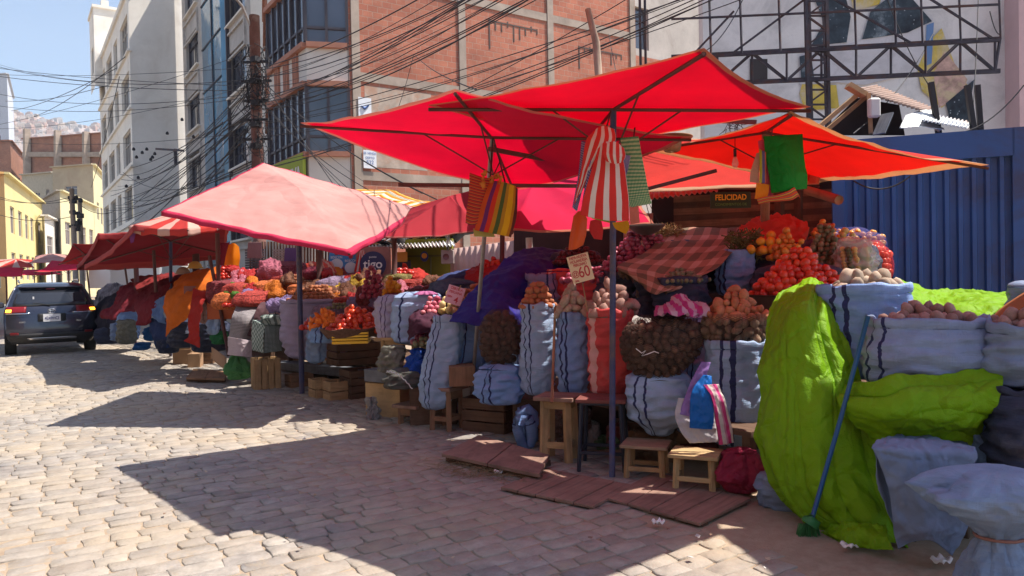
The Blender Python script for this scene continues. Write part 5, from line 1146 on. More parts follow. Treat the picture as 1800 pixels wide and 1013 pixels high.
# green tarpaulin
GRN = cloth('green_tarpaulin', (.24, .50, .007), .3, var=.15, scale=2, weave=120, bump=.3, rough=.5, crease=5)
mb = MB()
patch(mb, [[(1385, 512, 5.35), (1412, 500, 5.4), (1436, 497, 5.35), (1456, 505, 5.2)],
           [(1350, 560, 5.15), (1385, 553, 4.95), (1422, 550, 4.85), (1468, 562, 4.95)],
           [(1337, 660, 5.0), (1385, 655, 4.75), (1445, 655, 4.68), (1506, 668, 4.75)],
           [(1331, 750, 4.95), (1388, 760, 4.66), (1455, 755, 4.55), (1530, 748, 4.62)],
           [(1348, 825, 4.9), (1400, 850, 4.62), (1470, 850, 4.42), (1556, 840, 4.42)],
           [(1393, 882, 4.8), (1440, 905, 4.52), (1510, 925, 4.32), (1585, 935, 4.25)],
           [(1440, 912, 4.7), (1490, 933, 4.42), (1540, 955, 4.2), (1600, 966, 4.2)]], nu=230, nv=150, fold=.05, ff=3.6, crump=.024, cs=2.2, seed=3, plt=pleat)
patch(mb, [[(1476, 684, 4.7), (1560, 668, 4.35), (1650, 664, 4.3), (1760, 656, 4.25)], [(1478, 705, 4.5), (1560, 692, 4.22), (1650, 690, 4.18), (1762, 672, 4.15)], [(1492, 730, 4.45), (1565, 730, 4.16), (1650, 728, 4.1), (1745, 712, 4.1)], [(1530, 752, 4.5), (1590, 758, 4.25), (1660, 752, 4.2), (1725, 745, 4.2)], [(1545, 800, 4.5), (1600, 810, 4.35), (1660, 800, 4.35), (1718, 805, 4.3)], [(1560, 900, 4.4), (1600, 900, 4.4), (1660, 880, 4.4), (1705, 850, 4.4)]], nu=120, nv=190, foldv=.026, fv=3.4, crump=.022, cs=2.4, seed=9, plt=pleat)
patch(mb, [[(1560, 492, 6.3), (1640, 515, 6.5), (1700, 518, 6.5), (1772, 522, 6.3)], [(1590, 512, 5.6), (1640, 540, 5.6), (1700, 535, 5.6), (1785, 528, 5.6)], [(1600, 560, 5.1), (1650, 575, 5.0), (1700, 575, 5.0), (1790, 560, 5.0)], [(1600, 660, 4.9), (1650, 670, 4.7), (1720, 670, 4.6), (1800, 660, 4.6)]], nu=70, nv=70, crump=.03, cs=3, seed=12)
patch(mb, [[(1455, 935, 4.55), (1500, 925, 4.3), (1560, 935, 4.15)], [(1450, 950, 4.45), (1505, 945, 4.2), (1565, 950, 4.05)], [(1460, 948, 4.35), (1520, 962, 4.15), (1580, 968, 4.0)]], nu=50, nv=24, crump=.03, cs=5, seed=15)
tag(mb.build('tarpaulin', GRN, solid=.004), 'bright lime green tarpaulin draped in folds over the goods on the right', 'tarpaulin')
# covered stool and tied sack
stool('stool hidden under the grey blue cloth in the right foreground', 1620, 935, .36, .34, .62, A34 + .1, WOODD, rails=(), apron=.05, group=None)
GB = cloth('grey_blue_sackcloth', (.24, .31, .47), .1, var=.25, scale=4, weave=260, bump=.4, crease=4)
mb = MB(); D = 3.95
patch(mb, [[(1560, 776, D + .3), (1620, 772, D + .3), (1700, 785, D + .3)], [(1533, 785, D), (1610, 789, D - .06), (1712, 796, D)], [(1540, 800, D - .05), (1615, 812, D - .1), (1706, 812, D - .05)], [(1562, 860, D - .05), (1630, 868, D - .12), (1695, 862, D - .08)], [(1570, 930, D - .05), (1630, 930, D - .1), (1698, 925, D - .08)], [(1578, 962, D - .04), (1630, 948, D - .1), (1670, 975, D - .08)]], nu=70, nv=80, fold=.014, ff=4, crump=.02, cs=4, seed=22)
patch(mb, [[(1533, 785, D), (1545, 792, D + .15), (1560, 788, D + .3)], [(1540, 850, D), (1556, 850, D + .15), (1568, 840, D + .3)], [(1572, 940, D), (1580, 920, D + .15), (1590, 900, D + .3)]], nu=20, nv=30, crump=.01, seed=5)
tag(mb.build('sackcloth_cover', GB, solid=.004), 'grey blue sackcloth hung over a stool in front of the green tarpaulin', 'cloth')
mb = MB(); D = 3.4; PR = [(827, 0), (828, 62), (842, 105), (862, 128), (884, 112), (906, 84), (928, 50), (942, 37), (956, 44), (985, 62), (1020, 74), (1070, 86)]
def tsf(u, v):
    y, w = spline([Vector((a, b, 0)) for a, b in PR], v).xy; c = P(1757, y, D); r_ = w / FPX * D; th = u * 2 * math.pi; wa = math.exp(-((y - 942) / 34) ** 2)
    k = 1 + .10 * wa * pleat(9 * u + .4 * N((u * 5, v * 3, 1))) + .26 * N((math.cos(th) * 1.6, math.sin(th) * 1.6, v * 3), 4) * (1 - wa) + .06 * N((math.cos(th) * 5, math.sin(th) * 5, v * 9), 7) - .14 * abs(N((th * 2 + v * 9, v * 12 - th, 2), 3)) ** .7 + (.22 * max(0, math.cos(th - 3.3)) ** 6 if 860 < y < 900 else 0)
    return c + XC * math.cos(th) * r_ * k + F0 * math.sin(th) * r_ * k * .75
mb.grid(tsf, 160, 90, closed=True)
o = mb.build('tied_sack', SACKG, solid=.004); tag(o, 'grey blue sack gathered with a brown cord in the bottom right corner', 'sack'); m_ = MB(); m_.tube([P(1757, 942, D) + XC * math.cos(a * .45) * .105 + F0 * math.sin(a * .45) * .08 for a in range(15)], .008, 6); m_.build('cord', CORD, o)
sack('grey sack slumped on the dirt behind the broom', 1378, 838, 896, 90, 5.0, SACKG, 'closed', seed=70, lump=.05)
sack('dusty pink plastic bag full of rubbish behind the two low stools', 1302, 796, 868, 66, 5.2, cloth('pink_rubbish', (.38, .03, .08), .25, rough=.35, crease=7), 'closed', seed=69, lump=.07, name='plastic_bag', bw=.62, tw=.75, bulge=.25)
# broom
root = empty('broom', G(1420, 955), 'broom with a blue handle and green bristles leaning on the green tarpaulin', 'broom'); mb = MB(); p0 = P(1428, 910, 4.42); mb.tube([p0, P(1478, 735, 4.4), P(1526, 556, 4.42)], .0135, 10); mb.build('handle', flat('blue_handle', (.02, .09, .24), .35), root)
mb = MB(); gr = flat('broom_green', (.04, .20, .06), .5); mb.tube([p0 + Z_ * .02, p0 - Z_ * .01, P(1422, 922, 4.42)], [.02, .05, .055], 10); mb.build('brush_head', gr, root); mb = MB()
for k in range(150):
    a = R(-.05, .05); b_ = R(-.03, .03); q = P(1421, 922, 4.42) + XC * a + FW * b_; mb.tube([q, q - Z_ * .1 + XC * a * .5 + Vector((R(-.01, .01), R(-.01, .01), 0))], .0022, 3, cap=False)
mb.build('bristles', gr, root)
# ---- violet blue tarpaulin in the middle
VIO = cloth('violet_tarpaulin', (.028, .022, .24), .15, var=.25, scale=2, weave=100, rough=.6, crease=3)
mb = MB()
patch(mb, [[(905, 448, 8.6), (950, 440, 8.8), (1005, 445, 8.8), (1040, 455, 8.6)], [(865, 478, 8.0), (925, 476, 8.1), (985, 490, 8.2), (1035, 500, 8.2)], [(838, 508, 7.7), (885, 520, 7.6), (935, 525, 7.9), (1010, 520, 8.1)], [(812, 538, 7.5), (865, 545, 7.3), (915, 550, 7.45), (960, 545, 7.9)], [(790, 566, 7.35), (840, 574, 7.2), (905, 580, 7.4), (950, 580, 7.7)]], nu=90, nv=80, crump=.03, cs=2.6, seed=44, fold=.02, ff=3)
tag(mb.build('tarpaulin', VIO, solid=.004), 'deep violet blue tarpaulin thrown over the goods beside the steel pole', 'tarpaulin')
cloth_thing('tarpaulin', 'dull blue and maroon cover low in the middle behind the paper price card', 'tarpaulin', [[(745, 520, 9.6), (790, 488, 9.8), (850, 480, 9.8), (880, 500, 9.4)], [(740, 535, 9.2), (790, 505, 9.3), (840, 500, 9.2), (870, 515, 9.0)], [(770, 560, 8.9), (800, 540, 8.8), (840, 540, 8.7), (860, 545, 8.6)]], cloth('slate_cover', (.06, .08, .22), .1), crump=.04, cs=3)
# red netting with tomatoes behind it
mound('tomato', 868, 498, 9.0, .34, .25, .30, 'red tomato in the heap behind the steel pole', 'tomatoes behind the steel pole')
cloth_thing('net_cover', 'red netting thrown over the tomatoes behind the steel pole', 'netting', [[(820, 480, 9.1), (860, 462, 9.3), (905, 458, 9.3)], [(818, 492, 8.8), (865, 475, 8.8), (912, 474, 8.8)], [(822, 506, 8.7), (858, 500, 8.6), (890, 500, 8.6)]], netmat('red_netting', (.42, .02, .02), 46, .5), crump=.02)
# checked blanket
PLD = cloth('checked_blanket', (.4, .2, .15), .2, colors=lambda s, v: checks((.20, .14, .09), (.42, .22, .15), (.60, .38, .29), 5.5, 1.0, .55)(s, v), weave=320, bump=.6)
mb = MB()
patch(mb, [[(1165, 405, 7.9), (1220, 402, 7.9), (1270, 402, 7.8), (1325, 405, 7.6)], [(1150, 432, 7.4), (1205, 428, 7.4), (1262, 425, 7.3), (1318, 420, 7.2)], [(1125, 452, 7.1), (1180, 452, 7.0), (1235, 452, 6.95), (1290, 444, 6.9)], [(1090, 465, 6.9), (1150, 476, 6.75), (1205, 482, 6.7), (1262, 472, 6.7)], [(1088, 475, 6.8), (1145, 495, 6.6), (1180, 508, 6.55), (1225, 492, 6.6)], [(1120, 482, 6.8), (1142, 516, 6.5), (1160, 518, 6.5), (1190, 506, 6.55)]], nu=90, nv=90, crump=.012, cs=2.2, seed=51, foldv=.03, fv=3.2)
for k in range(46):
    t = k / 45; q = P(1088 + 34 * t, 475 + 8 * t + (30 * t if t > .9 else 0), 6.8); 
    if k % 1 == 0: mb.tube([q, q - Z_ * .03 + Vector((R(-.01, .01), 0, 0)), q - Z_ * R(.05, .075) + Vector((R(-.02, .02), R(-.02, .02), 0))], .0022, 3, cap=False)
tag(mb.build('checked_blanket', PLD, solid=.005), 'brown and pink checked blanket with a fringe spread over the back of the stall', 'blanket')
cloth_thing('pink_net_cover', 'coral red netting heaped behind the wooden post', 'netting', [[(1320, 398, 7.9), (1365, 385, 8.0), (1405, 395, 7.8)], [(1300, 415, 7.5), (1360, 402, 7.5), (1420, 410, 7.4)], [(1330, 440, 7.2), (1370, 432, 7.2), (1410, 435, 7.2)]], cloth('coral_net', (.72, .10, .06), .4), crump=.05, cs=5)
# dried herbs beside the sack
mb = MB()
for k in range(240):
    c = P(1305 + R(-26, 30), 432 + R(-26, 26), 7.0 + R(-.1, .1)); v_ = Vector((R(-1, 1), R(-1, 1), R(-.4, .8))) * .05; mb.tube([c - v_, c + v_], .006, 4, cap=False)
tag(mb.build('bundled_greens', MT('dull_green', (.13, .12, .04), var=.4, scale=12)), 'heap of dull green pods on the upright blue sack', 'vegetables', None, 'stuff')
mb = MB()
for k in range(160):
    c = P(1172 + R(-22, 26), 408 + R(-8, 6), 7.7 + R(-.1, .1)); v_ = Vector((R(-1, 1), R(-1, 1), R(-.4, .9))) * .08; mb.tube([c - v_, c + Vector((R(-.03, .03),) * 3), c + v_], .004, 3, cap=False)
tag(mb.build('dry_stalks', MT('dry_stalk', (.28, .16, .06), var=.3)), 'tangle of dry stalks at the top of the checked blanket', 'stalks', None, 'stuff')
# hanging pan of a scale
mb = MB(); c = P(1136, 396, 7.4); mb.grid(lambda u, v: c + Vector((math.cos(u * 6.283) * .19 * v, math.sin(u * 6.283) * .19 * v, .10 * v ** 2 - .10)), 28, 8, closed=True); o = mb.build('scale_pan', MT('dull_metal', (.2, .19, .18), rough=.4, metal=.7), solid=.006); tag(o, 'dull metal scale pan hanging behind the striped towels', 'scale pan')
for k in range(3):
    a = k * 2.1; m_ = MB(); m_.tube([c + Vector((math.cos(a) * .19, math.sin(a) * .19, 0)), P(1130, 335, 7.4)], .004, 4); m_.build('chain', BLACKM, o)
# pink striped bag on the big net bag
PKW = cloth('pink_striped_plastic', (.7, .2, .5), .3, colors=lambda s, v: stripes([(1, (.62, .08, .34)), (1, (.72, .55, .68))], 0, 5)(s, v), rough=.4)
cloth_thing('striped_bag', 'crumpled pink and white striped plastic bag on top of the big black net bag', 'plastic bag', [[(1155, 548, 5.95), (1175, 540, 6.0), (1188, 520, 6.0), (1192, 524, 6.0)], [(1152, 556, 5.8), (1180, 550, 5.7), (1210, 548, 5.75), (1240, 545, 5.8)], [(1155, 560, 5.75), (1185, 558, 5.6), (1215, 560, 5.65), (1235, 556, 5.75)]], PKW, crump=.03, cs=7, nu=40, nv=40, seed=6)
# cloths hung on the large sack
for (lb, rows, m_) in (
    ('violet cloth hung on the large striped sack', [[(1232, 636, 5.42), (1248, 638, 5.42)], [(1215, 670, 5.4), (1238, 675, 5.38)], [(1200, 710, 5.4), (1232, 720, 5.36)], [(1196, 728, 5.4), (1222, 735, 5.36)]], cloth('violet_cloth', (.35, .22, .58), .2)),
    ('bright blue plastic bag folded over the large striped sack', [[(1235, 660, 5.38), (1250, 662, 5.38)], [(1215, 690, 5.34), (1252, 695, 5.32)], [(1212, 730, 5.34), (1254, 732, 5.32)], [(1212, 752, 5.34), (1252, 755, 5.32)]], cloth('bright_blue_plastic', (.015, .16, .55), .2, rough=.35)),
    ('pink and white striped towel hanging beside the bright blue bag', [[(1236, 678, 5.34), (1262, 676, 5.34)], [(1250, 700, 5.3), (1274, 705, 5.3)], [(1258, 745, 5.3), (1284, 745, 5.3)], [(1264, 782, 5.3), (1290, 778, 5.3)]], cloth('pink_towel', (.7, .2, .4), .2, colors=lambda s, v: stripes([(1, (.68, .07, .26)), (1.2, (.74, .66, .62)), (.6, (.70, .3, .45))], 0, 1.6)(s, v))),
    ('white shirt hanging lowest below the violet cloth', [[(1192, 700, 5.42), (1250, 705, 5.4)], [(1186, 730, 5.4), (1256, 738, 5.36)], [(1196, 758, 5.38), (1260, 760, 5.35)], [(1212, 778, 5.38), (1262, 776, 5.35)]], cloth('white_cotton', (.62, .58, .60), .2))):
    cloth_thing('hanging_cloth', lb, 'cloth', rows, m_, fold=.022, ff=2.4, crump=.014, cs=5, nu=40, nv=50, seed=R(0, 9), group='cloths hung on the large striped sack')
# ---- hanging towels and cloths
def towel(label, rows, mat, fold=.012, ff=3, name='hanging_towel', **kw):
    return cloth_thing(name, label, 'towel', rows, mat, fold=fold, ff=ff, crump=.004, cs=5, nu=40, nv=50, seed=R(0, 9), group=None, **kw)
TRW = cloth('red_white_towel', (.7, .1, .1), .3, colors=lambda s, v: stripes([(1.3, (.72, .05, .04)), (1, (.78, .72, .66))], 0, 3.6)(s, v), weave=260)
GIN = cloth('green_gingham', (.2, .5, .2), .3, colors=checks((.03, .22, .09), (.20, .42, .20), (.66, .68, .40), 15, 1.7), weave=260)
GINB = cloth('blue_gingham', (.2, .2, .5), .3, colors=checks((.05, .04, .22), (.22, .2, .45), (.6, .55, .6), 8, 4), weave=260)
AND = cloth('andean_stripes', (.7, .3, .1), .35, colors=stripes([(1, (.70, .12, .03)), (.8, (.20, .04, .22)), (.9, (.75, .06, .03)), (.7, (.62, .30, .03)), (.7, (.10, .16, .05)), (.6, (.55, .30, .03)), (1.0, (.80, .50, .02)), (.5, (.6, .25, .02))], 0, 1), weave=260)
AND2 = cloth('andean_red_stripes', (.7, .1, .1), .35, colors=lambda s, v: stripes([(1, (.60, .06, .04)), (.4, (.72, .26, .06)), (.5, (.25, .03, .06))], 1, 16)(s, v), weave=260)
D = 4.95
towel('green and white gingham cloth hanging at the right of the towels', [[(1090, 243, D), (1122, 240, D)], [(1098, 300, D), (1133, 300, D)], [(1100, 350, D), (1142, 345, D)], [(1104, 366, D), (1146, 358, D)]], GIN)
towel('red and white striped towel hanging longest in front of the blue pole', [[(1052, 262, D - .12), (1068, 250, D - .14), (1092, 268, D - .12)], [(1040, 300, D - .14), (1068, 295, D - .18), (1098, 300, D - .14)], [(1026, 350, D - .14), (1066, 345, D - .2), (1104, 345, D - .14)], [(1020, 378, D - .13), (1066, 388, D - .2), (1106, 388, D - .13)]], TRW, fold=.018)
towel('second red and white towel bunched at the top left of the bundle', [[(1044, 232, D - .05), (1060, 222, D - .08), (1080, 228, D - .08)], [(1030, 250, D - .06), (1058, 250, D - .12), (1080, 250, D - .1)], [(1022, 300, D - .06), (1036, 296, D - .1), (1050, 290, D - .08)], [(1010, 360, D - .05), (1020, 340, D - .08), (1030, 320, D - .06)]], TRW)
towel('small red striped cloth gathered over the top of the long towel', [[(1062, 254, D - .22), (1080, 250, D - .24), (1096, 262, D - .2)], [(1060, 270, D - .24), (1080, 272, D - .28), (1098, 274, D - .24)], [(1066, 284, D - .24), (1082, 288, D - .26), (1094, 284, D - .22)]], TRW, fold=.02, ff=4)
towel('blue checked cloth hanging between the red towels', [[(1048, 256, D - .1), (1056, 262, D - .1)], [(1036, 290, D - .1), (1048, 300, D - .1)], [(1026, 340, D - .1), (1036, 350, D - .1)], [(1022, 368, D - .1), (1032, 372, D - .1)]], GINB)
towel('violet checked cloth edge at the far left of the towels', [[(1022, 248, D), (1032, 250, D)], [(1016, 310, D), (1026, 320, D)], [(1006, 365, D), (1014, 372, D)]], GINB)
towel('blue gingham cloth peeping behind the long towel on its right', [[(1092, 270, D - .06), (1108, 275, D - .06)], [(1094, 300, D - .06), (1104, 296, D - .06)], [(1092, 318, D - .06), (1100, 310, D - .06)]], GINB)
towel('lime cloth hem below the long striped towel', [[(1038, 376, D - .1), (1070, 384, D - .12)], [(1040, 384, D - .1), (1072, 392, D - .12)]], cloth('lime_cloth', (.30, .45, .05), .3))
towel('salmon pink cloth below the gingham cloth', [[(1106, 362, D), (1122, 362, D)], [(1108, 395, D), (1124, 392, D)]], cloth('salmon_cloth', (.65, .2, .14), .3))
towel('orange plastic bag hanging under the towels', [[(1008, 380, D + .3), (1020, 372, D + .3), (1032, 384, D + .3)], [(1004, 410, D + .3), (1016, 405, D + .25), (1030, 410, D + .3)], [(1000, 440, D + .3), (1012, 438, D + .25), (1024, 430, D + .3)]], cloth('orange_plastic', (.75, .14, .03), .4, rough=.4), name='plastic_bag')
towel('red plastic bag hanging beside the orange one', [[(1038, 388, D + .4), (1056, 384, D + .4)], [(1036, 404, D + .4), (1060, 404, D + .4)], [(1044, 420, D + .4), (1058, 422, D + .4)]], cloth('red_plastic', (.65, .05, .05), .4, rough=.4), name='plastic_bag')
towel('yellow cloth hanging behind the blue pole under the towels', [[(1076, 392, D + .3), (1104, 388, D + .3)], [(1080, 400, D + .3), (1106, 400, D + .3)], [(1084, 404, D + .3), (1100, 412, D + .3)]], cloth('yellow_cloth', (.7, .38, .02), .4))
D = 5.9
towel('rainbow striped woven cloth hanging from the crimson canopy', [[(862, 318, D), (884, 320, D - .04), (906, 328, D)], [(850, 350, D - .02), (876, 355, D - .07), (905, 358, D - .02)], [(840, 385, D), (868, 390, D - .06), (900, 392, D)], [(834, 405, D), (862, 410, D - .05), (894, 416, D)]], AND, fold=.015, ff=2.5)
towel('red and orange finely striped cloth beside the rainbow cloth', [[(826, 304, D + .05), (850, 312, D + .02), (870, 314, D)], [(824, 345, D + .05), (842, 350, D), (856, 352, D)], [(819, 392, D + .05), (830, 396, D), (842, 392, D)]], AND2, fold=.01)
towel('dark edge cloth hanging behind the rainbow cloth on its right', [[(900, 325, D + .06), (910, 332, D + .06)], [(896, 375, D + .06), (908, 380, D + .06)], [(888, 412, D + .06), (898, 418, D + .06)]], cloth('dark_red_cloth', (.16, .05, .04), .2))
towel('yellow green cloth hem below the rainbow cloth', [[(832, 402, D + .02), (868, 408, D)], [(834, 416, D + .02), (870, 417, D)]], cloth('olive_yellow', (.5, .42, .12), .3))
for (lb, p0, p1) in (('knotted cord holding the rainbow cloth to the canopy', (866, 244, 6.2), (862, 318, 5.9)), ('second cord of the rainbow cloth', (868, 244, 6.2), (888, 322, 5.9)), ('cord holding the towels to the front canopy', (1074, 195, 5.2), (1062, 240, 4.9)), ('thin cord above the gingham cloth', (1116, 225, 5.3), (1114, 243, 4.95))):
    mb = MB(); mb.tube([P(*p0), P(*p1)], .006, 5); tag(mb.build('cord', BLACKM), lb, 'cord')
mb = MB(); c = P(866, 315, 5.85)
for k in range(16): q = c + Vector((R(-.09, .09), R(-.04, .04), R(-.03, .05))); mb.tube([q, q + Vector((R(-.05, .05), 0, R(-.07, .03)))], R(.008, .02), 5)
tag(mb.build('knotted_ties', cloth('tie_orange', (.55, .18, .03), 0)), 'bunch of orange ties knotted above the rainbow cloth', 'ties')
# green plastic bag and banners on the wooden post
GPL = cloth('green_plastic', (.01, .42, .05), .4, var=.25, rough=.2, crease=6)
D = 6.2
towel('bright green plastic bag hanging from the orange canopy post', [[(1342, 240, D), (1375, 238, D - .06), (1410, 236, D)], [(1346, 275, D), (1380, 278, D - .08), (1412, 272, D)], [(1352, 310, D), (1385, 315, D - .08), (1418, 308, D)], [(1356, 340, D), (1388, 335, D - .06), (1418, 332, D)]], GPL, fold=.012, name='plastic_bag')
towel('pink bag edge behind the green plastic bag', [[(1332, 248, D + .04), (1348, 244, D + .04)], [(1338, 300, D + .04), (1352, 300, D + .04)], [(1346, 342, D + .04), (1358, 345, D + .04)]], cloth('pink_plastic', (.65, .12, .22), .3), name='plastic_bag')
towel('pale cream bag left of the green plastic bag', [[(1330, 270, D + .02), (1337, 268, D)], [(1320, 300, D + .02), (1334, 302, D)], [(1318, 320, D + .02), (1334, 322, D)]], cloth('cream_plastic', (.6, .5, .38), .4), name='plastic_bag')
towel('lime and blue striped bag between the cream and green bags', [[(1334, 262, D - .02), (1346, 268, D - .02)], [(1335, 295, D - .02), (1346, 300, D - .02)], [(1334, 322, D - .02), (1346, 322, D - .02)]], cloth('lime_blue', (.4, .5, .1), .3, colors=lambda s, v: stripes([(1, (.45, .55, .06)), (1, (.12, .16, .45)), (.4, (.6, .2, .1))], 0, 1)(s, v)), name='plastic_bag')
towel('orange yellow bag below the cream one', [[(1329, 322, D), (1352, 325, D)], [(1328, 338, D), (1350, 342, D)], [(1326, 350, D), (1344, 350, D)]], cloth('amber_plastic', (.8, .36, .03), .4), name='plastic_bag')
MUL = cloth('multicolour_weave', (.6, .2, .1), .2, colors=lambda s, v: stripes([(1, (.7, .12, .03)), (.5, (.05, .06, .25)), (1, (.75, .45, .03)), (.5, (.1, .12, .1)), (1, (.6, .1, .05))], 1, 2)(s, v))
cloth_thing('woven_strap', 'multicoloured woven strap curling under the green plastic bag', 'strap', [[(1330, 350, D - .02), (1345, 346, D - .05), (1365, 343, D - .08), (1385, 336, D - .1), (1396, 330, D - .08), (1400, 340, D - .06)], [(1334, 360, D - .02), (1350, 356, D - .06), (1372, 354, D - .1), (1392, 352, D - .1), (1404, 345, D - .08), (1406, 348, D - .06)]], MUL, nu=50, nv=8, fold=.01, ff=6)
# straw hat, light bulb, hanging from the frame
mb = MB(); c = P(1181, 242, 6.6); mb.grid(lambda u, v: c + Vector((math.cos(u * 6.283), math.sin(u * 6.283), 0)) * spline([Vector((q, 0, 0)) for q in (.20, .15, .095, .085, .07, .02)], v).x * (1 + .08 * math.sin(2 * u * 6.28)) - Z_ * spline([Vector((q, 0, 0)) for q in (0, .01, .02, .08, .12, .125)], v).x, 30, 14, closed=True)
tag(mb.build('straw_hat', MT('straw', (.34, .19, .10), var=.2, scale=30), solid=.006), 'straw hat hanging upside down under the red canopies', 'hat')
root = empty('hanging_bulb', P(1292, 285, 6.7), 'unlit clear light bulb hanging on a wire under the orange canopy', 'light bulb'); mb = MB(); mb.tube([P(1292, 222, 6.7), P(1292, 262, 6.7)], .004, 4); mb.build('flex', BLACKM, root); mb = MB(); c = P(1292, 268, 6.7); mb.tube([c + Z_ * .03, c - Z_ * .04], .014, 8); mb.build('socket', BLACKM, root)
mb = MB(); mb.grid(lambda u, v: c - Z_ * (.04 + .1 * v) + Vector((math.cos(u * 6.28), math.sin(u * 6.28), 0)) * (.012 + .024 * math.sin(math.pi * v) ** .7 * (.4 + .6 * v)), 14, 10, closed=True); mb.build('bulb', CLEAR, root)
mb = MB()
for k in range(40): q = P(1290 + R(-14, 14), 215 + R(-8, 12), 6.75); mb.tube([q, q + Vector((R(-.1, .1), R(-.1, .1), R(-.1, .08)))], .003, 3, cap=False)
tag(mb.build('tied_twigs', BLACKM), 'clump of wire and twigs tied to the upper bar', 'wire clump', None, 'stuff')

# smaller sacks and bags filling the row between the big ones
for (lb, px, yt, yb, w, d, m_, top) in (('blue sack glimpsed in the gap between the leaning sack and the net bag', 846, 560, 690, 40, 8.1, SACKB, 'closed'), ('grey blue sack wedged behind the crumpled blue one', 915, 600, 690, 40, 7.6, SACKW, 'closed'), ('blue sack in the gap left of the big black net bag', 1112, 600, 700, 36, 6.7, SACKB1, 'closed'), ('pale sack behind the gap between the two largest net bags', 1232, 560, 690, 50, 6.3, SACKW, 'closed'), ('blue sack low behind the hanging white shirt', 1225, 640, 770, 60, 6.1, SACKB, 'closed'), ('maroon mesh sack between the violet tarpaulin and the price card', 985, 478, 530, 46, 7.9, SACKR, 'closed')):
    sack(lb, px, yt, yb, w, d, m_, top, seed=px + 3, group='sacks wedged in the gaps of the front row', turn=.3)
# ================================================================== STOOLS, CRATES AND DUCKBOARDS
boards('broad duckboard under the two low stools, nearest the green tarpaulin', [(1066, 874), (1232, 920), (1322, 876), (1150, 828)], .022, WOODR, 4)
boards('duckboard under the tall stools in front of the red sack', [(880, 856), (1044, 890), (1115, 852), (962, 824)], .022, WOODR, 5)
boards('raised slatted pallet in front of the dark crate', [(776, 797), (950, 834), (968, 800), (842, 764)], .03, WOODR, 2, lift=.07)
boards('small pallet step by the green bag of the second stall', [(327, 664), (396, 666), (400, 652), (340, 648)], .03, WOODM, 2, lift=.07)
stool('tall rough wooden stool with one low rail, left of the dark metal stool', 984, 812, .31, .27, .575, -1.0, WOODL, WOODR, splay=.012, rail=.28, rails=('f', 'l', 'r'), apron=.07, leg=.055)
stool('dark metal stool with a reddish board seat in front of the blue pole', 1062, 826, .36, .30, .60, -.85, flat('dark_metal', (.035, .04, .06), .5, .4), wood('red_seat', (.20, .07, .06)), splay=.03, rail=.28, apron=.02, leg=.026, top=.03)
stool('low wooden stool with a greyish top, left one of the low pair', 1137, 842, .32, .25, .285, -.95, WOODL, wood('worn_seat', (.34, .24, .16)), splay=.015, rail=.35, rails=('f', 'b'), apron=0, leg=.035, top=.025)
stool('low pale wooden stool with solid sides, nearest the rubbish bag', 1224, 866, .31, .25, .30, -1.0, wood('fresh_wood', (.50, .35, .18)), splay=.012, rail=.40, rails=('f', 'l', 'r'), apron=.0, leg=.035, top=.028)
o = bpy.data.objects[-1] if False else None
stool('tall narrow brown stool in front of the grey steel pole', 786, 757, .30, .30, .47, -1.15, WOODM, WOODR, splay=.01, rail=.3, apron=.09, leg=.05)
stool('low brown bench with a reddish top beside the big wooden block', 734, 744, .30, .42, .23, -1.15, WOODM, WOODR, splay=0, rail=.5, rails=(), apron=.08, leg=.05)
Gc = lambda px, py, z=0: G(px, py, z)
def crateP(label, px, py, w, d, h, a, mat, z0=0, **k): return crate(label, G(px, py, z0), w, d, h, a, mat, **k)
crateP('dark heavy slatted crate behind the raised pallet', 868, 756, .50, .42, .36, -1.1, WOODD, slats=3)
crateP('small brown crate between the dark crate and the rough stool', 940, 772, .26, .26, .26, -1.1, WOODM, slats=2)
box('brown plywood box standing behind the grey steel pole', G(812, 676, .5), .26, .3, .2, A34 + .1, WOODM, 'wooden_box')
box('second plywood box under the leaning sack', G(765, 742, .02), .5, .36, .42, A34, WOODD, 'wooden_box')
# big block and shelf on the left of the front stall
box('big pale chipboard block at the left end of the front stall', G(694, 730), .50, .44, .40, -1.1, PLY, 'wooden_box')
box('grey beam laid on the pale chipboard block', G(684, 670, .42), .50, .30, .14, -1.2, WOODG, 'wooden_beam')
stool('high pale wooden trestle carrying the two short sacks', 712, 640, .55, .34, .32, -1.0, WOODL, WOODL, z0=.60, splay=0, rails=(), apron=.05, leg=.07, group=None, name='trestle')
GS2 = 'short sacks on the pale trestle'
sack('short lilac grey sack with a thin dark stripe on the trestle', 682, 524, 600, 48, 8.6, SACKL2, 'closed', turn=.31, seed=71, group=GS2, lean=(6, 0))
s3 = sack('plump pale blue sack with gathered pink mouth on the trestle', 722, 522, 606, 74, 8.4, sackmat('single_stripe_sack', (.34, .46, .70), pos=(.22,), w=.007), 'closed', turn=.31, seed=72, group=GS2, lean=(12, 0), tw=1.15)
mb = MB(); c = s3['C'] + Vector((.02, -.16, .03))
mb.grid(lambda u, v: c + Vector((math.cos(u * 6.283), math.sin(u * 6.283) * .8, 0)) * (.03 + .09 * v) * (1 + .25 * math.sin(u * 6.283 * 9)) + Z_ * (.035 - .04 * v * v), 60, 8, closed=True); mb.build('gathered_mouth', cloth('pink_gather', (.5, .16, .35), .2), s3['o'], solid=.003)
sack('moss green net sack standing on the grey beam', 690, 612, 656, 46, 8.2, MT('moss_net', (.15, .15, .12), var=.4, scale=20, bump=.8, bs=60), 'closed', seed=73, group=None, lump=.05)
sack('dark patterned bundle with a pale zigzag edge on the chipboard block', 706, 654, 684, 58, 7.95, MT('dark_bundle', (.08, .08, .07), var=.4, scale=10), 'closed', seed=74, lump=.05, name='bundle')
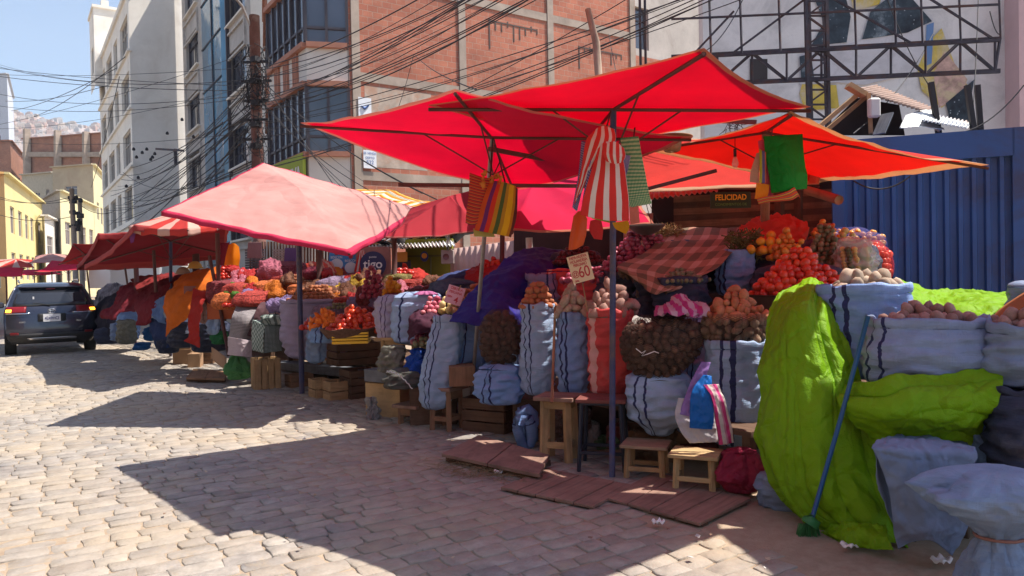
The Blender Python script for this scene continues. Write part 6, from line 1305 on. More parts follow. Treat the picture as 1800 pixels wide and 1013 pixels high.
mb = MB(); mb.tube([P(680 + k * 3.2, 652 + (k % 2) * 2.2 + k * k * .16, 7.62 + .01 * k) for k in range(15)], .006, 5); tag(mb.build('zigzag_cord', WHITE), 'pale zigzag cord along the edge of the dark bundle', 'cord')
sack('bright blue plastic bag between the trestle and the leaning sack', 735, 618, 676, 44, 8.0, cloth('blue_plastic', (.015, .08, .45), .2, rough=.35, crease=8), 'closed', seed=75, lump=.08, name='plastic_bag', tw=.7)
sack('crumpled white plastic sack on the ground behind the tall brown stool', 786, 712, 740, 56, 8.1, cloth('white_plastic', (.45, .38, .48), .2, rough=.5, crease=6), 'closed', seed=76, lump=.08, name='plastic_bag')
sack('clear plastic bag crumpled at the foot of the chipboard block', 655, 700, 740, 16, 8.3, cloth('grey_plastic', (.36, .34, .34), .2, rough=.3, crease=9), 'closed', seed=77, lump=.08, name='plastic_bag')
# blue bundle hanging
mb = MB(); c = P(925, 748, 6.85)
for k in range(7):
    a = k * .9; mb.tube([c + XC * (math.cos(a + t * .7) * (.09 - .006 * k)) + Z_ * (math.sin(a + t * .7) * .15 - .01 * k) - FW * (.02 * k * .8) for t in range(6)], [.03, .05, .055, .05, .04, .03], 10)
mb.grid(lambda u, v: c + XC * math.cos(u * 6.28) * .10 * math.sin(math.pi * v) + Z_ * (.32 * (v - .5)) - FW * (math.sin(u * 6.28) * .07 * math.sin(math.pi * v) + .01 * math.sin(u * 30)), 40, 20, closed=True)
tag(mb.build('blue_bundle', sackmat('bundle_cloth', (.16, .28, .55))), 'knotted bundle of blue sack cloth tucked beside the dark crate', 'bundle')
for k, (px, y0, y1, w, c_, lb) in enumerate(((1030, 745, 800, 40, (.35, .35, .36), 'greyish plastic bag behind the rough stool'), (1090, 750, 800, 40, (.35, .12, .12), 'red and green plastic bag behind the metal stool'), (1060, 770, 815, 36, (.12, .22, .12), 'dull green bag behind the metal stool legs'), (1150, 760, 815, 80, (.22, .13, .08), 'brown paper sack slumped behind the low stools'), (1230, 780, 830, 60, (.16, .03, .04), 'dark red bag in the shadow behind the low stools'), (1010, 720, 790, 60, (.10, .06, .05), 'dark box shape under the narrow blue sack'))):
    sack(lb, px, y0, y1, w, 6.35 - .0 * k if px > 1100 else 6.75, cloth('rubbish_%d' % k, c_, .1, rough=.5, crease=8), 'closed', seed=80 + k, lump=.09, name='plastic_bag')
crateP('brown crate supporting the white tapering sack', 1150, 800, .5, .36, .26, A34, WOODM, slats=2)
box('plank box supporting the wavy striped sacks', G(985, 770), .9, .34, .42, A34 + .08, WOODD, 'wooden_box')
# thin sticks
mb = MB(); mb.tube([P(976, 540, 6.75), P(970, 708, 6.1)], .012, 8); tag(mb.build('wooden_stick', WPOLE), 'thin wooden stick leaning between the two pale blue sacks', 'stick')
# price cards
INK = flat('red_ink', (.42, .03, .05), .7); CARDM = MT('cream_card', (.66, .56, .36), var=.06, bump=0); CARDP = MT('pink_card', (.62, .40, .52), var=.06, bump=0)
def pcard(label, tl, tr, bl, d, mat, lines, stick, ink):
    A, B, C_ = P(*tl, d), P(*tr, d), P(*bl, d); x = (B - A); y = (A - C_); w, h = x.length, y.length; x.normalize(); y = (y - x * y.dot(x)).normalized(); z = x.cross(y); c = (B + C_) / 2
    mb = MB(); Rm = Matrix((x, y, z)).transposed(); mb.box(c, (w, h, .004), Rm); o = mb.build('price_card', mat, bevel=.001); tag(o, label, 'price card')
    for (t, s_, fx, fy, sx) in lines: text_obj(t, s_ * h, ink, c + x * fx * w + y * fy * h, x, y, o, bold=.0008, sx=sx, out=.003)
    m_ = MB(); m_.tube([P(*stick[0]), P(*stick[1])], .005, 6); m_.build('card_stick', WOODL, o); return o
pcard('cream price card reading sixty stuck among the long potatoes', (996, 453), (1033, 443), (1008, 500), 6.15, CARDM, [('PAPA-NUEVA', .15, 0, .41, .72), ('HOLANDESA', .15, 0, .27, .72), ('PERUANO', .15, .02, .13, .72), ('@', .28, -.30, -.17, .9), ('60', .56, .12, -.17, .78), ('50k', .10, -.3, -.43, 1)], ((1024, 498, 6.14), (1033, 548, 6.3)), INK)
pcard('tilted pink price card reading four above the yellow fruit', (791, 500), (820, 509), (779, 530), 7.7, CARDP, [('CEBOLLA', .2, -.0, .36, .8), ('PERUANA', .2, -.0, .15, .8), ('LIBRA', .15, -.28, -.12, .8), ('4', .5, .14, -.25, 1)], ((810, 502, 7.69), (790, 545, 7.75)), INK)
# fruit round the second card
mound('yellow', 795, 545, 8.0, .16, .12, .26, 'pale yellow fruit stacked beside the pink price card', 'yellow fruit beside the pink card', .95)
mound('pink_fruit', 762, 548, 8.2, .14, .12, .20, 'pink fruit in the small pile left of the pink price card', 'pink fruit left of the card', 1.0)
mound('red_onion', 752, 600, 8.15, .18, .14, .24, 'dark red onion below the pink fruit', 'red onions below the pink fruit', 1.0, steep=.7)
mound('lime', 742, 604, 7.95, .09, .08, .08, 'small green fruit at the corner of the trestle', 'green fruit on the trestle', 1.1)
mound('orange_potato', 842, 520, 8.3, .22, .16, .16, 'orange potato in the shade right of the pink price card', 'orange potatoes right of the card', 1.0)
cloth_thing('net_cover', 'dark maroon net pulled back over the red onions', 'netting', [[(735, 545, 8.3), (760, 540, 8.4), (790, 555, 8.2)], [(722, 565, 8.1), (745, 565, 7.95), (775, 570, 8.0)], [(722, 600, 8.0), (735, 590, 7.9), (758, 580, 7.95)]], cloth('dark_maroon', (.07, .02, .04), .1), crump=.03, cs=5)
# ================================================================== SECOND STALL
s1 = sack('huge lilac sack filled to the brim with small orange carrots and potatoes', 560, 532, 632, 126, 10.6, SACKL, 'open', seed=90, bulge=.05, rim=.04, group='lilac sacks of the second stall'); sackheap(s1, 'orange_potato', .22, 'small orange potato on the huge lilac sack', 'potatoes on the huge lilac sack', .95, 'stuff')
s1b = sack('lilac sack standing in front of the huge one beside the blue pole', 520, 560, 630, 66, 10.2, SACKL, 'open', seed=91, group='lilac sacks of the second stall', bulge=.05); sackheap(s1b, 'orange_potato', .12, '', '', .9, 'stuff') if False else None
bpy.data.objects.remove(s1b['o'])
s1c = sack('round lilac basket sack behind the heap of tomatoes under the pink canopy', 446, 486, 512, 50, 12.5, SACKL, 'open', seed=92, group='lilac sacks of the second stall'); sackheap(s1c, 'red_onion', .08, '', 'far onions', 1.0, 'stuff')
sack('white sack bunched on its side beside the carrots', 556, 556, 640, 30, 9.6, SACKG, 'closed', seed=93, lump=.06)
sack('knotted pale blue sack lying on the little stool by the yellow tray', 566, 572, 604, 48, 9.3, SACKB, 'closed', turn=.28, seed=94, lump=.05)
mound('carrot', 572, 572, 9.3, .20, .16, .20, 'bright orange carrot in the pile left of the tomatoes', 'carrots beside the blue pole', 1.0)
mound('tomato', 625, 580, 9.1, .36, .2, .30, 'ripe tomato in the shallow basket above the yellow tray', 'tomatoes above the yellow tray', 1.15)
mound('tomato', 548, 575, 9.6, .14, .12, .14, 'dark red tomato left of the carrots', 'tomatoes left of the carrots', 1)
mb = MB(); c = P(622, 576, 9.1); mb.grid(lambda u, v: c + Vector((math.cos(u * 6.28) * (.42 - .1 * v), math.sin(u * 6.28) * (.3 - .08 * v), -.12 * v + .01 * math.sin(u * 40))), 60, 6, closed=True); tag(mb.build('basket', MT('dark_basket', (.12, .06, .04), var=.4, scale=30), solid=.01), 'shallow dark basket holding tomatoes above the yellow tray', 'basket')
root = empty('plastic_tray', G(618, 620, .55), 'yellow ribbed plastic tray on the dark crates', 'tray'); T = L2W(P(618, 603, 9.0), A34 + .1); mb = MB(); mb.box(T(0, 0, .005), (.42, .3, .01), rotz(A34 + .1)); YP = flat('yellow_plastic', (.72, .42, .02), .4); mb.build('bottom', YP, root)
for (x, y, w, d) in ((0, -.15, .42, .012), (0, .15, .42, .012), (-.21, 0, .012, .288), (.21, 0, .012, .288)):
    mb = MB()
    for k in range(4): mb.box(T(x, y, .02 + k * .035), (w, d, .024), rotz(A34 + .1))
    mb.build('ribbed_side', YP, root)
crateP('dark crate stack under the yellow tray', 622, 640, .62, .42, .30, .0, WOODD, z0=.42, slats=3)
mb = MB(); mb.bar(onX(492, 641, 4.05), onX(650, 656, 4.05), .34, .13); tag(mb.build('plank_shelf', WOODG, bevel=.004), 'grey blue plank shelf at the front of the second stall', 'plank shelf')
crateP('small orange wood crate with a slit, under the plank shelf', 562, 700, .2, .3, .27, .0, WOODL, slats=2)
crateP('orange wood crate beside the dark stack, under the plank shelf', 590, 704, .24, .3, .27, .0, WOODL, slats=2)
crateP('flat slatted tray crate lying behind the blue pole', 526, 680, .34, .3, .2, .0, WOODM, slats=2)
crateP('upright slatted crate carrying the checked bag', 468, 684, .36, .34, .46, -.1, WOODL, vertical=True)
crateP('dark crate at the right end under the second stall', 632, 700, .4, .4, .4, .0, WOODD, slats=4)
crateP('dark tall crate beside the trestle', 668, 640, .3, .3, .4, .0, WOODD, z0=.3, slats=4)
stool('little wooden stool frame beside the dark crate stack', 571, 640, .2, .18, .24, A34, WOODM, z0=.42, splay=0, apron=.03, leg=.035, group=None)
for k in range(3):
    pass
# checked bag on the crate
CHK = cloth('checked_bag', (.4, .45, .42), .1, colors=checks((.05, .07, .07), (.20, .27, .25), (.55, .62, .58), 14, 1.6), weave=200)
ZZ = cloth('zigzag_bag', (.4, .45, .42), .1, colors=lambda s, v: s.ramp(s.math('FRACT', s.math('ADD', s.math('MULTIPLY', s.xyz(v)[1], 6), s.math('MULTIPLY', s.math('PINGPONG', s.xyz(v)[0], .12), 8))), [(0, (.12, .18, .16)), (.5, (.50, .58, .54))], 'CONSTANT'), weave=200)
root = empty('checked_bag', G(468, 622, .5), 'black and white checked shopping bag standing on the upright crate', 'bag'); D = 10.7
mb = MB(); patch(mb, [[(466, 572, D - .1), (496, 572, D + .1)], [(464, 595, D - .14), (497, 595, D + .1)], [(464, 621, D - .1), (495, 617, D + .1)]], nu=20, nv=20, crump=.006); mb.build('front_panel', CHK, root, solid=.004)
mb = MB(); patch(mb, [[(444, 562, D + .1), (466, 572, D - .1)], [(443, 590, D + .1), (464, 595, D - .14)], [(444, 616, D + .1), (464, 621, D - .1)]], nu=20, nv=20, crump=.006); mb.build('side_panel', ZZ, root, solid=.004)
mb = MB(); mb.quad(P(444, 563, D + .1), P(466, 573, D - .1), P(495, 573, D + .1), P(475, 563, D + .3)); mb.build('top', CHK, root, solid=.004); mb = MB(); mb.tube([P(470, 572, D - .05), P(474, 552, D - .05), P(484, 550, D - .02), P(490, 570, D + .02)], .006, 6); mb.build('handle', BLACKM, root)
sack('crumpled patterned black and white bag on top of the checked one', 482, 556, 572, 32, 10.7, CHK, 'closed', seed=96, lump=.07, name='small_bag')
HND = cloth('houndstooth_cloth', (.4, .36, .38), .15, colors=checks((.10, .09, .10), (.28, .25, .26), (.52, .48, .50), 26, 1.6), weave=200)
cloth_thing('patterned_cloth', 'grey houndstooth cloth hanging over the counter left of the checked bag', 'cloth', [[(416, 536, 11.3), (440, 534, 11.4), (470, 520, 11.6)], [(408, 560, 11.1), (430, 560, 11.0), (452, 560, 11.1)], [(404, 590, 11.1), (424, 592, 11.0), (442, 592, 11.1)], [(402, 602, 11.1), (422, 604, 11.0), (440, 606, 11.1)]], HND, fold=.015, crump=.01, cs=3)
cloth_thing('shawl', 'dark fringed shawl folded over the edge of the houndstooth cloth', 'cloth', [[(462, 528, 11.3), (500, 515, 11.5)], [(450, 545, 11.0), (475, 548, 11.2)], [(440, 575, 10.95), (452, 572, 11.0)], [(434, 590, 10.95), (446, 594, 10.95)]], cloth('dark_shawl', (.10, .05, .06), .1), fold=.02, crump=.01)
cloth_thing('white_sheet', 'white paper sheet hanging below the houndstooth cloth', 'cloth', [[(402, 592, 11.0), (424, 596, 10.9), (444, 600, 11.0)], [(401, 624, 11.0), (423, 626, 10.9), (442, 628, 11.0)]], cloth('white_sheet', (.62, .52, .56), .2), crump=.01)
sack('green plastic bag full of rubbish on the cobbles by the pallet step', 419, 628, 668, 42, 11.3, cloth('pale_green_plastic', (.10, .30, .10), .25, rough=.35, crease=6), 'closed', seed=97, lump=.09, name='plastic_bag', tw=.6)
sack('pink and white plastic bag behind the checked bag', 474, 545, 575, 34, 11.3, cloth('pinkish_plastic', (.6, .35, .38), .2, rough=.4, crease=8), 'closed', seed=98, lump=.09, name='plastic_bag')
box('green plastic tub between the houndstooth cloth and the lilac sack', P(486, 545, 11.3), .22, .2, .13, A34, flat('green_tub', (.05, .22, .02), .4), 'plastic_tub', 'tub', bev=.02)
# counter heaps, second stall and behind: mesh sacks lying in piles
NS = {'red': MT('red_mesh', (.40, .05, .04), var=.75, scale=38, bump=1.0, bs=40, bd=.03), 'maroon': MT('maroon_mesh', (.22, .04, .05), var=.75, scale=38, bump=1.0, bs=40, bd=.03), 'orange': MT('orange_mesh', (.55, .14, .04), var=.7, scale=38, bump=1.0, bs=40, bd=.03), 'lilac': MT('lilac_mesh', (.24, .17, .26), var=.5, scale=30, bump=1.0, bs=40, bd=.03), 'green': MT('olive_mesh', (.20, .16, .05), var=.75, scale=38, bump=1.0, bs=40, bd=.03)}
GM = 'mesh sacks lying heaped on the far counters'
rr = random.Random(21)
for k, (px, yt, yb, w, d, c_, extra) in enumerate((
    (430, 505, 530, 70, 11.9, 'red', 'left of the round lilac basket'), (395, 500, 540, 60, 12.2, 'maroon', 'at the top end of the orange cover'), (480, 500, 530, 60, 11.8, 'orange', 'right of the round lilac basket'), (510, 490, 515, 60, 12.2, 'red', 'behind the huge lilac sack on its left'), (505, 470, 492, 90, 13, 'maroon', 'below the wooden shutters'), (560, 482, 505, 80, 12.6, 'red', 'behind the blue pole at counter height'),
    (600, 498, 528, 100, 11.2, 'lilac', 'on the right of the huge sack'), (640, 490, 512, 90, 12.0, 'maroon', 'under the blue round signs'), (610, 474, 494, 100, 12.8, 'red', 'directly below the striped bag'), (615, 528, 556, 60, 10.4, 'red', 'between the lilac sack and the tomatoes'), (585, 540, 560, 60, 10.3, 'lilac', 'supporting the small olive heap'), (650, 506, 545, 40, 10.2, 'maroon', 'beside the tower of red onions'),
    (700, 488, 518, 60, 10.6, 'green', 'behind the short lilac sack'), (735, 498, 524, 70, 10.4, 'red', 'right of the dark back pole'), (770, 505, 535, 60, 9.8, 'maroon', 'behind the pink fruit'), (540, 505, 528, 60, 11.6, 'orange', 'just left of the blue pole'), (455, 520, 540, 80, 11.5, 'red', 'above the houndstooth cloth'), (410, 520, 545, 60, 11.8, 'orange', 'beside the thin leaning pole'), (690, 520, 560, 50, 9.9, 'maroon', 'under the orange fruit'), (640, 545, 575, 60, 9.9, 'maroon', 'behind the tomato basket'))):
    sack('lumpy %s mesh sack lying %s' % (c_ if c_ != 'green' else 'olive', extra), px, yt, yb, w, d, NS[c_], 'closed', seed=200 + k, lump=.06, group=GM, dr=.8, wr=.004)
cnts = [('red_onion', 655, 520, 10.0, .18, .16, .40, 'red onion in the tower beside the orange fruit', 'tower of red onions', 1.2, .7), ('orange', 690, 520, 9.9, .14, .12, .30, 'orange fruit right of the onion tower', 'orange fruit by the onion tower', .8, .75), ('tomato', 708, 487, 10.6, .18, .14, .14, 'tomato in the small pile under the tall dark pole', 'tomatoes by the dark pole', 1.0, .9), ('orange_potato', 560, 530, 10.9, .30, .22, .18, '', '', 1, .9),
        ('tomato', 440, 535, 11.7, .42, .2, .14, 'red fruit on the counter above the houndstooth cloth', 'red fruit on the far counter', 1.0, .9), ('apple', 480, 520, 11.6, .26, .16, .18, 'orange and yellow fruit on the far counter', 'mixed fruit on the far counter', 1.1, .9), ('yellow', 432, 515, 11.9, .16, .12, .12, 'yellow pepper beside the round lilac basket', 'yellow peppers by the basket', 1, .8), ('tomato', 405, 488, 12.6, .26, .2, .26, 'bright red tomato in the high pile by the orange hanging bag', 'tomatoes in the far high pile', 1, .8), ('orange_potato', 515, 497, 12.0, .30, .2, .14, '', '', 1, .9), ('dark_onion', 560, 490, 12.4, .4, .2, .16, '', '', 1.1, .9), ('lime', 600, 540, 10.2, .22, .12, .08, '', '', .9, .9), ('red_onion', 640, 500, 11.4, .3, .2, .14, '', '', 1.1, .9), ('tomato', 480, 480, 12.9, .4, .2, .12, '', '', 1, .9), ('dark_onion', 1015, 462, 8.4, .3, .2, .22, '', '', 1.1, .85), ('red_onion', 980, 500, 8.1, .2, .2, .16, '', '', 1, .9), ('apple', 685, 545, 9.7, .2, .14, .16, '', '', 1, .9)]
for kd_, px, py, d, rx, ry, h, lb, gp, sc, stp in cnts:
    mound(kd_, px, py, d, rx, ry, h, lb or 'heap of small %s seen as one mass on the back counter at depth' % kd_.replace('_', ' '), gp, sc, 'one' if lb else 'stuff', stp)
cloth_thing('striped_bag', 'coral red striped plastic bag lying open behind the blue pole', 'plastic bag', [[(538, 468, 12), (560, 462, 12.1), (585, 462, 12)], [(545, 478, 11.8), (570, 472, 11.7), (590, 480, 11.8)], [(560, 487, 11.8), (580, 486, 11.7), (598, 492, 11.8)]], cloth('coral_striped', (.7, .15, .1), .3, colors=lambda s, v: stripes([(1, (.70, .09, .06)), (1, (.72, .32, .22))], 0, 4)(s, v)), crump=.04, cs=5)
cloth_thing('orange_cover', 'orange plastic bag beside the coral striped one', 'plastic bag', [[(575, 476, 12), (590, 470, 12.1), (602, 478, 12)], [(580, 490, 11.8), (592, 484, 11.7), (600, 490, 11.8)]], cloth('orange_sheet', (.75, .22, .03), .3), crump=.03, cs=6)
cloth_thing('plastic_bag', 'bright orange plastic bag hanging from the maroon canopy edge', 'plastic bag', [[(402, 430, 12), (412, 428, 11.95), (420, 434, 12)], [(397, 450, 12), (409, 450, 11.9), (422, 452, 12)], [(394, 467, 12), (408, 466, 11.9), (420, 468, 12)]], cloth('orange_bag', (.85, .28, .01), .5, rough=.4), fold=.02)
cloth_thing('plastic_bag', 'maroon bag hanging beside the bright orange one', 'plastic bag', [[(388, 428, 12.1), (404, 426, 12.1)], [(388, 450, 12.1), (398, 450, 12.1)], [(386, 466, 12.1), (394, 468, 12.1)]], cloth('maroon_bag', (.3, .03, .06), .3), fold=.02)
cloth_thing('violet_fringe', 'violet plastic fringe hanging at the corner of the striped canopy', 'fringe', [[(229, 396, 12.3), (240, 396, 12.3)], [(227, 412, 12.3), (238, 412, 12.3)], [(230, 428, 12.3), (235, 426, 12.3)]], cloth('violet_fringe', (.40, .12, .45), .4), fold=.04, ff=5)
cloth_thing('net_cover', 'red orange netting over the second counter right of the dark pole', 'netting', [[(705, 485, 10.8), (735, 478, 11.0), (765, 495, 10.8)], [(712, 500, 10.5), (740, 492, 10.4), (770, 508, 10.4)], [(720, 515, 10.2), (745, 508, 10.2), (768, 518, 10.2)]], cloth('red_net_cloth', (.5, .04, .03), .3), crump=.04, cs=6)
cloth_thing('plastic_cone', 'red plastic bag standing upright by the dark pole', 'plastic bag', [[(708, 462, 10.9), (714, 464, 10.9)], [(706, 478, 10.9), (720, 478, 10.9)], [(706, 490, 10.9), (720, 490, 10.9)]], cloth('red_cone', (.6, .05, .03), .4), fold=.02)
rr = random.Random(77)
CP = [('red', (.50, .03, .03)), ('orange', (.65, .18, .02)), ('maroon', (.20, .02, .04)), ('pink', (.55, .16, .22)), ('lilac', (.28, .2, .4)), ('brown', (.22, .09, .05)), ('cream', (.5, .4, .3)), ('blue', (.06, .12, .4)), ('yellow', (.62, .38, .04)), ('green', (.10, .24, .04))]
for k in range(46):
    px = rr.uniform(395, 770); nm, c_ = rr.choice(CP[:6] if rr.random() < .7 else CP); lo = 470 + (px - 395) * .06; py = rr.uniform(lo, lo + 62); d = 12.6 - (px - 395) / 375 * 2.6 - (py - lo) / 62 * 1.3 + .25; w = rr.uniform(7, 18); h = rr.uniform(5, 13); j = lambda a=3: rr.uniform(-a, a)
    rows = [[(px - w + j(), py - h + j(), d + .15), (px + j(), py - h * 1.5 + j(), d + .2), (px + w + j(), py - h + j(), d + .15)], [(px - w * 1.2 + j(), py + j(), d), (px, py + j(), d - .1), (px + w * 1.2 + j(), py + j(), d)], [(px - w + j(), py + h + j(), d), (px + j(), py + h + j(), d - .05), (px + w + j(), py + h + j(), d)]]
    cloth_thing('crumpled_bag', 'small crumpled %s bag or cloth tucked in the heaps of the second stall' % nm, 'plastic bag', rows, cloth('scrap_' + nm, c_, .25, rough=.5, crease=9), group='%s scraps tucked in the second stall' % nm, crump=.05, cs=5, nu=14, nv=12, seed=k)
# ================================================================== FAR COVERED STALLS
ORT = cloth('orange_tarp', (.72, .17, .02), .25, var=.25, crease=2.5); RDT = cloth('red_tarp', (.45, .035, .03), .2, var=.25, crease=2.5); MRT = cloth('maroon_tarp', (.24, .025, .04), .15, var=.3, crease=2.2); BLT = cloth('pale_blue_tarp', (.14, .24, .48), .2, crease=3); BKT = cloth('dark_tarp', (.03, .03, .05), 0, crease=2); 
def cov(lb, rows, m_, **k): cloth_thing('tarpaulin', lb, 'tarpaulin', rows, m_, group=None, **{**dict(crump=.05, cs=1.8, seed=R(0, 9), nu=50, nv=50), **k})
cov('big orange tarpaulin over the far stall, reaching a ragged lower edge', [[(318, 492, 13.2), (345, 482, 13.2), (390, 472, 13.2)], [(296, 520, 12.6), (330, 508, 12.5), (385, 502, 12.4)], [(294, 555, 12.5), (316, 550, 12.3), (345, 545, 12.2)], [(296, 592, 12.5), (314, 575, 12.3), (332, 562, 12.2)]], ORT, fold=.05, ff=3)
cov('red tarpaulin corner hanging beside the orange one', [[(345, 512, 12.2), (372, 515, 12.1)], [(336, 545, 12.0), (362, 540, 11.9)], [(334, 590, 12.0), (354, 580, 11.9)], [(326, 600, 12.0), (352, 612, 11.9)]], RDT, fold=.03)
cov('maroon tarpaulin over the goods left of the pale blue one', [[(250, 510, 14.6), (275, 498, 14.8), (310, 492, 14.4)], [(240, 535, 14.0), (262, 530, 13.8), (290, 525, 13.6)], [(246, 565, 13.8), (258, 562, 13.6), (274, 550, 13.5)], [(245, 572, 13.8), (258, 572, 13.6), (270, 562, 13.5)]], MRT, fold=.04)
cov('wide maroon tarpaulin beside the black car', [[(210, 505, 16.5), (235, 500, 16.5), (262, 502, 16)], [(205, 530, 16), (225, 525, 15.8), (248, 528, 15.2)], [(182, 552, 16), (208, 555, 15.4), (240, 550, 15)], [(186, 558, 16), (206, 562, 15.4), (240, 560, 15)]], MRT, fold=.05)
cov('pale blue tarpaulin between the maroon and orange covers', [[(272, 530, 13.6), (296, 522, 13.4)], [(266, 552, 13.4), (294, 548, 13.2)], [(270, 560, 13.4), (294, 570, 13.2)]], BLT, fold=.03)
cov('dark cover over the stall behind the car', [[(172, 515, 19), (200, 500, 19), (225, 505, 18)], [(166, 560, 18), (190, 555, 17), (220, 560, 16.5)], [(168, 595, 18), (195, 600, 17), (235, 590, 16.3)]], BKT, fold=.05)
cov('dark blue cover hanging below the pale blue tarpaulin', [[(268, 560, 13.7), (300, 560, 13.4)], [(272, 590, 13.6), (305, 590, 13.2)], [(280, 612, 13.6), (308, 610, 13.2)]], cloth('navy_tarp', (.03, .05, .14), 0, crease=2), fold=.05)
cov('dull red cover high behind the orange tarpaulin', [[(230, 495, 17), (270, 486, 17), (330, 482, 16)], [(240, 510, 15.4), (280, 500, 15.2), (325, 495, 14.2)], [(245, 520, 15), (285, 515, 14.8), (325, 505, 14)]], cloth('dull_red_tarp', (.26, .03, .03), .2, crease=2))
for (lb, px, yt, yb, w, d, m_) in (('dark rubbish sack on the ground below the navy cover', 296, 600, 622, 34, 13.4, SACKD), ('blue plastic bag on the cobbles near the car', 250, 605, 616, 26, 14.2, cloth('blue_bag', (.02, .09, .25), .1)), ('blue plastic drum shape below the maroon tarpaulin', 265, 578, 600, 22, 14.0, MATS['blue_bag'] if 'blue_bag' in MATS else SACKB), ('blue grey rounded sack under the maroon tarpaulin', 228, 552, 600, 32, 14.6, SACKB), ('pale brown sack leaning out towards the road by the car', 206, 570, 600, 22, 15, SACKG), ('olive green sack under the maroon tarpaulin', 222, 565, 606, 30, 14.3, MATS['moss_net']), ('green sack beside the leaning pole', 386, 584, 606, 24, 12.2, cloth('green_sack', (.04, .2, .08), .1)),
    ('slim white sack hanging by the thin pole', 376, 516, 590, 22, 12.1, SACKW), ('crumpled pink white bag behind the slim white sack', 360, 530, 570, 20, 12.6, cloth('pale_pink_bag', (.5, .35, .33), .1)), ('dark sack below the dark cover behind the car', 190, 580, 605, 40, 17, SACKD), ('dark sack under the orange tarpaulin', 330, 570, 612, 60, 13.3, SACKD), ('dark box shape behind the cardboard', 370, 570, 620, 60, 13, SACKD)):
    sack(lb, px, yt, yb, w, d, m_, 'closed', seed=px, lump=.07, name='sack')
box('cardboard carton on the ground under the orange tarpaulin', G(324, 640), .34, .34, .30, A34 + .2, CARD, 'carton', 'box', flaps=True)
box('second cardboard carton beside the first', G(344, 646), .22, .3, .27, A34 + .2, CARD, 'carton', 'box')
crateP('old grey wooden box with a plate, beside the leaning cardboard', 362, 640, .34, .3, .26, A34, WOODM, slats=3, lid=True)
mb = MB(); patch(mb, [[(372, 610, 11.9), (384, 618, 11.7), (398, 628, 11.6)], [(373, 632, 11.8), (385, 642, 11.6), (398, 652, 11.5)]], nu=8, nv=8); tag(mb.build('cardboard_sheet', CARD, solid=.01), 'leaning cardboard sheet beside the small pallet step', 'cardboard')
box('orange plastic crate on the counter behind the slim white sack', P(398, 560, 12.2), .5, .4, .28, A34 + .1, flat('orange_crate', (.45, .09, .02), .5), 'plastic_crate', 'crate')
crateP('wooden crate below the orange plastic crate', 400, 612, .5, .4, .4, A34 + .1, WOODM, slats=4)
box('brown sign board standing in the orange tarpaulin', P(347, 530, 12.4), .42, .03, .26, A34 + .1, MT('brown_board', (.22, .09, .08), var=.2), 'board', 'board')
for (lb, px, py, c_) in (('woven beige hat shape hanging in the far stall', 322, 482, (.32, .22, .16)), ('yellow hard hat shape high in the far stall', 343, 472, (.55, .30, .05))):
    mb = MB(); c = P(px, py, 13.4); mb.grid(lambda u, v: c + Vector((math.cos(u * 6.28) * .12, math.sin(u * 6.28) * .12, 0)) * math.cos(v * 1.5) * (1.3 if v < .1 else 1) + Z_ * (.13 * math.sin(v * 1.57)), 16, 8, closed=True); tag(mb.build('hat', flat('hat_%d' % px, c_, .8), solid=.004), lb, 'hat')
# ================================================================== KIOSKS AND SHEDS BEHIND
CORR = {}
def corrugated(mb, A, B, C_, D_, n=30, amp=.02):
    """wavy sheet A-B along the waves' normal direction, A-D length"""
    A, B, C_, D_ = [P(*q) if not isinstance(q, Vector) else q for q in (A, B, C_, D_)]; nn = (B - A).cross(D_ - A).normalized()
    mb.grid(lambda u, v: A.lerp(B, u).lerp(D_.lerp(C_, u), v) + nn * amp * math.sin(u * n * 6.283), n * 6, 2)
TIN = MT('pale_tin', (.55, .55, .56), rough=.45, metal=.5, var=.25, scale=2, dirt=(.35, .2, .12)); TINB = MT('brown_tin', (.30, .20, .16), rough=.6, metal=.2, var=.3, scale=2, dirt=(.2, .1, .07)); TINP = MT('pinkish_panel', (.60, .42, .38), var=.12, scale=1.5, dirt=(.42, .3, .26))
mb = MB(); corrugated(mb, (792, 438, 12.0), (905, 423, 11.4), (905, 520, 11.4), (792, 520, 12.0), 11, .008); tag(mb.build('panel_wall', TINP, solid=.02), 'pinkish white panelled kiosk wall behind the violet tarpaulin', 'kiosk')
root = empty('electric_meter', P(790, 452, 11.8), 'grey electric meter box with a round dial on the kiosk wall', 'meter box'); c = P(787, 452, 11.8); mb = MB(); mb.box(c, (.2, .12, .22), A34); mb.build('case', flat('meter_case', (.42, .36, .34), .5), root, bevel=.01); mb = MB(); mb.tube([c - FW * .05 - XC * .02, c - FW * .09 - XC * .02], .05, 14); mb.build('dial', flat('meter_dial', (.2, .08, .08), .3), root); mb = MB(); mb.tube([P(788, 410, 11.75), P(787, 440, 11.75)], .02, 6); mb.build('conduit', STEELP, root)
root = empty('green_kiosk', P(752, 470, 12.3), 'olive green kiosk shutter with a small round blue and orange badge', 'kiosk'); mb = MB(); mb.box(P(757, 478, 12.5), (.78, .3, 1.1), A34 - .05); mb.build('body', MT('olive_paint', (.20, .19, .02), var=.15), root)
mb = MB(); mb.box(P(757, 450, 12.3), (.80, .03, .03), A34 - .05); mb.bar(P(757, 452, 12.3), P(757, 520, 12.3), .02); mb.build('panel_joint', flat('olive_joint', (.1, .1, .02)), root)
def disc(c, rx, rz, m_, name, parent, off=0, n=28):
    x = XC.copy(); x.z = 0; x.normalize(); mb = MB(); q = c - F0 * off; mb.tube([q + F0 * .006, q - F0 * .006], 1.0, n, smooth=False); o = mb.build(name, m_, None)
    me = o.data
    for v in me.vertices:
        r_ = v.co - q; v.co = q + x * r_.dot(x) * rx + Z_ * r_.z * rz + F0 * r_.dot(F0)
    if parent is not None: attach(o, parent)
    return o
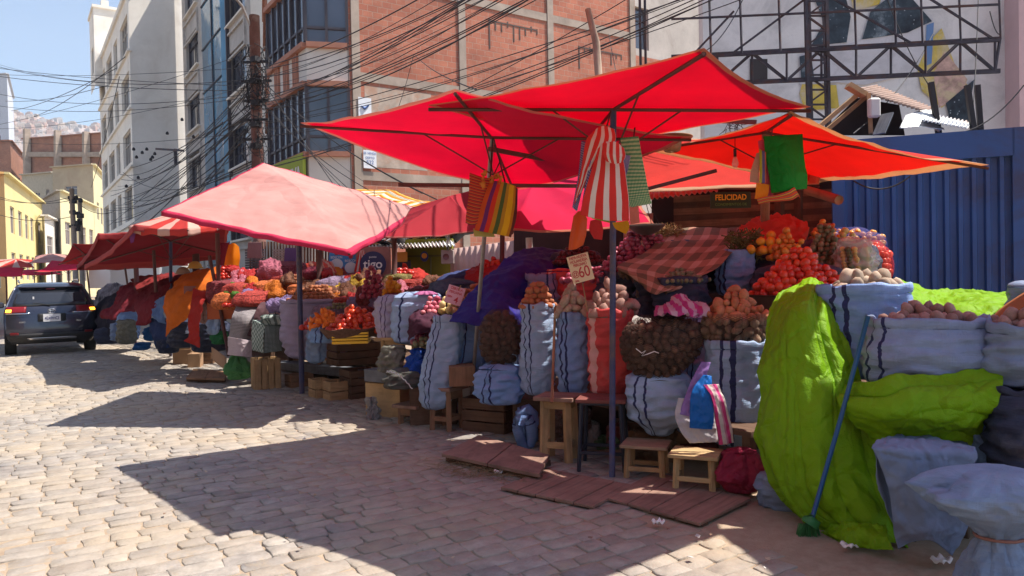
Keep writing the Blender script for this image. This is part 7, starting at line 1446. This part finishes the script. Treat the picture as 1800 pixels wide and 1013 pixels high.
BD = flat('badge_blue', (.05, .07, .26)); c = P(746, 451, 12.2); o = disc(c, .065, .085, BD, 'badge', root); disc(c + Z_ * .01, .045, .045, flat('badge_orange', (.8, .35, .05)), 'badge_face', root, .01)
# round signs
DB = flat('sign_navy', (.03, .03, .10)); c = P(656, 465, 11.9)
mb = MB(); mb.box(c + F0 * .03, (.56, .03, .56), A34); b_ = mb.build('sign_board', MT('sign_backing', (.32, .14, .12)), None); tag(b_, 'dark round shop sign with white lettering on a reddish board', 'sign'); d_ = disc(c, .21, .21, DB, 'sign_disc', b_, .01); XR = R0
text_obj('tigo', .20, WHITE, c - F0 * .02, XR, Z_, b_, bold=.003); text_obj('punto', .05, WHITE, c + Z_ * .12 - F0 * .02, XR, Z_, b_); text_obj('money', .05, WHITE, c - Z_ * .11 - F0 * .02, XR, Z_, b_)
for (px, py, lb) in ((592, 455, 'left one of the two round blue and white signs on the brown boards'), (617, 461, 'right one of the two round blue and white signs on the brown boards')):
    c = P(px, py, 12); o = disc(c, .13, .20, flat('sign_sky', (.05, .22, .50)), 'round_sign', None); tag(o, lb, 'sign', 'round blue and white signs'); disc(c - Z_ * .09, .10, .09, flat('sign_white', (.6, .62, .66)), 'sign_label', o, .008); disc(c + Z_ * .09, .035, .035, INK, 'sign_mark', o, .008); text_obj('BIDECON', .055, WHITE, c + Z_ * .02 - F0 * .015, XR, Z_, o, sx=.8)
c = P(703, 452, 12); mb = MB(); mb.box(c, (.24, .02, .16), A34); o = mb.build('small_sign', flat('sign_amber', (.6, .25, .03)), None); tag(o, 'small orange sign above a black board by the dark pole', 'sign'); mb = MB(); mb.box(P(708, 472, 12.02), (.26, .02, .26), A34); tag(mb.build('black_board', flat('blackboard', (.03, .03, .04))), 'black board with a pale curved mark beside the olive kiosk', 'board')
# brown board wall under the pink canopy, wooden shutters
root = empty('wooden_stall_wall', P(560, 455, 13), 'brown board and shutter wall at the back under the pink canopy', 'stall wall')
for k in range(40):
    x = 440 + k * 5.3; mb = MB(); mb.bar(P(x, 425, 13.4), P(x, 500, 13.4), .055, .02); mb.build('board', (WOODM, WOODD, WOODR)[k % 3], root)
for (px, w, m_) in ((448, .7, WOODG), (492, .5, STEELP)):
    mb = MB()
    for k in range(12): mb.box(P(px, 440, 13.2) - Z_ * k * .045, (w * .5, .02, .032), A34)
    mb.build('shutter', m_, root)
sh_cloths = ((448, 440, (.32, .2, .2), 'pinkish cloth screen hanging by the far shutters'), (513, 450, (.18, .10, .25), 'lilac net bundle hanging at the back of the second stall'))
for px, py, c_, lb in sh_cloths: cloth_thing('hanging_cloth', lb, 'cloth', [[(px - 12, py - 14, 12.9), (px + 12, py - 14, 12.9)], [(px - 14, py + 14, 12.9), (px + 13, py + 14, 12.9)]], cloth('c%d' % px, c_, .2), fold=.04, group=None)
cloth_thing('hanging_cloth', 'red and cream striped cloth gathered left of the round dark sign', 'cloth', [[(632, 440, 11.9), (640, 440, 11.9)], [(626, 462, 11.9), (648, 462, 11.9)], [(622, 478, 11.9), (650, 478, 11.9)]], TRW, fold=.04, ff=5)
# low tin roofs with clutter
mb = MB(); corrugated(mb, (650, 438, 12.0), (800, 432, 11.6), (790, 408, 14.0), (640, 418, 14.4), 24, .02); tag(mb.build('tin_roof', TIN, solid=.004), 'low corrugated tin roof loaded with clutter behind the trestle sacks', 'tin roof')
mb = MB(); corrugated(mb, (690, 412, 13), (905, 400, 12.2), (900, 378, 15), (690, 392, 16), 26, .02); tag(mb.build('tin_roof', MT('bluish_tin', (.5, .58, .64), rough=.3, metal=.4, var=.15)), 'brighter bluish tin roof under the red canopy edge', 'tin roof')
for k in range(16):
    mb = MB(); a = P(660 + k * 9 + R(-4, 4), 428 + R(-6, 5), 12.4 + R(0, .8)); b_ = a + Vector((R(-.7, .7), R(-.5, .5), R(-.05, .2)))
    if k % 3: mb.bar(a, b_, R(.05, .16), .03)
    else: mb.tube([a, a.lerp(b_, .5) + Z_ * .06, b_], R(.04, .1), 8)
    tag(mb.build('roof_scrap', (WOODL, TIN, BLACKM, WOODG)[k % 4], bevel=0), 'scrap plank or bundle lying on the low tin roof', 'scrap', 'scrap lying on the low tin roof')
# white vehicle glimpsed behind
mb = MB(); mb.box(P(664, 492, 13.5), (.9, .3, .35), A34); tag(mb.build('white_box', flat('white_enamel', (.7, .7, .68), .3), bevel=.05), 'bright white box glimpsed in the sun below the round dark sign', 'box')
mb = MB(); mb.box(P(240, 486, 20), (1.2, .4, .6), A34); mb.box(P(195, 490, 24), (1.2, .4, .6), A34);
tag(mb.build('white_panels', flat('white_enamel', (.7, .7, .68), .3)), 'pale sunlit panels seen between the far stalls', 'panels', None, 'stuff')
# dark wooden kiosk behind the blanket
root = empty('board_kiosk', P(1300, 370, 9.8), 'dark wooden kiosk of horizontal boards behind the tomato stall', 'kiosk')
for k in range(9):
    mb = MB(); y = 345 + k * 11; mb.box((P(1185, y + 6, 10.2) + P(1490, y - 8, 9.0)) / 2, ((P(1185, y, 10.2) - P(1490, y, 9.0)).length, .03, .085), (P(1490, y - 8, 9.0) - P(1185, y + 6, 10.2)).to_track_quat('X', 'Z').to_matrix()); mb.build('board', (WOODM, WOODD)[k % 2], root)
mb = MB(); mb.box((P(1185, 470, 10.4) + P(1490, 470, 9.2)) / 2, (2.9, .06, 3.0), (P(1490, 470, 9.2) - P(1185, 470, 10.4)).to_track_quat('X', 'Z').to_matrix()); mb.build('back_panel', MT('near_black', (.03, .02, .018)), root)  # near-black colour on the panel behind the boards
for px in (1370, 1405): mb = MB(); mb.bar(P(px, 300, 9.3), P(px, 480, 9.3), .09); mb.build('upright', WOODD, root)
mb = MB(); corrugated(mb, (1130, 352, 9.6), (1262, 336, 9.3), (1262, 320, 9.8), (1130, 330, 10.2), 14, .015); mb.build('tin_edge', TINP, root, solid=.004)
mb = MB(); corrugated(mb, (1096, 375, 10), (1148, 375, 9.9), (1148, 440, 9.9), (1096, 440, 10), 6, .015); mb.build('side_sheet', TINP, root, solid=.004)
c = P(1284, 352, 9.15); mb = MB(); mb.box(c, (.50, .02, .20), A34); o = mb.build('shop_sign', flat('sign_dark_green', (.02, .05, .02))); tag(o, 'dark green shop sign with yellow lettering under the red canopy', 'sign'); text_obj('FELICIDAD', .095, flat('sign_yellow', (.75, .5, .03)), c - F0 * .015 + Z_ * .03, XR, Z_, o, bold=.002, sx=.85); text_obj('CONDIMENTOS DE', .045, flat('sign_green', (.12, .3, .05)), c - F0 * .015 - Z_ * .055, XR, Z_, o)
# dark back wall strip under canopies, centre
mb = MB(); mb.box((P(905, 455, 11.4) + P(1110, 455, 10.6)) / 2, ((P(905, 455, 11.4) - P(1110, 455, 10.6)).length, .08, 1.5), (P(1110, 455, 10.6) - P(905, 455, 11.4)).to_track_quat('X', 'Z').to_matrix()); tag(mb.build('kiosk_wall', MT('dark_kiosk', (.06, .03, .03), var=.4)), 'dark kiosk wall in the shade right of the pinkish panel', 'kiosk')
# blue container
CB = MT('container_blue', (.03, .09, .28), rough=.5, var=.25, scale=.8, bump=.15, dirt=(.05, .04, .07), spec=.35)
A = P(1478, 245, 8.6); B = P(1782, 228, 8.0); u = (B - A); u.z = 0; L = u.length; u.normalize(); nn = Vector((u.y, -u.x, 0)); nn = nn if nn.dot(CAM - A) > 0 else -nn; top = (A.z + B.z) / 2
root = empty('blue_container', Vector(((A.x + B.x) / 2, (A.y + B.y) / 2, 0)), 'dark blue ribbed steel container behind the right end of the stall', 'container'); nr = 13; per = L / nr; a0 = Vector((A.x, A.y, 0)); mb = MB(); prof_ = [(0, 0), (.30, 0), (.42, .045), (.88, .045), (1.0, 0)]
for k in range(nr):
    for (f0, d0), (f1, d1) in zip(prof_, prof_[1:]):
        p, q = a0 + u * ((k + f0) * per) - nn * d0, a0 + u * ((k + f1) * per) - nn * d1; mb.quad(p + Z_ * .1, q + Z_ * .1, q + Z_ * (top - .30), p + Z_ * (top - .30))
mb.build('ribbed_wall', CB, root); mb = MB(); q = u.to_track_quat('X', 'Z').to_matrix()
mb.box((a0 + u * L / 2) + Z_ * (top - .15) - nn * .03, (L, .12, .30), q); mb.build('top_rail', CB, root); mb = MB(); mb.box((a0 + u * L / 2) - nn * 1.25 + Z_ * (top / 2), (L - .1, 2.2, top - .1), q); mb.build('body', CB, root)
for e in (-.04, L + .04): mb = MB(); mb.box(a0 + u * e + Z_ * top / 2 - nn * .05, (.12, .16, top), q); mb.build('corner_post', CB, root)
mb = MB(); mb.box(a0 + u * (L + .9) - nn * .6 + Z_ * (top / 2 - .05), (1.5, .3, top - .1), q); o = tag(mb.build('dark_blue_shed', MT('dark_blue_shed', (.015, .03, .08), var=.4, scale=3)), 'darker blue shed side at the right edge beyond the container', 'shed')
mb = MB(); mb.tube([P(1600, 575, 7.5)] * 1 + [P(1600, 576, 7.5)], .01, 4) if False else None
# shack on the container roof
root = empty('roof_shack', P(1530, 215, 10), 'ramshackle tin and board shack behind the top of the container', 'shack')
mb = MB(); mb.bar(P(1425, 235, 9.6), P(1515, 160, 9.6), .12, .05); mb.bar(P(1440, 240, 9.7), P(1525, 168, 9.7), .07, .05); mb.build('rafter', WOODL, root); mb = MB(); mb.bar(P(1490, 150, 9.5), P(1520, 168, 9.5), .14, .06); mb.build('beam_end', WOODL, root)
mb = MB(); corrugated(mb, (1500, 158, 9.5), (1620, 195, 9.4), (1640, 190, 11), (1540, 150, 11), 16, .015); mb.build('tin_roof', TINB, root, solid=.004); mb = MB(); mb.quad(P(1440, 238, 9.9), P(1590, 238, 9.9), P(1580, 185, 9.9), P(1505, 172, 9.9)); mb.build('dark_inside', MT('near_black', (.03, .02, .018)), root, solid=.02)  # dark_inside: near-black sheet, the shade inside the shack put into its colour
mb = MB(); mb.bar(P(1527, 165, 9.45), P(1531, 235, 9.45), .09, .05); mb.build('post', WOODL, root); mb = MB(); mb.box(P(1536, 190, 9.3), (.14, .1, .24), A34); mb.build('white_lamp_box', flat('lamp_box', (.55, .52, .48), .5), root, bevel=.02)
mb = MB(); patch(mb, [[(1590, 205, 9.3), (1635, 195, 9.6), (1645, 225, 9.4)], [(1580, 228, 9.0), (1620, 228, 9.0), (1660, 232, 9.0)]], crump=.02, cs=3, nu=16, nv=12); mb.build('bent_sheet', MT('bright_tin', (.66, .66, .64), rough=.4, metal=.3), root, solid=.004); mb = MB(); mb.bar(P(1545, 236, 9.2), P(1560, 200, 9.3), .16, .02); mb.build('leaning_board', WOODG, root)
for (x0, y0, x1, y1) in ((1636, 145, 1650, 235), (1700, 150, 1712, 232), (1718, 150, 1724, 232)): mb = MB(); mb.bar(P(x0, y0, 9.4), P(x1, y1, 9.4), .06); mb.build('upright', BLACKM, root)
mb = MB(); corrugated(mb, (1620, 212, 9.0), (1700, 226, 8.9), (1710, 215, 10), (1630, 200, 10), 12, .012); mb.build('tin_edge', TIN, root, solid=.004)
# ================================================================== LITTER
rr = random.Random(9)
for k in range(46):
    px, py = rr.uniform(250, 1350), rr.uniform(760, 1000); g_ = G(px, py, .045)
    if g_.x > 3.6 and rr.random() < .5: continue
    mb = MB(); s_ = rr.uniform(.006, .022); a = rr.uniform(0, 6); vs = [g_ + Vector((math.cos(a + t * 1.57) * s_ * rr.uniform(.5, 1.4), math.sin(a + t * 1.57) * s_, rr.uniform(0, .012))) for t in range(4)]; mb.add(vs, [(0, 1, 2, 3)])
    tag(mb.build('litter_scrap', flat('litter_%d' % (k % 4), ((.5, .48, .45), (.32, .22, .12), (.45, .35, .25), (.2, .12, .08))[k % 4]), solid=.002), 'tiny scrap of paper or leaf lying on the cobbles', 'litter', 'scraps of litter on the ground')
for (px, py, s_, lb) in ((1157, 918, .035, 'white paper scrap on the cobbles below the broad duckboard'), (876, 830, .03, 'white eggshell like scrap by the raised pallet'), (1495, 958, .05, 'crumpled pale wrapper under the green tarpaulin'), (1655, 985, .05, 'flat white scrap under the grey cloth')):
    mb = MB(); g_ = G(px, py, .05); mb.grid(lambda u, v: g_ + Vector(((u - .5) * 2 * s_, (v - .5) * 1.4 * s_, .012 * math.sin(u * 7) + .01 * math.sin(v * 8))), 6, 6); tag(mb.build('paper_scrap', WHITE, solid=.002), lb, 'litter')
mb = MB()
for k in range(260):
    px = 840 + rr.gauss(0, 45); g_ = G(px, 828 + rr.gauss(0, 8) + (px - 840) * .12, .05); a = rr.uniform(0, 6.28); v_ = Vector((math.cos(a), math.sin(a), 0)) * rr.uniform(.02, .07); mb.tube([g_ - v_, g_ + Z_ * rr.uniform(0, .02), g_ + v_], .0018, 3, cap=False)
tag(mb.build('straw_litter', MT('straw_bits', (.28, .2, .1), var=.3)), 'scattered straw on the cobbles beside the raised pallet', 'straw', None, 'stuff')

flush()

# ================================================================== HAZE
s = bpy.data.materials.new('haze_air'); s.use_nodes = True; t = s.node_tree; t.nodes.remove(t.nodes['Principled BSDF']); pv = t.nodes.new('ShaderNodeVolumePrincipled'); pv.inputs['Color'].default_value = (.84, .92, 1, 1); pv.inputs['Density'].default_value = HAZE_D; pv.inputs['Anisotropy'].default_value = .2
t.links.new(pv.outputs[0], t.nodes['Material Output'].inputs['Volume'])
mb = MB(); mb.box((0, 700, 218), (1900, 1700, 444)); hz = mb.build('haze', s); hz['kind'] = 'stuff'; tag(hz, 'pale dusty air lightening everything far down the street', 'haze')
